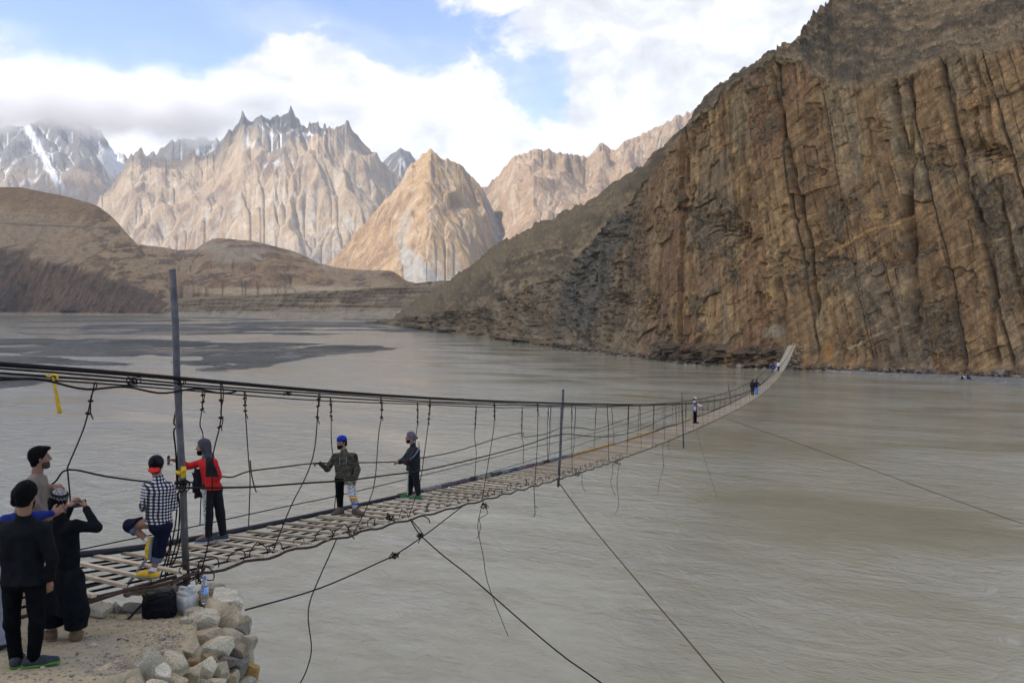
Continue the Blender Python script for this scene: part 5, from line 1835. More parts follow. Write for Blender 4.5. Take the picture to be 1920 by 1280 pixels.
V, Fc = tube_geo(smooth_line([c0, c0.lerp(c1, .3) + Vector((0, 0, .03)), c0.lerp(c1, .65) + Vector((0, 0, -.02)), c1], 6), [.05 + .02 * math.sin(i * 1.3) for i in range(19)], 7)
tag(mesh_obj('log', V, Fc, m_drift, None, True), 'rough weathered log lying under the last planks behind the bag', 'log')

# ---- abutment at the far end
V = []
rr = random.Random(8)
abut = thing('abutment', tuple(px(1481, 692, 172.5)), 0, 'rough stone pier carrying the far end of the bridge at the cliff foot', 'pier')
for r in range(9):
    for k in range(6):
        z = 0.1 + r * 0.6
        base = deck(D_FAR, 0.5)
        p = Vector((base.x + (k - 2.5) * 0.62 + rr.uniform(-.15, .15) + 1.2, base.y + 2.4 + rr.uniform(-.4, .4), z))
        if z > base.z - 0.15:
            continue
        Vv = rock_shape(900 + r * 10 + k, P_V if False else ICO_V[:0].reshape(0, 3) if False else P_V) * np.array((.42, .7, .34))
        c_ = STONE_COL[rr.choice('tgdb')]
        o = fast_mesh('stone', Vv, P_F, m_stone, False, np.tile(np.array(c_) * 0.7, (len(Vv), 1)))
        o.location = p - abut.location
        o.parent = abut
# ================================================================ PEOPLE
def nrm(v):
    v = np.asarray(v, dtype=float)
    return v / max(1e-9, np.linalg.norm(v))


class Sdf:
    """a soft union of tapered limbs and ovals, turned into one closed surface"""
    def __init__(self, k=0.03):
        self.p = []
        self.k = k

    def limb(self, a, b, r1, r2, k=None, flat=None):
        self.p.append(('c', np.array(a, float), np.array(b, float), r1, r2, k, flat))
        return self

    def chain(self, pts, rs, k=None):
        for i in range(len(pts) - 1):
            self.limb(pts[i], pts[i + 1], rs[i], rs[i + 1], k)
        return self

    def oval(self, c, radii, axes=None, k=None):
        A = np.eye(3) if axes is None else np.array(axes, float)
        self.p.append(('e', np.array(c, float), np.array(radii, float), A, None, k, None))
        return self

    def mesh(self, h, cuts=(), noise=None, seed=0, shell_cut=()):
        lo = np.full(3, 1e9)
        hi = -lo
        for q in self.p:
            if q[0] == 'c':
                r = max(q[3], q[4])
                lo = np.minimum(lo, np.minimum(q[1], q[2]) - r)
                hi = np.maximum(hi, np.maximum(q[1], q[2]) + r)
            else:
                r = q[2].max()
                lo = np.minimum(lo, q[1] - r)
                hi = np.maximum(hi, q[1] + r)
        lo -= 3 * h + 0.02
        hi += 3 * h + 0.02
        n = np.ceil((hi - lo) / h).astype(int) + 1
        Dm = np.full(n, 9.0, dtype=np.float32)
        ax = [lo[i] + h * np.arange(n[i]) for i in range(3)]
        for q in self.p:
            k = q[5] if q[5] is not None else self.k
            if q[0] == 'c':
                r = max(q[3], q[4]) + k + 2.5 * h
                l2, h2 = np.minimum(q[1], q[2]) - r, np.maximum(q[1], q[2]) + r
            else:
                r = q[2].max() + k + 2.5 * h
                l2, h2 = q[1] - r, q[1] + r
            i0 = np.clip(np.floor((l2 - lo) / h).astype(int), 0, n - 1)
            i1 = np.clip(np.ceil((h2 - lo) / h).astype(int) + 1, 1, n)
            Xs = ax[0][i0[0]:i1[0]][:, None, None]
            Ys = ax[1][i0[1]:i1[1]][None, :, None]
            Zs = ax[2][i0[2]:i1[2]][None, None, :]
            if q[0] == 'c':
                a, b = q[1], q[2]
                ab = b - a
                L2 = max(1e-9, float(ab @ ab))
                t = np.clip(((Xs - a[0]) * ab[0] + (Ys - a[1]) * ab[1] + (Zs - a[2]) * ab[2]) / L2, 0, 1)
                dx, dy, dz = Xs - a[0] - ab[0] * t, Ys - a[1] - ab[1] * t, Zs - a[2] - ab[2] * t
                if q[6] is not None:          # flattened along one direction
                    f, s = q[6]
                    f = nrm(f)
                    w = dx * f[0] + dy * f[1] + dz * f[2]
                    e = w * (1.0 / s - 1.0)
                    dx, dy, dz = dx + e * f[0], dy + e * f[1], dz + e * f[2]
                d = np.sqrt(dx * dx + dy * dy + dz * dz) - (q[3] + (q[4] - q[3]) * t)
            else:
                c, rad, A = q[1], q[2], q[3]
                px_, py_, pz_ = Xs - c[0], Ys - c[1], Zs - c[2]
                e = [px_ * A[i][0] + py_ * A[i][1] + pz_ * A[i][2] for i in range(3)]
                k0 = np.sqrt(sum((e[i] / rad[i]) ** 2 for i in range(3)))
                k1 = np.sqrt(sum((e[i] / rad[i] ** 2) ** 2 for i in range(3)))
                d = k0 * (k0 - 1) / np.maximum(k1, 1e-6)
            sub = Dm[i0[0]:i1[0], i0[1]:i1[1], i0[2]:i1[2]]
            d = d.astype(np.float32)
            hh = np.maximum(k - np.abs(sub - d), 0) / k
            sub[...] = np.minimum(sub, d) - hh * hh * (k * 0.25)
        if noise:
            amp, fr = noise
            m = np.abs(Dm) < amp * 2 + 2 * h
            ii = np.argwhere(m)
            P = lo + ii * h
            w = noise3(P[:, 0] * fr + seed, P[:, 1] * fr, P[:, 2] * fr * 0.75, 3) * 0.65 + noise3(P[:, 0] * fr * 2.3 + seed, P[:, 1] * fr * 2.3, P[:, 2] * fr * 2.0, 4) * 0.35
            Dm[m] += (w * amp).astype(np.float32)
        for c, nn in cuts:
            c, nn = np.array(c, float), nrm(nn)
            pl = (ax[0] - c[0])[:, None, None] * nn[0] + (ax[1] - c[1])[None, :, None] * nn[1] + (ax[2] - c[2])[None, None, :] * nn[2]
            Dm = np.maximum(Dm, pl.astype(np.float32))
        return nets(Dm, lo, h)


def nets(Dm, lo, h):
    S = Dm < 0
    nx, ny, nz = Dm.shape
    cnt = np.zeros((nx - 1, ny - 1, nz - 1), np.int8)
    for i in (0, 1):
        for j in (0, 1):
            for k in (0, 1):
                cnt += S[i:nx - 1 + i, j:ny - 1 + j, k:nz - 1 + k]
    cells = np.argwhere((cnt > 0) & (cnt < 8))
    idx = np.full(cnt.shape, -1, np.int64)
    idx[tuple(cells.T)] = np.arange(len(cells))
    cor = {}
    for i in (0, 1):
        for j in (0, 1):
            for k in (0, 1):
                cor[(i, j, k)] = Dm[cells[:, 0] + i, cells[:, 1] + j, cells[:, 2] + k]
    pos = np.zeros((len(cells), 3))
    num = np.zeros(len(cells))
    keys = list(cor)
    for a in keys:
        for ax_ in range(3):
            if a[ax_] == 1:
                continue
            b = list(a)
            b[ax_] = 1
            b = tuple(b)
            da, db = cor[a], cor[b]
            cr = (da < 0) != (db < 0)
            t = np.where(cr, da / np.where(cr, da - db, 1), 0)
            p = np.array(a, float)[None, :] + np.zeros((len(cells), 1))
            p[:, ax_] += t
            pos += p * cr[:, None]
            num += cr
    V = lo + (cells + pos / np.maximum(num, 1)[:, None]) * h
    Q = []
    for ax_ in range(3):
        o1, o2 = (ax_ + 1) % 3, (ax_ + 2) % 3
        s0 = [slice(None)] * 3
        s1 = [slice(None)] * 3
        s0[ax_] = slice(0, -1)
        s1[ax_] = slice(1, None)
        cr = S[tuple(s0)] != S[tuple(s1)]
        e = np.argwhere(cr)
        ok = (e[:, o1] > 0) & (e[:, o2] > 0) & (e[:, o1] < Dm.shape[o1] - 1) & (e[:, o2] < Dm.shape[o2] - 1)
        e = e[ok]
        if len(e) == 0:
            continue
        ins = S[tuple(e.T)]

        def cell(a, b):
            c = e.copy()
            c[:, o1] -= a
            c[:, o2] -= b
            return idx[tuple(c.T)]
        q = np.stack([cell(1, 1), cell(0, 1), cell(0, 0), cell(1, 0)], -1)
        q[~ins] = q[~ins][:, ::-1]
        Q.append(q)
    Q = np.concatenate(Q) if Q else np.zeros((0, 4), int)
    Q = Q[(Q >= 0).all(1)]
    return V, Q


def add_mesh(name, vq, mat, parent, smooth=True):
    V, Q = vq
    o = fast_mesh(name, V, Q, mat, smooth)
    o.parent = parent
    return o


def merge(*vqs):
    Vs, Qs, o = [], [], 0
    for V, Q in vqs:
        Vs.append(V)
        Qs.append(Q + o)
        o += len(V)
    return np.concatenate(Vs), np.concatenate(Qs)


def hand_sdf(w, dirv, palm, thumb, curl=0.5, s=1.0):
    """wrist point, direction the hand points, the way the palm faces, the side the thumb is on"""
    d = nrm(dirv)
    pn = nrm(np.array(palm, float) - d * np.dot(palm, d))
    t = np.array(thumb, float)
    t = nrm(t - d * np.dot(t, d) - pn * np.dot(t, pn))
    S = Sdf(0.006)
    S.oval(w + d * 0.045 * s, (0.050 * s, 0.040 * s, 0.016 * s), [d, t, pn], 0.012)
    S.limb(w - d * 0.02 * s, w + d * 0.03 * s, 0.026 * s, 0.024 * s, 0.02)
    for i, (off, L) in enumerate(((0.030, 0.072), (0.010, 0.080), (-0.010, 0.074), (-0.029, 0.058))):
        b = w + d * 0.082 * s + t * off * s
        a = curl * (0.9 + 0.1 * i)
        d1 = d * math.cos(a * 0.8) + pn * math.sin(a * 0.8)
        d2 = d * math.cos(a * 2.0) + pn * math.sin(a * 2.0)
        d3 = d * math.cos(a * 2.9) + pn * math.sin(a * 2.9)
        p1 = b + d1 * L * 0.45 * s
        p2 = p1 + d2 * L * 0.32 * s
        p3 = p2 + d3 * L * 0.26 * s
        S.chain([b, p1, p2, p3], [0.0098 * s, 0.0090 * s, 0.0082 * s, 0.0070 * s], 0.004)
    b = w + d * 0.025 * s + t * 0.030 * s
    p1 = b + (d * 0.62 + t * 0.6 + pn * 0.35 * curl) * 0.042 * s
    p2 = p1 + (d * 0.85 + t * 0.15 + pn * 0.6 * curl) * 0.034 * s
    S.chain([b, p1, p2], [0.014 * s, 0.0115 * s, 0.009 * s], 0.008)
    return S


m_skin = mat_plain('skin', (0.25, 0.125, 0.075), 0.6, 0.35, 0, 0.12, 30)
m_hair = mat_plain('black_hair', (0.004, 0.0035, 0.003), 0.8, 0.08, 0, 0.5, 60, 0.5, 160)
m_eye = mat_plain('eye', (0.03, 0.02, 0.015), 0.3, 0.5, 0, 0.1)


def cloth(name, c, rough=0.9, vary=0.18, scale=14, spec=0.15):
    return mat_plain(name, c, rough, spec, 0, vary, scale, 0.25, 220)


class Person:
    """joints are read from the photograph: (column, row, metres further away than the feet)"""
    def __init__(self, u0, v0, d, label, ground=None, group=None, cell=0.012):
        self.u0, self.v0, self.d = u0, v0, d
        X = (u0 - CU) / F * d
        self.th = math.atan2(X, d)
        base = px(u0, v0, d)
        if ground is not None:
            base.z = ground
        self.root = thing('person', tuple(base), -self.th, label, 'person', group)
        self.cell = cell

    def j(self, u, v, dy=0.0):
        w = px(u, v, self.d + dy * math.cos(self.th)) - self.root.location
        c, s = math.cos(self.th), math.sin(self.th)
        return np.array((w.x * c - w.y * s, w.x * s + w.y * c, w.z))

    # ---- head
    def head(self, c, f, up=(0, 0, 1), s=1.0):
        f = nrm(f)
        up = np.array(up, float)
        r = nrm(np.cross(f, up))
        up = np.cross(r, f)
        self.hc, self.hf, self.hr, self.hu, self.hs = c, f, r, up, s
        return f, r, up

    def hp(self, a, b, c):
        return self.hc + (self.hf * a + self.hr * b + self.hu * c) * self.hs

    def head_prims(self, S):
        s = self.hs
        A = [self.hf, self.hr, self.hu]
        S.oval(self.hp(-0.012, 0, 0.028), (0.096 * s, 0.075 * s, 0.092 * s), A, 0.03)
        S.oval(self.hp(0.028, 0, -0.045), (0.062 * s, 0.056 * s, 0.070 * s), A, 0.03)
        S.oval(self.hp(0.062, 0, -0.092), (0.026 * s, 0.028 * s, 0.022 * s), A, 0.02)
        S.limb(self.hp(0.084, 0, 0.018), self.hp(0.106, 0, -0.026), 0.009 * s, 0.0145 * s, 0.012)
        S.limb(self.hp(0.076, -0.034, 0.026), self.hp(0.076, 0.034, 0.026), 0.010 * s, 0.010 * s, 0.014)
        S.limb(self.hp(0.083, -0.018, -0.058), self.hp(0.083, 0.018, -0.058), 0.008 * s, 0.008 * s, 0.008)
        for q in (-1, 1):
            S.oval(self.hp(0.060, q * 0.040, -0.02), (0.022 * s, 0.018 * s, 0.02 * s), A, 0.015)
            S.oval(self.hp(-0.008, q * 0.078, -0.006), (0.018 * s, 0.008 * s, 0.030 * s), A, 0.006)
        S.limb(self.hp(-0.02, 0, -0.05), self.neck, 0.054 * s, 0.060 * s, 0.03)

    def eyes(self):
        S = Sdf(0.001)
        for q in (-1, 1):
            S.oval(self.hp(0.0785, q * 0.031, 0.006), (0.010 * self.hs, 0.013 * self.hs, 0.007 * self.hs), [self.hf, self.hr, self.hu])
        add_mesh('eyes', S.mesh(0.004), m_eye, self.root)
        S = Sdf(0.001)
        for q in (-1, 1):
            S.limb(self.hp(0.086, q * 0.012, 0.028), self.hp(0.076, q * 0.048, 0.030), 0.0055 * self.hs, 0.004 * self.hs)
        add_mesh('eyebrows', S.mesh(0.004), m_hair, self.root)

    def hair(self, mat=None, back=0.0, thick=0.008, low=-0.082):
        s = self.hs
        S = Sdf(0.02)
        A = [self.hf, self.hr, self.hu]
        S.oval(self.hp(-0.014 - back * 0.3, 0, 0.036), ((0.100 + thick) * s, (0.077 + thick) * s, (0.092 + thick) * s), A)
        S.oval(self.hp(-0.052, 0, -0.025), (0.050 * s, 0.066 * s, 0.075 * s), A)
        S.oval(self.hp(-0.055, 0, -0.075), (0.030 * s, 0.048 * s, 0.040 * s), A)
        if back:
            S.oval(self.hp(-0.10, 0, -0.04), (0.04 * s, 0.045 * s, 0.06 * s), A)
        cuts = [(self.hp(0.055, 0, 0.045), self.hf * 0.80 - self.hu * 0.60), (self.hp(-0.05, 0, low), -self.hu + self.hf * 0.25)]
        add_mesh('hair', S.mesh(min(self.cell, 0.008), cuts, (0.006, 55)), mat or m_hair, self.root)

    def beard(self, mat=None, full=True):
        s = self.hs
        S = Sdf(0.02)
        A = [self.hf, self.hr, self.hu]
        S.oval(self.hp(0.030, 0, -0.052), (0.067 * s, 0.0605 * s, 0.074 * s), A)
        S.oval(self.hp(0.062, 0, -0.100), (0.034 * s, 0.036 * s, 0.032 * s), A)
        cuts = [(self.hp(0.088, 0, -0.050), self.hu * 0.9 + self.hf * 0.10), (self.hp(0.004, 0, 0), -self.hf)]
        add_mesh('beard', S.mesh(min(self.cell, 0.007), cuts, (0.004, 70)), mat or m_hair, self.root)

    # ---- body
    def build(self, J, skin_r=1.0, hands=(), bare_leg=False):
        self.J = J
        S = Sdf(0.035)
        self.head_prims(S)
        r = skin_r
        mid = (J['hl'] + J['hr']) / 2
        ch = (J['sl'] + J['sr']) / 2
        S.limb(J['sl'], J['sr'], 0.050 * r, 0.050 * r, 0.03)
        S.limb(ch * 0.75 + mid * 0.25, mid, 0.075 * r, 0.075 * r, 0.04)
        for q in 'lr':
            S.chain([J['s' + q], J['e' + q], J['w' + q]], [0.047 * r, 0.036 * r, 0.025 * r])
            S.chain([J['h' + q], J['k' + q], J['a' + q]], [0.072 * r, 0.050 * r, 0.034 * r])
            S.limb(J['a' + q], J['t' + q], 0.032 * r, 0.024 * r)
        parts = [S.mesh(max(self.cell, 0.009) if not bare_leg else 0.009)]
        for w, dv, pn, tb, curl in hands:
            parts.append(hand_sdf(w, dv, pn, tb, curl).mesh(max(0.0045, self.cell * 0.4)))
        self.body = add_mesh('body', merge(*parts), m_skin, self.root)
        return self

    def top(self, name, mat, hem, r=1.0, sleeve=1.0, noise=(0.007, 11), fat=1.0, skirt=None, collar=0.0, hemn=None, arms='lr', seed=0):
        J = self.J
        S = Sdf(0.045)
        mid = (J['hl'] + J['hr']) / 2
        ch = (J['sl'] + J['sr']) / 2
        ax_ = J['sr'] - J['sl']
        fr = nrm(np.cross(ax_, (0, 0, 1))) if np.linalg.norm(ax_[:2]) > 0.02 else np.array((0, 1.0, 0))
        S.limb(J['sl'] + ax_ * 0.10, J['sr'] - ax_ * 0.10, 0.070 * r * fat, 0.070 * r * fat, 0.06)
        S.limb(self.neck - (0, 0, 0.035), ch - (0, 0, 0.03), 0.062, 0.10, 0.06)
        a, b = ch + ax_ * 0.20, ch - ax_ * 0.20
        hx = nrm(ax_) * 0.055 * fat
        dn = mid - ch
        for q in (-1, 1):
            S.limb(ch + ax_ * 0.2 * q + dn * 0.12, mid + hx * q * 1.1 + dn * 0.05, 0.108 * r * fat, 0.108 * r * fat, 0.06)
        if skirt is not None:
            for q in (-1, 1):
                S.limb(mid + hx * q, np.array([mid[0] + hx[0] * q * skirt[1], mid[1] + hx[1] * q * skirt[1], skirt[0]]), 0.115 * r * fat, skirt[2], 0.06)
        else:
            for q in (-1, 1):
                S.limb(mid + hx * q, mid + hx * q * 1.15 + dn * 0.22, 0.112 * r * fat, 0.118 * r * fat, 0.06)
        if collar:
            nk = self.neck
            S.limb(nk - (0, 0, 0.05), nk + (0, 0, collar), 0.072, 0.066, 0.03)
        for q in arms:
            e = J['e' + q] + (J['w' + q] - J['e' + q]) * sleeve
            S.chain([J['s' + q], J['e' + q], e], [0.066 * r * fat, 0.052 * r * fat, 0.040 * r * fat], 0.035)
        cuts = [((0, 0, hem), hemn or (0, 0, -1))] if hem is not None else []
        o = add_mesh(name, S.mesh(self.cell, cuts, noise, seed), mat, self.root)
        return o

    def trousers(self, name, mat, cuff=0.0, wide=(0.092, 0.068, 0.052), noise=(0.007, 12), ends=None, seed=3, sep=False, waist=0.05):
        J = self.J
        mid = (J['hl'] + J['hr']) / 2
        out = []
        for q in 'lr':
            S = Sdf(0.03)
            end = J['a' + q] if not ends else J['k' + q] + (J['a' + q] - J['k' + q]) * ends[q]
            S.limb(mid + (0, 0, waist), J['h' + q], 0.105, 0.10, 0.05)
            S.limb(mid + (0, 0, waist + 0.04), (J['hl'] + J['hr']) / 2, 0.11, 0.11, 0.05)
            S.chain([J['h' + q], J['k' + q], end], list(wide), 0.03)
            cuts = [((0, 0, cuff), (0, 0, -1))] if cuff else []
            if ends:
                cuts.append((end, end - J['k' + q]))
            out.append((S, cuts))
        if sep:
            for (S, cuts), m in zip(out, mat):
                add_mesh(name, S.mesh(self.cell, cuts, noise, seed), m, self.root)
        else:
            add_mesh(name, merge(*[S.mesh(self.cell, cuts, noise, seed) for S, cuts in out]), mat, self.root)

    def shoes(self, mat, sole, boot=0.0, s=1.0, flat_to=None, names=('shoe', 'sole'), size=1.0):
        J = self.J
        for q in 'lr':
            a, t = J['a' + q], J['t' + q]
            dv = nrm(t - a)
            dv[2] *= 0.15
            dv = nrm(dv)
            heel = np.array([a[0], a[1], 0.045]) - dv * 0.045
            toe = heel + dv * 0.255 * size
            z0 = min(0.0, 0)
            S = Sdf(0.03)
            S.chain([heel + (0, 0, .005), heel + dv * 0.12, toe - dv * .04 - (0, 0, 0.008)], [0.046 * s, 0.048 * s, 0.042 * s])
            S.limb(a - (0, 0, 0.01), heel + (0, 0, 0.02) + dv * 0.03, 0.043 * s, 0.045 * s)
            if boot:
                S.limb(a + (0, 0, boot), a - (0, 0, 0.02), 0.058 * s, 0.055 * s)
            cuts = [((0, 0, 0.016), (0, 0, -1))]
            if boot:
                cuts.append((a + np.array((0, 0, boot)), (0, 0, 1)))
            o = add_mesh(names[0], S.mesh(0.008, cuts, (0.003, 25)), mat, self.root)
            S = Sdf(0.02)
            S.chain([heel - (0, 0, .02), heel + dv * 0.12 - (0, 0, .02), toe - dv * .04 - (0, 0, 0.02)], [0.050 * s, 0.050 * s, 0.046 * s])
            add_mesh(names[1], S.mesh(0.007, [((0, 0, 0.0), (0, 0, -1)), ((0, 0, 0.027), (0, 0, 1))]), sole, o)


def mat_pattern(name, build):
    m = bpy.data.materials.new(name)
    m.use_nodes = True
    t = NT(m.node_tree)
    b = t.n['Principled BSDF']
    o = t.node('ShaderNodeTexCoord').outputs['Object']
    t.l.new(build(t, o), b.inputs['Base Color'])
    b.inputs['Roughness'].default_value = 0.9
    b.inputs['Specular IOR Level'].default_value = 0.15
    t.l.new(t.bump(t.noise(o, 200, 3), 0.2, 0.004), b.inputs['Normal'])
    return m


def deck_base(u, v, f0=0.02, f1=0.75):
    """the spot on the deck seen at (u, v): depth of the left edge and place across"""
    best = None
    for i in range(60):
        f = f0 + (f1 - f0) * i / 59
        lo, hi = 10.0, 170.0
        for _ in range(50):
            m = (lo + hi) / 2
            p = deck(m, f)
            if p.x / p.y * F + CU < u:
                lo = m
            else:
                hi = m
        p = deck(lo, f, 0.075)
        vv_ = V0 + (CAM - p.z) / p.y * F
        if best is None or abs(vv_ - v) < best[0]:
            best = (abs(vv_ - v), p, lo, f)
    return best[1]


m_black = cloth('black_cotton', (0.005, 0.005, 0.0055), .95, .4, 14, .05)
m_char = cloth('charcoal_cotton', (0.012, 0.012, 0.013), .9, .3, 14, .05)
m_jean = cloth('dark_denim', (0.006, 0.008, 0.022), .9, .3, 30)
m_jean_in = cloth('denim_cuff', (0.10, 0.115, 0.14), .9, .2, 30)
A_ = np.array

# ---------------- the man in the black jacket, back to the camera
p = px(50, 1250, 7.45)
P = Person(50, 1250, 7.45, 'man in black jacket and black trousers seen from behind, green soled trainers', gz(p.x, p.y), None, 0.010)
j = P.j
P.neck = j(44, 968, 0.0)
P.head(j(49, 929, 0.01), (0.42, 0.90, -0.08), s=1.06)
J = dict(sl=j(-2, 992, 0.05), sr=j(82, 992, -0.02), el=j(-22, 1048, -0.02), er=j(97, 1046, -0.03), wl=j(-26, 1094, 0.10), wr=j(92, 1090, 0.06), hl=j(24, 1086, 0.02), hr=j(66, 1086, 0.0),
         kl=j(22, 1168, 0.04), kr=j(70, 1168, 0.0), al=j(30, 1233, 0.02), ar=j(62, 1233, 0.02), tl=j(40, 1247, 0.24), tr=j(104, 1247, 0.12))
P.build(J, hands=[(J['wr'], j(92, 1105, .08) - j(92, 1090, .06), (-0.3, 1, 0), (-1, -0.1, 0), 0.6), (J['wl'], j(-26, 1105, .12) - j(-26, 1094, .10), (0.3, 1, 0), (1, 0.1, 0), 0.6)])
P.hair(None, 0.0, 0.012)
P.beard()
P.trousers('trousers', m_black, 0.055, (0.092, 0.070, 0.056), (0.008, 12))
P.top('jacket', m_black if False else cloth('black_jacket', (0.006, 0.0062, 0.007), .85, .4, 12, .10), j(0, 1092)[2], 1.0, 0.96, (0.014, 8), 1.08, None, 0.045)
P.shoes(cloth('dark_mesh_shoe', (0.045, 0.048, 0.05), .85, .3, 40), cloth('green_sole', (0.10, 0.26, 0.035), .7, .2), 0, 1.0, names=('trainer', 'sole'), size=1.04)

# ---------------- the man with the patterned cap, filming with a phone
p = px(118, 1208, 8.62)
P = Person(118, 1208, 8.62, 'man in dark shalwar kameez and black and white patterned cap holding up a phone', gz(p.x, p.y), None, 0.010)
j = P.j
P.neck = j(113, 972, 0.02)
P.head(j(110, 945, 0.05), (0.80, 0.58, -0.16), s=1.0)
J = dict(sl=j(97, 987, 0.16), sr=j(142, 987, -0.05), el=j(112, 993, 0.42), er=j(181, 988, 0.10), wl=j(131, 950, 0.50), wr=j(161, 952, 0.34), hl=j(107, 1085, 0.10), hr=j(137, 1085, -0.02),
         kl=j(103, 1150, 0.08), kr=j(143, 1148, -0.02), al=j(95, 1200, 0.04), ar=j(142, 1196, 0.0), tl=j(91, 1206, 0.25), tr=j(150, 1202, 0.24))
P.build(J, hands=[(J['wr'], A_((-0.30, 0.35, 0.85)), A_((-0.8, 0.2, -0.4)), A_((-0.3, -0.9, 0.2)), 0.75), (J['wl'], A_((0.25, 0.05, 0.55)), A_((0.6, 0.2, -0.3)), A_((0.2, -0.9, 0.3)), 0.7)])
P.hair(None, 0.0, 0.006)
P.beard(mat_plain('greying_beard', (0.05, 0.04, 0.035), .7, .2, 0, .5, 60))
m_kam = cloth('dark_kameez', (0.008, 0.0085, 0.0095), .95, .4, 10, .06)
P.trousers('shalwar', m_kam, 0.15, (0.12, 0.125, 0.105), (0.014, 8))
P.top('kameez', m_kam, j(0, 1150)[2], 1.0, 0.93, (0.014, 7), 1.02, (j(0, 1165)[2], 1.7, 0.13), 0.02)
P.shoes(cloth('tan_boot', (0.17, 0.095, 0.045), .75, .3, 20, .3), cloth('tan_sole', (0.22, 0.14, 0.09), .8), 0.11, 1.05, names=('boot', 'sole'), size=1.0)


def cap_col(t, o):
    sx = t.node('ShaderNodeSeparateXYZ')
    t.l.new(o, sx.inputs[0])
    r = t.math('SQRT', t.math('ADD', t.math('POWER', sx.outputs[0], 2.0), t.math('POWER', sx.outputs[1], 2.0)))
    an = t.math('ARCTAN2', sx.outputs[1], sx.outputs[0])
    star = t.math('ADD', 0.043, t.math('MULTIPLY', 0.010, t.math('COSINE', t.math('MULTIPLY', an, 8.0))))
    in_star = t.math('LESS_THAN', r, star)
    core = t.math('LESS_THAN', r, t.math('ADD', 0.020, t.math('MULTIPLY', 0.009, t.math('COSINE', t.math('MULTIPLY', an, 4.0)))))
    ring = t.math('LESS_THAN', t.math('ABSOLUTE', t.math('SUBTRACT', r, 0.063)), 0.0045)
    star2 = t.math('LESS_THAN', t.math('ABSOLUTE', t.math('SUBTRACT', r, star)), 0.006)
    zig = t.math('LESS_THAN', t.math('ABSOLUTE', t.math('SUBTRACT', sx.outputs[2], t.math('ADD', 0.020, t.math('MULTIPLY', 0.012, t.math('SINE', t.math('MULTIPLY', an, 18.0)))))), 0.0045)
    side = t.math('GREATER_THAN', r, 0.072)
    c = t.mix(t.math('MAXIMUM', star2, t.math('MAXIMUM', core, ring)), (0.012, 0.012, 0.013), (0.36, 0.33, 0.31))
    return t.mix(side, c, t.mix(zig, (0.014, 0.013, 0.013), (0.34, 0.31, 0.29)))


V, Fc = lathe([(.092, -.02), (.096, 0.0), (.094, .03), (.088, .052), (.078, .060), (.04, .064), (.002, .065)], 36)
capo = mesh_obj('cap', V, Fc, mat_pattern('kufi_print', cap_col), P.root, True)
capo.location = P.hp(-0.012, 0, 0.075)
capo.rotation_euler = (math.radians(17), math.radians(5), 0.3)
# the phone he holds
ph = thing('phone', tuple(px(147, 944, 8.62 + 0.5)), -P.th + 0.35, 'dark phone held up sideways by the man with patterned cap', 'phone')
m_phone = mat_plain('phone_black', (0.006, 0.006, 0.007), .5, .15)
V, Fc = box_geo((0, 0, 0), .165, .011, .078)
mesh_obj('body', V, Fc, m_phone, ph)
V, Fc = box_geo((0, -.0075, 0), .150, .002, .068)
mesh_obj('screen', V, Fc, mat_plain('phone_screen', (0.008, 0.008, 0.010), .3, .3), ph)

# ---------------- the one in blue, mostly hidden
p = px(4, 1230, 8.05)
P = Person(4, 1230, 8.05, 'person in blue sleeves and pale trousers half hidden behind the black jacket man', gz(p.x, p.y), None, 0.012)
j = P.j
P.neck = j(38, 958, 0.1)
P.head(j(44, 930, 0.14), (0.85, 0.5, 0), s=0.9)
J = dict(sl=j(8, 977, 0.06), sr=j(60, 970, 0.18), el=j(-16, 1015, 0.10), er=j(76, 966, 0.32), wl=j(0, 1045, 0.28), wr=j(97, 962, 0.42), hl=j(-4, 1078, 0.08), hr=j(26, 1078, 0.12),
         kl=j(-8, 1155, 0.08), kr=j(10, 1155, 0.14), al=j(-18, 1220, 0.06), ar=j(2, 1220, 0.10), tl=j(-10, 1228, 0.3), tr=j(18, 1228, 0.24))
P.build(J, hands=[(J['wr'], A_((0.7, 0.3, 0.2)), A_((0, 1, 0)), A_((0, 0, 1)), .6), (J['wl'], A_((0.3, 0.6, -0.4)), A_((1, 0, 0)), A_((0, 0, 1)), .6)])
P.hair(None, 0.03, 0.012)
P.trousers('trousers', cloth('pale_grey_cotton', (0.30, 0.29, 0.31), .9, .12), 0.05, (0.10, 0.085, 0.085), (0.010, 9))
P.top('shirt', cloth('royal_blue_cotton', (0.010, 0.020, 0.13), .85, .25, 10), j(0, 1065)[2], 0.92, 0.95, (0.008, 10), 0.95)
P.shoes(cloth('sandal_leather', (0.05, 0.032, 0.022), .8), cloth('sandal_sole', (0.03, 0.025, 0.02), .8), 0, .95, names=('sandal', 'sole'))

# ---------------- the man in the tan sweater
P = Person(72, 1116, 9.45, 'man in tan sweater looking to the right beyond the others, hand on a rope', None, None, 0.011)
j = P.j
P.neck = j(70, 885, 0.0)
P.head(j(75, 858, 0.0), (0.985, 0.10, 0.03), s=1.05)
J = dict(sl=j(76, 899, 0.18), sr=j(60, 901, -0.17), el=j(86, 932, 0.27), er=j(66, 944, -0.22), wl=j(95, 913, 0.14), wr=j(84, 968, -0.10), hl=j(70, 986, 0.09), hr=j(64, 986, -0.08),
         kl=j(72, 1046, 0.09), kr=j(66, 1046, -0.07), al=j(70, 1102, 0.09), ar=j(64, 1102, -0.08), tl=j(100, 1112, 0.10), tr=j(92, 1112, -0.10))
P.build(J, hands=[(J['wl'], A_((0.9, -0.15, 0.12)), A_((0, 0.3, -1)), A_((0.1, -1, 0.2)), .45), (J['wr'], A_((0.6, 0.4, -0.5)), A_((0, 1, 0)), A_((0.5, 0, 0.8)), .5)])
P.hair(None, 0.0, 0.011)
S = Sdf(0.02)
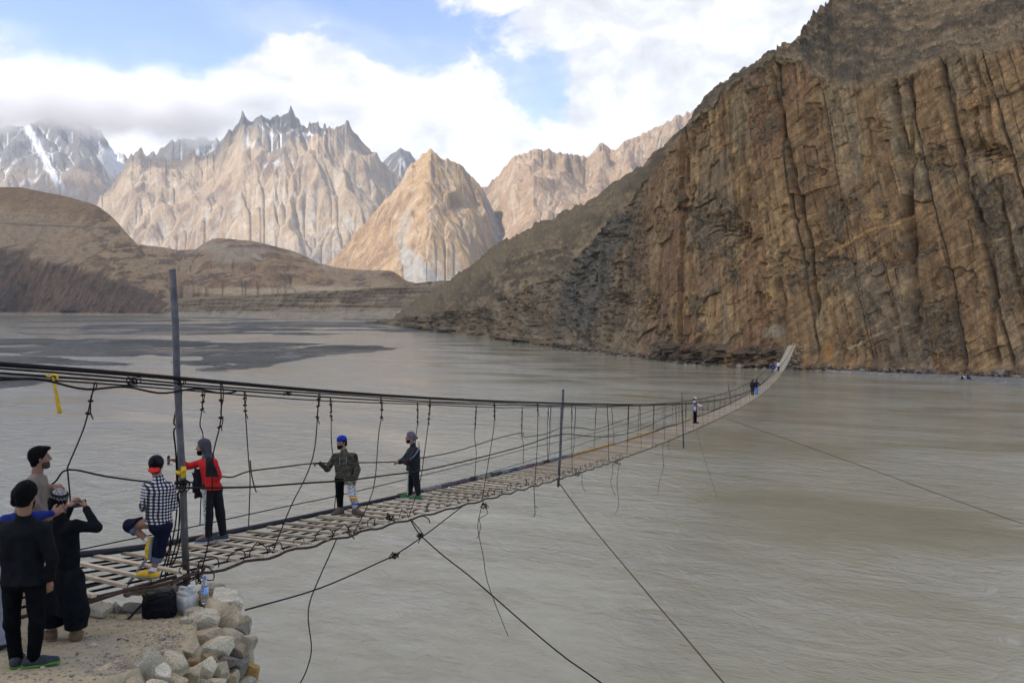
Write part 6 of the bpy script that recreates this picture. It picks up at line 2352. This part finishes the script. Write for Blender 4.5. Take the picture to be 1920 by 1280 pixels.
S.oval(P.hp(0.03, 0, 0.098), (0.085, 0.066, 0.032), [P.hf, P.hr, P.hu])
add_mesh('quiff', S.mesh(.008, (), (.006, 50)), m_hair, P.root)
P.beard(mat_plain('short_beard', (0.06, 0.035, 0.026), .7, .2, 0, .4, 60))
P.eyes()
P.trousers('trousers', m_black, 0.05)
P.top('sweater', cloth('tan_knit', (0.215, 0.165, 0.125), .95, .12, 14), j(0, 995)[2], 0.98, 0.94, (0.013, 8), 1.0)
P.shoes(m_char, m_black, 0, 1)

# ---------------- plaid shirt, on one leg by the pole
def plaid(t, o):
    sx = t.node('ShaderNodeSeparateXYZ')
    t.l.new(o, sx.inputs[0])
    w = t.noise(o, 3.0, 2.0)
    x = t.math('ADD', t.math('MULTIPLY', t.math('ADD', sx.outputs[0], t.math('MULTIPLY', sx.outputs[1], 0.55)), 158.0), t.math('MULTIPLY', w, 3.0))
    z = t.math('ADD', t.math('MULTIPLY', sx.outputs[2], 158.0), t.math('MULTIPLY', w, 4.0))
    a = t.math('GREATER_THAN', t.math('SINE', x), -0.05)
    b = t.math('GREATER_THAN', t.math('SINE', z), -0.05)
    both = t.math('MULTIPLY', a, b)
    any_ = t.math('MAXIMUM', a, b)
    c = t.mix(any_, (0.010, 0.009, 0.011), (0.085, 0.07, 0.075))
    return t.mix(both, c, (0.62, 0.58, 0.56))


base = deck_base(281, 1084, 0.3, 1.0)
P = Person(281, 1084, base.y, 'man in checked shirt and red brimmed cap balancing on one leg beside the bridge pole', base.z, None, 0.010)
P.root.location = base
j = P.j
P.neck = j(297, 899, 0.0)
P.head(j(293, 873, 0.02), (0.22, 0.96, -0.10), s=1.0)
J = dict(sl=j(275, 913, 0.02), sr=j(320, 913, 0.0), el=j(269, 947, 0.04), er=j(326, 948, 0.06), wl=j(296, 945, 0.26), wr=j(283, 950, 0.20), hl=j(287, 979, 0.04), hr=j(308, 985, 0.0),
         kl=j(243, 985, 0.08), kr=j(297, 1036, 0.06), al=j(281, 1015, 0.02), ar=j(286, 1073, 0.0), tl=j(277, 1041, 0.0), tr=j(262, 1082, 0.02))
P.build(J, hands=[(J['wl'], A_((0.9, 0.1, 0.0)), A_((0, 1, 0)), A_((0, 0, 1)), .3), (J['wr'], A_((-0.9, -0.25, -0.05)), A_((0.2, -1, 0)), A_((0, 0, 1)), .35)], bare_leg=True)
P.hair(None, 0.0, 0.008)
P.trousers('shorts', m_jean, 0, (0.098, 0.078, 0.068), (0.008, 11), {'l': 0.22, 'r': 0.24}, waist=-0.03)
for q, e in (('l', .20), ('r', .24)):
    a = J['k' + q] + (J['a' + q] - J['k' + q]) * e
    dv = nrm(J['a' + q] - J['k' + q])
    S = Sdf(0.01)
    S.limb(a - dv * 0.02, a + dv * 0.045, 0.076, 0.070)
    add_mesh('cuff', S.mesh(0.009, [(a + dv * 0.055, dv), (a - dv * 0.01, -dv)], (0.005, 14)), m_jean_in, P.root)
P.top('shirt', mat_pattern('gingham_cotton', plaid), j(0, 980)[2], 0.96, 0.55, (0.008, 10), 0.97, None, 0.015)
m_yshoe = cloth('yellow_shoe', (0.62, 0.36, 0.01), .6, .2, 20, .3)
m_sole = cloth('grey_sole', (0.20, 0.20, 0.19), .8)
m_sock = cloth('white_sock', (0.62, 0.58, 0.60), .95, .1)
for q in 'lr':
    a, t_ = J['a' + q], J['t' + q]
    sh = nrm(J['a' + q] - J['k' + q])
    S = Sdf(0.01)
    S.limb(a - sh * 0.055, a, 0.040, 0.040)
    add_mesh('sock', S.mesh(0.008), m_sock, P.root)
    dv = nrm(t_ - a)
    if q == 'r':
        heel = A_((a[0] + 0.035, a[1], 0.045))
        dv = nrm(A_((t_[0] - a[0], t_[1] - a[1], 0)))
        S = Sdf(0.03)
        S.chain([heel, heel + dv * .12, heel + dv * .215 - (0, 0, .008)], [.047, .049, .042])
        S.limb(a - (0, 0, .02), heel + dv * .04, .043, .045)
        o = add_mesh('shoe', S.mesh(.008, [((0, 0, .016), (0, 0, -1))], (.003, 25)), m_yshoe, P.root)
        S = Sdf(0.02)
        S.chain([heel - (0, 0, .02), heel + dv * .12 - (0, 0, .02), heel + dv * .215 - (0, 0, .02)], [.05, .05, .046])
        add_mesh('sole', S.mesh(.007, [((0, 0, 0), (0, 0, -1)), ((0, 0, .026), (0, 0, 1))]), m_sole, o)
    else:
        # the raised foot, its sole turned to the camera
        up = nrm(A_((0.8, -0.62, -0.12)) - dv * np.dot(A_((0.8, -0.62, -0.12)), dv))
        heel = a - dv * 0.02 + up * 0.01
        S = Sdf(0.03)
        S.chain([heel, heel + dv * .11, heel + dv * .20], [.047, .048, .040])
        o = add_mesh('shoe', S.mesh(.008, [(heel + up * .035, up)], (.003, 25)), m_yshoe, P.root)
        S = Sdf(0.02)
        S.chain([heel + up * .02, heel + dv * .11 + up * .02, heel + dv * .20 + up * .02], [.048, .048, .042])
        add_mesh('sole', S.mesh(.007, [(heel + up * .046, up), (heel + up * .022, -up)]), m_sole, o)
# cap: black crown, red brim turned down at the back of the head
S = Sdf(0.02)
S.oval(P.hp(-0.012, 0, 0.042), (0.108, 0.092, 0.098), [P.hf, P.hr, P.hu])
capo = add_mesh('cap', S.mesh(.008, [(P.hp(-0.05, 0, 0.005), -P.hu - P.hf * 0.35)]), cloth('black_cap', (0.012, 0.011, 0.013), .85), P.root)
S = Sdf(0.015)
bc = P.hp(-0.112, 0, -0.038)
S.oval(bc, (0.044, 0.074, 0.014), [nrm(-P.hf * 0.55 - P.hu * 0.95), P.hr, nrm(-P.hf * 0.95 + P.hu * 0.55)])
add_mesh('brim', S.mesh(.007), cloth('red_brim', (0.55, 0.025, 0.015), .7, .15), capo)
S = Sdf(0.01)
S.oval(P.hp(-0.10, 0.015, 0.045), (0.012, 0.028, 0.012), [P.hf, P.hr, P.hu])
add_mesh('badge', S.mesh(.006), cloth('dark_red_badge', (0.10, 0.015, 0.02), .8), capo)

# ---------------- red and black jacket, arm out with a phone
m_red = cloth('red_fleece', (0.45, 0.018, 0.015), .9, .18, 10)
m_grysl = cloth('grey_sleeve', (0.075, 0.066, 0.068), .9, .2)


def redblack(t, o):
    sx = t.node('ShaderNodeSeparateXYZ')
    t.l.new(o, sx.inputs[0])
    n = t.math('MULTIPLY', t.math('SUBTRACT', t.noise(o, 9.0, 2.0), 0.5), 0.04)
    x, z = t.math('ADD', sx.outputs[0], n), sx.outputs[2]
    # black panel down the back and over the near shoulder; grey yoke on the outstretched arm
    k = t.math('ADD', x, t.math('MULTIPLY', t.math('SUBTRACT', z, 1.18), 0.42))
    pan = t.math('MULTIPLY', t.math('MULTIPLY', t.math('GREATER_THAN', x, -0.105), t.math('LESS_THAN', k, 0.055)), t.math('GREATER_THAN', z, 1.06))
    armup = t.math('MULTIPLY', t.math('LESS_THAN', x, -0.10), t.math('GREATER_THAN', t.math('ADD', z, t.math('MULTIPLY', x, -0.10)), 1.335))
    cuff = t.math('LESS_THAN', x, -0.555)
    c = t.mix(pan, (0.44, 0.017, 0.014), (0.016, 0.014, 0.016))
    c = t.mix(armup, c, (0.085, 0.074, 0.076))
    return t.mix(cuff, c, (0.44, 0.02, 0.016))


def stripe_leg(x0):
    def f(t, o):
        sx = t.node('ShaderNodeSeparateXYZ')
        t.l.new(o, sx.inputs[0])
        v = t.node('ShaderNodeTexVoronoi')
        t.l.new(o, v.inputs['Vector'])
        v.inputs['Scale'].default_value = 55.0
        w = t.math('MULTIPLY', t.math('LESS_THAN', t.math('ADD', sx.outputs[0], t.math('MULTIPLY', t.math('SUBTRACT', 0.5, sx.outputs[2]), 0.03)), x0), t.math('LESS_THAN', sx.outputs[2], 0.86))
        return t.mix(w, (0.012, 0.011, 0.012), t.mix(t.math('GREATER_THAN', v.outputs['Distance'], 0.42), (0.03, 0.03, 0.03), (0.48, 0.47, 0.38)))
    return f


base = deck_base(399, 1014, 0.06, 0.6)
P = Person(401, 1014, base.y, 'man in red and black jacket and grey hood filming with one arm outstretched', base.z, None, 0.011)
P.root.location = base  # stands on the planks
j = P.j
P.neck = j(389, 857, 0.0)
P.head(j(381, 838, 0.0), (-0.985, 0.16, -0.03), s=1.0)
J = dict(sl=j(380, 867, -0.12), sr=j(398, 866, 0.14), el=j(352, 874, -0.16), er=j(409, 893, -0.13), wl=j(331, 862, -0.04), wr=j(388, 902, -0.20), hl=j(389, 916, -0.06), hr=j(405, 916, 0.06),
         kl=j(391, 962, -0.07), kr=j(413, 960, 0.06), al=j(391, 1001, -0.08), ar=j(418, 1000, 0.06), tl=j(370, 1012, -0.12), tr=j(400, 1010, 0.05))
J['sl'], J['sr'] = j(381, 867, 0.13), j(399, 867, -0.13)
J['el'], J['wl'] = j(354, 874, 0.14), j(331, 863, 0.05)
J['er'], J['wr'] = j(409, 894, -0.14), j(385, 905, -0.02)
P.build(J, hands=[(J['wl'], A_((-0.9, 0, 0.2)), A_((-0.2, -0.5, -0.8)), A_((-0.1, -0.9, -0.2)), .55), (J['wr'], A_((-0.9, 0.3, -0.1)), A_((0, 0.8, -0.4)), A_((0, 0, 1)), .7)])
P.beard()
P.eyes()
P.trousers('trousers', mat_pattern('black_track_pants', stripe_leg(-0.105)), 0.055, (0.092, 0.074, 0.058), (0.009, 11))
P.top('jacket', mat_pattern('red_black_jacket', redblack), j(0, 915)[2], 1.02, 0.95, (0.014, 8), 1.06, None, 0.02)
S = Sdf(0.03)
S.oval(P.hp(-0.015, 0, 0.034), (0.112, 0.094, 0.108), [P.hf, P.hr, P.hu])
S.oval(P.hp(-0.05, 0, -0.04), (0.075, 0.082, 0.085), [P.hf, P.hr, P.hu])
S.limb(P.hp(-0.04, 0, -0.08), P.neck + (0.02, 0, -0.01), 0.075, 0.085)
add_mesh('hood', S.mesh(.009, [(P.hp(0.055, 0, 0.03), P.hf * 0.9 - P.hu * 0.45)], (.005, 25)), cloth('grey_hood', (0.062, 0.055, 0.06), .95), P.root)
P.shoes(cloth('black_white_shoe', (0.05, 0.05, 0.052), .7, .8, 26, .3), cloth('white_sole', (0.48, 0.45, 0.44), .8), 0, 1.0)
q = base + Vector((0, 0, 0))
ph = thing('phone', tuple(P.root.matrix_basis @ Vector(j(316, 859 + 3, 0.05))), -P.th + 1.2, 'small dark phone in the outstretched hand of the man in red jacket', 'phone')
V, Fc = box_geo((0, 0, 0), .075, .011, .14)
mesh_obj('body', V, Fc, m_phone, ph)
V, Fc = tube_geo(smooth_line([Vector((0, 0, -.06)), Vector((.04, .01, -.085)), Vector((.15, .02, -.10)), Vector((.20, .03, -.115))], 4), .006, 6)
mesh_obj('strap', V, Fc, m_black, ph, True)
jk = soft_box('spare_jacket', 0.17, 0.10, 0.46, cloth('black_spare_jacket', (0.012, 0.012, 0.013), .8), None, tuple(P.root.matrix_basis @ Vector(j(372, 905, -0.02))), -P.th + .3, 5, .03, 3, .18, .03)
tag(jk, 'black folded jacket hanging at the hip of the man in red jacket', 'jacket')

# ---------------- camouflage hoodie
def camo(t, o):
    a = t.noise(o, 9.0, 3.0, 0.55, 0.5)
    b = t.noise(t.mapping(o, (1, 1, 1.5), loc=(3, 1, 7)), 11.0, 3.0, 0.55, 0.5)
    c = t.noise(t.mapping(o, (1, 1, 1.6), loc=(8, 4, 2)), 13.0, 3.0, 0.55, 0.5)
    x = t.mix(t.math('GREATER_THAN', a, 0.52), (0.075, 0.060, 0.038), (0.036, 0.038, 0.022))
    x = t.mix(t.math('GREATER_THAN', b, 0.55), x, (0.022, 0.020, 0.019))
    return t.mix(t.math('GREATER_THAN', c, 0.60), x, (0.12, 0.095, 0.068))


def doodle(t, o):
    sx = t.node('ShaderNodeSeparateXYZ')
    t.l.new(o, sx.inputs[0])
    z = sx.outputs[2]
    v = t.node('ShaderNodeTexVoronoi')
    t.l.new(o, v.inputs['Vector'])
    v.inputs['Scale'].default_value = 42.0
    bw = t.mix(t.math('GREATER_THAN', v.outputs['Distance'], 0.40), (0.02, 0.02, 0.022), (0.55, 0.52, 0.50))
    olive = t.mix(t.math('GREATER_THAN', t.noise(o, 40, 2), 0.5), (0.10, 0.085, 0.05), (0.28, 0.24, 0.15))
    c = t.mix(t.math('GREATER_THAN', z, 0.60), bw, olive)
    n = t.math('MULTIPLY', t.math('SUBTRACT', t.noise(o, 14, 2), 0.5), 0.08)
    zz = t.math('ADD', z, n)
    for lo, hi, col in ((0.335, 0.365, (0.65, 0.50, 0.03)), (0.29, 0.335, (0.62, 0.13, 0.02)), (0.20, 0.235, (0.04, 0.06, 0.38)), (0.255, 0.275, (0.03, 0.20, 0.09))):
        m_ = t.math('MULTIPLY', t.math('GREATER_THAN', zz, lo), t.math('LESS_THAN', zz, hi))
        c = t.mix(m_, c, col)
    return c


base = deck_base(655, 963, 0.08, 0.6)
P = Person(655, 963, base.y, 'bearded man in camouflage hoodie and blue headscarf with one patterned trouser leg', base.z, None, 0.011)
P.root.location = base  # stands on the planks
j = P.j
P.neck = j(645, 848, 0.0)
P.head(j(640, 829, -0.01), (-0.72, -0.69, -0.02), s=1.02)
J = dict(sl=j(664, 856, -0.03), sr=j(628, 856, 0.03), el=j(670, 880, -0.02), er=j(614, 879, -0.02), wl=j(667, 897, -0.06), wr=j(600, 868, -0.06), hl=j(657, 897, 0.0), hr=j(637, 897, 0.0),
         kl=j(661, 926, -0.03), kr=j(637, 926, 0.0), al=j(667, 953, 0.0), ar=j(638, 953, 0.0), tl=j(682, 962, -0.10), tr=j(628, 961, -0.10))
P.build(J, hands=[(J['wr'], A_((-0.95, 0, 0.05)), A_((0, -0.2, -1)), A_((-0.1, -1, 0)), .75), (J['wl'], A_((0, -0.05, -1)), A_((-1, 0, 0)), A_((0, -1, 0)), .5)])
P.beard()
P.eyes()
P.hair(None, 0.03, 0.006)
P.trousers('trouser_leg', (mat_pattern('doodle_print', doodle), m_black), 0.075, (0.096, 0.078, 0.060), (0.009, 11), sep=True)
P.top('hoodie', mat_pattern('camouflage', camo), j(0, 895)[2], 1.02, 0.95, (0.014, 8), 1.08, None, 0.025)
S = Sdf(0.02)
S.oval(P.hp(-0.012, 0, 0.058), (0.112, 0.094, 0.085), [P.hf, P.hr, P.hu])
add_mesh('headscarf', S.mesh(.008, [(P.hp(0.0, 0, 0.038), -P.hu - P.hf * 0.12)], (.004, 25)), cloth('blue_headscarf', (0.010, 0.028, 0.24), .8, .4, 30), P.root)
S = Sdf(0.02)
S.chain([P.hp(-0.11, 0.02, 0.0), P.hp(-0.135, 0.03, -0.05), P.hp(-0.125, 0.035, -0.10)], [.032, .034, .022])
add_mesh('ponytail', S.mesh(.008, (), (.006, 40)), m_hair, P.root)
for q in (-1, 1):
    S = Sdf(0.005)
    c = (J['sl'] + J['sr']) / 2 + A_((0.065 * q - .03, -0.135, 0.02))
    S.chain([c, c + (0.005, -0.012, -0.09), c + (-0.002, -0.006, -0.17)], [.006, .006, .006])
    add_mesh('drawstring', S.mesh(.005), cloth('cord_grey', (0.2, 0.2, 0.18), .9), P.root)
P.shoes(cloth('khaki_boot', (0.115, 0.085, 0.058), .85, .2, 20), cloth('khaki_sole', (0.07, 0.055, 0.04), .8), 0.12, 1.06, names=('boot', 'sole'))

# ---------------- dark padded jacket and checked headscarf
base = deck_base(772, 934, 0.03, 0.5)
P = Person(772, 934, base.y, 'man in dark padded jacket and checked headscarf holding the side rope, green shoes', base.z, None, 0.011)
P.root.location = base  # stands on the planks
j = P.j
P.neck = j(774, 836, 0.0)
P.head(j(769, 820, 0.0), (-0.98, -0.15, -0.05), s=1.02)
J = dict(sl=j(781, 846, -0.15), sr=j(769, 845, 0.15), el=j(768, 864, -0.24), er=j(758, 862, 0.16), wl=j(750, 865, -0.12), wr=j(748, 866, 0.05), hl=j(778, 884, -0.07), hr=j(771, 884, 0.08),
         kl=j(782, 908, -0.08), kr=j(769, 907, 0.08), al=j(784, 925, -0.09), ar=j(768, 927, 0.08), tl=j(769, 932, -0.12), tr=j(752, 933, 0.05))
P.build(J, hands=[(J['wl'], A_((-0.95, 0.2, -0.05)), A_((0, 0.3, -1)), A_((0, 1, 0.2)), .8), (J['wr'], A_((-0.95, -0.1, 0.0)), A_((0, 0, -1)), A_((0, -1, 0.2)), .8)])
P.beard()
P.eyes()
P.trousers('trousers', mat_pattern('black_side_print_pants', stripe_leg(-0.075)), 0.055, (0.094, 0.076, 0.060), (0.009, 11))
P.top('jacket', cloth('dark_padded', (0.014, 0.014, 0.016), .75, .4, 12, .2), j(0, 881)[2], 1.06, 0.95, (0.016, 8), 1.14, None, 0.03)


def kef(t, o):
    ch = t.node('ShaderNodeTexChecker')
    t.l.new(t.mapping(o, (1, 1, 1), (0.4, 0.5, 0.3)), ch.inputs['Vector'])
    ch.inputs['Scale'].default_value = 55.0
    return t.mix(ch.outputs['Fac'], (0.02, 0.016, 0.022), (0.21, 0.16, 0.19))


S = Sdf(0.03)
S.oval(P.hp(-0.015, 0, 0.045), (0.116, 0.098, 0.102), [P.hf, P.hr, P.hu])
S.oval(P.hp(-0.07, 0, -0.02), (0.066, 0.080, 0.085), [P.hf, P.hr, P.hu])
S.limb(P.hp(-0.10, 0.01, 0.0), P.hp(-0.15, 0.01, -0.02), .03, .035)
add_mesh('headscarf', S.mesh(.009, [(P.hp(0.05, 0, 0.045), P.hf * 0.8 - P.hu * 0.6)], (.008, 22)), mat_pattern('checked_scarf', kef), P.root)
P.shoes(cloth('green_shoe', (0.055, 0.15, 0.04), .7, .6, 24), cloth('teal_sole', (0.10, 0.22, 0.18), .8), 0, 1.05)
sb = thing('shoulder_bag', tuple(P.root.matrix_basis @ Vector(j(762, 866, -0.27))), -P.th, 'small dark red shoulder bag on a grey strap against the dark padded jacket', 'bag')
soft_box('body', .16, .06, .12, cloth('maroon_bag', (0.055, 0.014, 0.018), .8), sb, (0, 0, 0), .2, 8, .01, 2)
sp = [Vector(j(u, v, dy) - j(762, 866, -0.27)) for u, v, dy in ((784, 829, -0.10), (786, 838, -0.25), (782, 847, -0.285), (776, 855, -0.29), (768, 861, -0.30))]
V, Fc = strip(sp, .035, 'strap', None, None, 0.0)
mesh_obj('strap', V, Fc, cloth('grey_strap', (0.20, 0.20, 0.20), .8), sb, True)

# ---------------- people far along the bridge and on the far bank
def simple_person(u, v, label, face, top_c, leg_c, h=1.70, pose='stand', tunic=False, head_c=None, base=None, cell=.026, lean=0.0, arm=None, legs=0.09, top2=None):
    b = base if base is not None else deck_base(u, v, 0.1, 0.8)
    P = Person(u, v, b.y, label, b.z, None, cell)
    P.root.location = b
    f = nrm(A_((face[0], face[1], 0)))
    r = A_((f[1], -f[0], 0))
    s = h / 1.75
    up = A_((0, 0, 1.0))

    def q(a, c, z):
        return (f * a + r * c + up * z) * s + f * lean * max(0, z - 0.9) * s
    P.neck = q(0.0, 0, 1.47)
    P.head(q(0.02, 0, 1.625), f, s=s)
    J = dict(sl=q(0, -0.18, 1.42), sr=q(0, 0.18, 1.42), el=q(-0.02, -0.24, 1.14), er=q(-0.02, 0.24, 1.14), wl=q(0.08, -0.22, 0.90), wr=q(0.08, 0.22, 0.90), hl=q(0, -0.09, 0.92), hr=q(0, 0.09, 0.92),
             kl=q(0.03, -legs, 0.49), kr=q(0.01, legs, 0.49), al=q(legs * .6, -legs, 0.09), ar=q(-legs * .6, legs, 0.09), tl=q(0.22, -legs, 0.03), tr=q(0.16, legs, 0.03))
    if pose == 'sit':
        for kk in list(J):
            J[kk] = J[kk] - up * 0.80 * s
        J.update(hl=q(0, -.1, .12), hr=q(0, .1, .12), kl=q(.38, -.12, .48), kr=q(.38, .12, .48), al=q(.42, -.12, .09), ar=q(.42, .12, .09), tl=q(.62, -.12, .04), tr=q(.62, .12, .04),
                 wl=q(.34, -.1, .42), wr=q(.34, .1, .42), el=q(.12, -.22, .40), er=q(.12, .22, .40))
        P.neck = P.neck - up * .80 * s
        P.hc = P.hc - up * .80 * s
    if arm:
        J.update({k_: A_(v_) for k_, v_ in arm(q).items()})
    P.build(J, hands=[(J['wl'], nrm(J['wl'] - J['el']), f, r, .4), (J['wr'], nrm(J['wr'] - J['er']), f, -r, .4)])
    P.cell = cell
    P.hair(cloth('hair_%s' % label[:9], head_c, .8) if head_c else None, 0, .02)
    P.trousers('trousers', leg_c, 0.05, (.098, .078, .065), None)
    P.top('tunic' if tunic else 'shirt', top_c, (0.50 if tunic else (0.06 if pose == 'sit' else 0.86)) * s, 1.0, .95, None, 1.05, (0.45 * s, 1.6, .13) if tunic else None)
    P.shoes(m_char, m_black, 0, 1)
    return P


def stripe_shirt(t, o):
    sx = t.node('ShaderNodeSeparateXYZ')
    t.l.new(o, sx.inputs[0])
    red = t.math('MULTIPLY', t.math('GREATER_THAN', sx.outputs[0], 0.06), t.math('LESS_THAN', sx.outputs[0], 0.15))
    blk = t.math('MULTIPLY', t.math('LESS_THAN', t.math('ABSOLUTE', sx.outputs[0]), 0.045), t.math('LESS_THAN', t.math('ABSOLUTE', t.math('SUBTRACT', sx.outputs[2], 1.25)), 0.13))
    st = t.math('MULTIPLY', t.math('LESS_THAN', sx.outputs[0], -0.08), t.math('GREATER_THAN', t.math('SINE', t.math('MULTIPLY', sx.outputs[0], 110.0)), 0.2))
    c = t.mix(t.math('MAXIMUM', blk, st), (0.62, 0.62, 0.64), (0.04, 0.035, 0.04))
    return t.mix(red, c, (0.42, 0.03, 0.06))


P = simple_person(1303, 793, 'man in white shirt with a red stripe alone at mid span, one arm held out', (0.9, -0.4), mat_pattern('striped_shirt', stripe_shirt), m_black, 1.72, arm=lambda q: {'el': A_((0.30, 0.05, 1.16)), 'wl': A_((0.52, 0.03, 1.19))}, legs=.06, cell=.02)
S = Sdf(.02)
S.oval(P.hp(0, 0, .07), (.115, .1, .08), [P.hf, P.hr, P.hu])
add_mesh('cap', S.mesh(.02, [(P.hp(0, 0, .03), -P.hu)]), cloth('white_cap', (.5, .49, .5), .9), P.root)
m_sky = cloth('sky_blue_cotton', (0.06, 0.22, 0.62), .9, .3)
simple_person(1411, 741, 'man in long dark brown tunic walking beside the one in blue on the far half', (0.2, 1), cloth('dark_brown_tunic', (0.022, 0.012, 0.013), .9), m_black, 1.74, tunic=True, base=deck_base(1411, 741, .1, .5))
simple_person(1418.5, 739, 'person in bright blue clothes beside the man in dark brown tunic', (0.3, 1), cloth('navy_vest', (0.012, 0.016, 0.035), .9), m_sky, 1.70, base=deck_base(1418.5, 739, .3, .85),
              arm=lambda q: {'er': A_((0.34, 0.05, 1.16)), 'wr': A_((0.40, 0.15, 0.98))}, legs=.12)
simple_person(1449.5, 698, 'person in violet blue tunic walking away near the far end of the bridge', (0.3, 1), cloth('violet_tunic', (0.05, 0.05, 0.20), .9), cloth('pale_blue_trousers', (0.16, 0.15, 0.24), .9), 1.72, tunic=True)
simple_person(1459.5, 695.5, 'person in white shirt and dark trousers walking away near the far end of the bridge', (0.4, 1), cloth('white_cotton', (0.62, 0.62, 0.64), .9, .08), m_black, 1.62)
g0 = px(1808, 713.5, dwater(713.5))
g1 = px(1814.5, 713.5, dwater(713.5) + 0.2)
simple_person(1808, 713.5, 'person in white sitting on the far gravel bar at the cliff foot', (-0.8, -0.3), cloth('white_cotton_b', (0.55, 0.58, 0.58), .9, .08), m_char, 1.7, 'sit', base=Vector((g0.x, g0.y, 0.22)), cell=.03)
simple_person(1814.5, 713.5, 'person in navy sitting on the far gravel bar beside the one in white', (0.7, -0.3), cloth('navy_cotton', (0.012, 0.02, 0.09), .9, .2), cloth('wine_cotton', (0.10, 0.02, 0.03), .9), 1.7, 'sit', base=Vector((g1.x, g1.y, 0.22)), cell=.03)
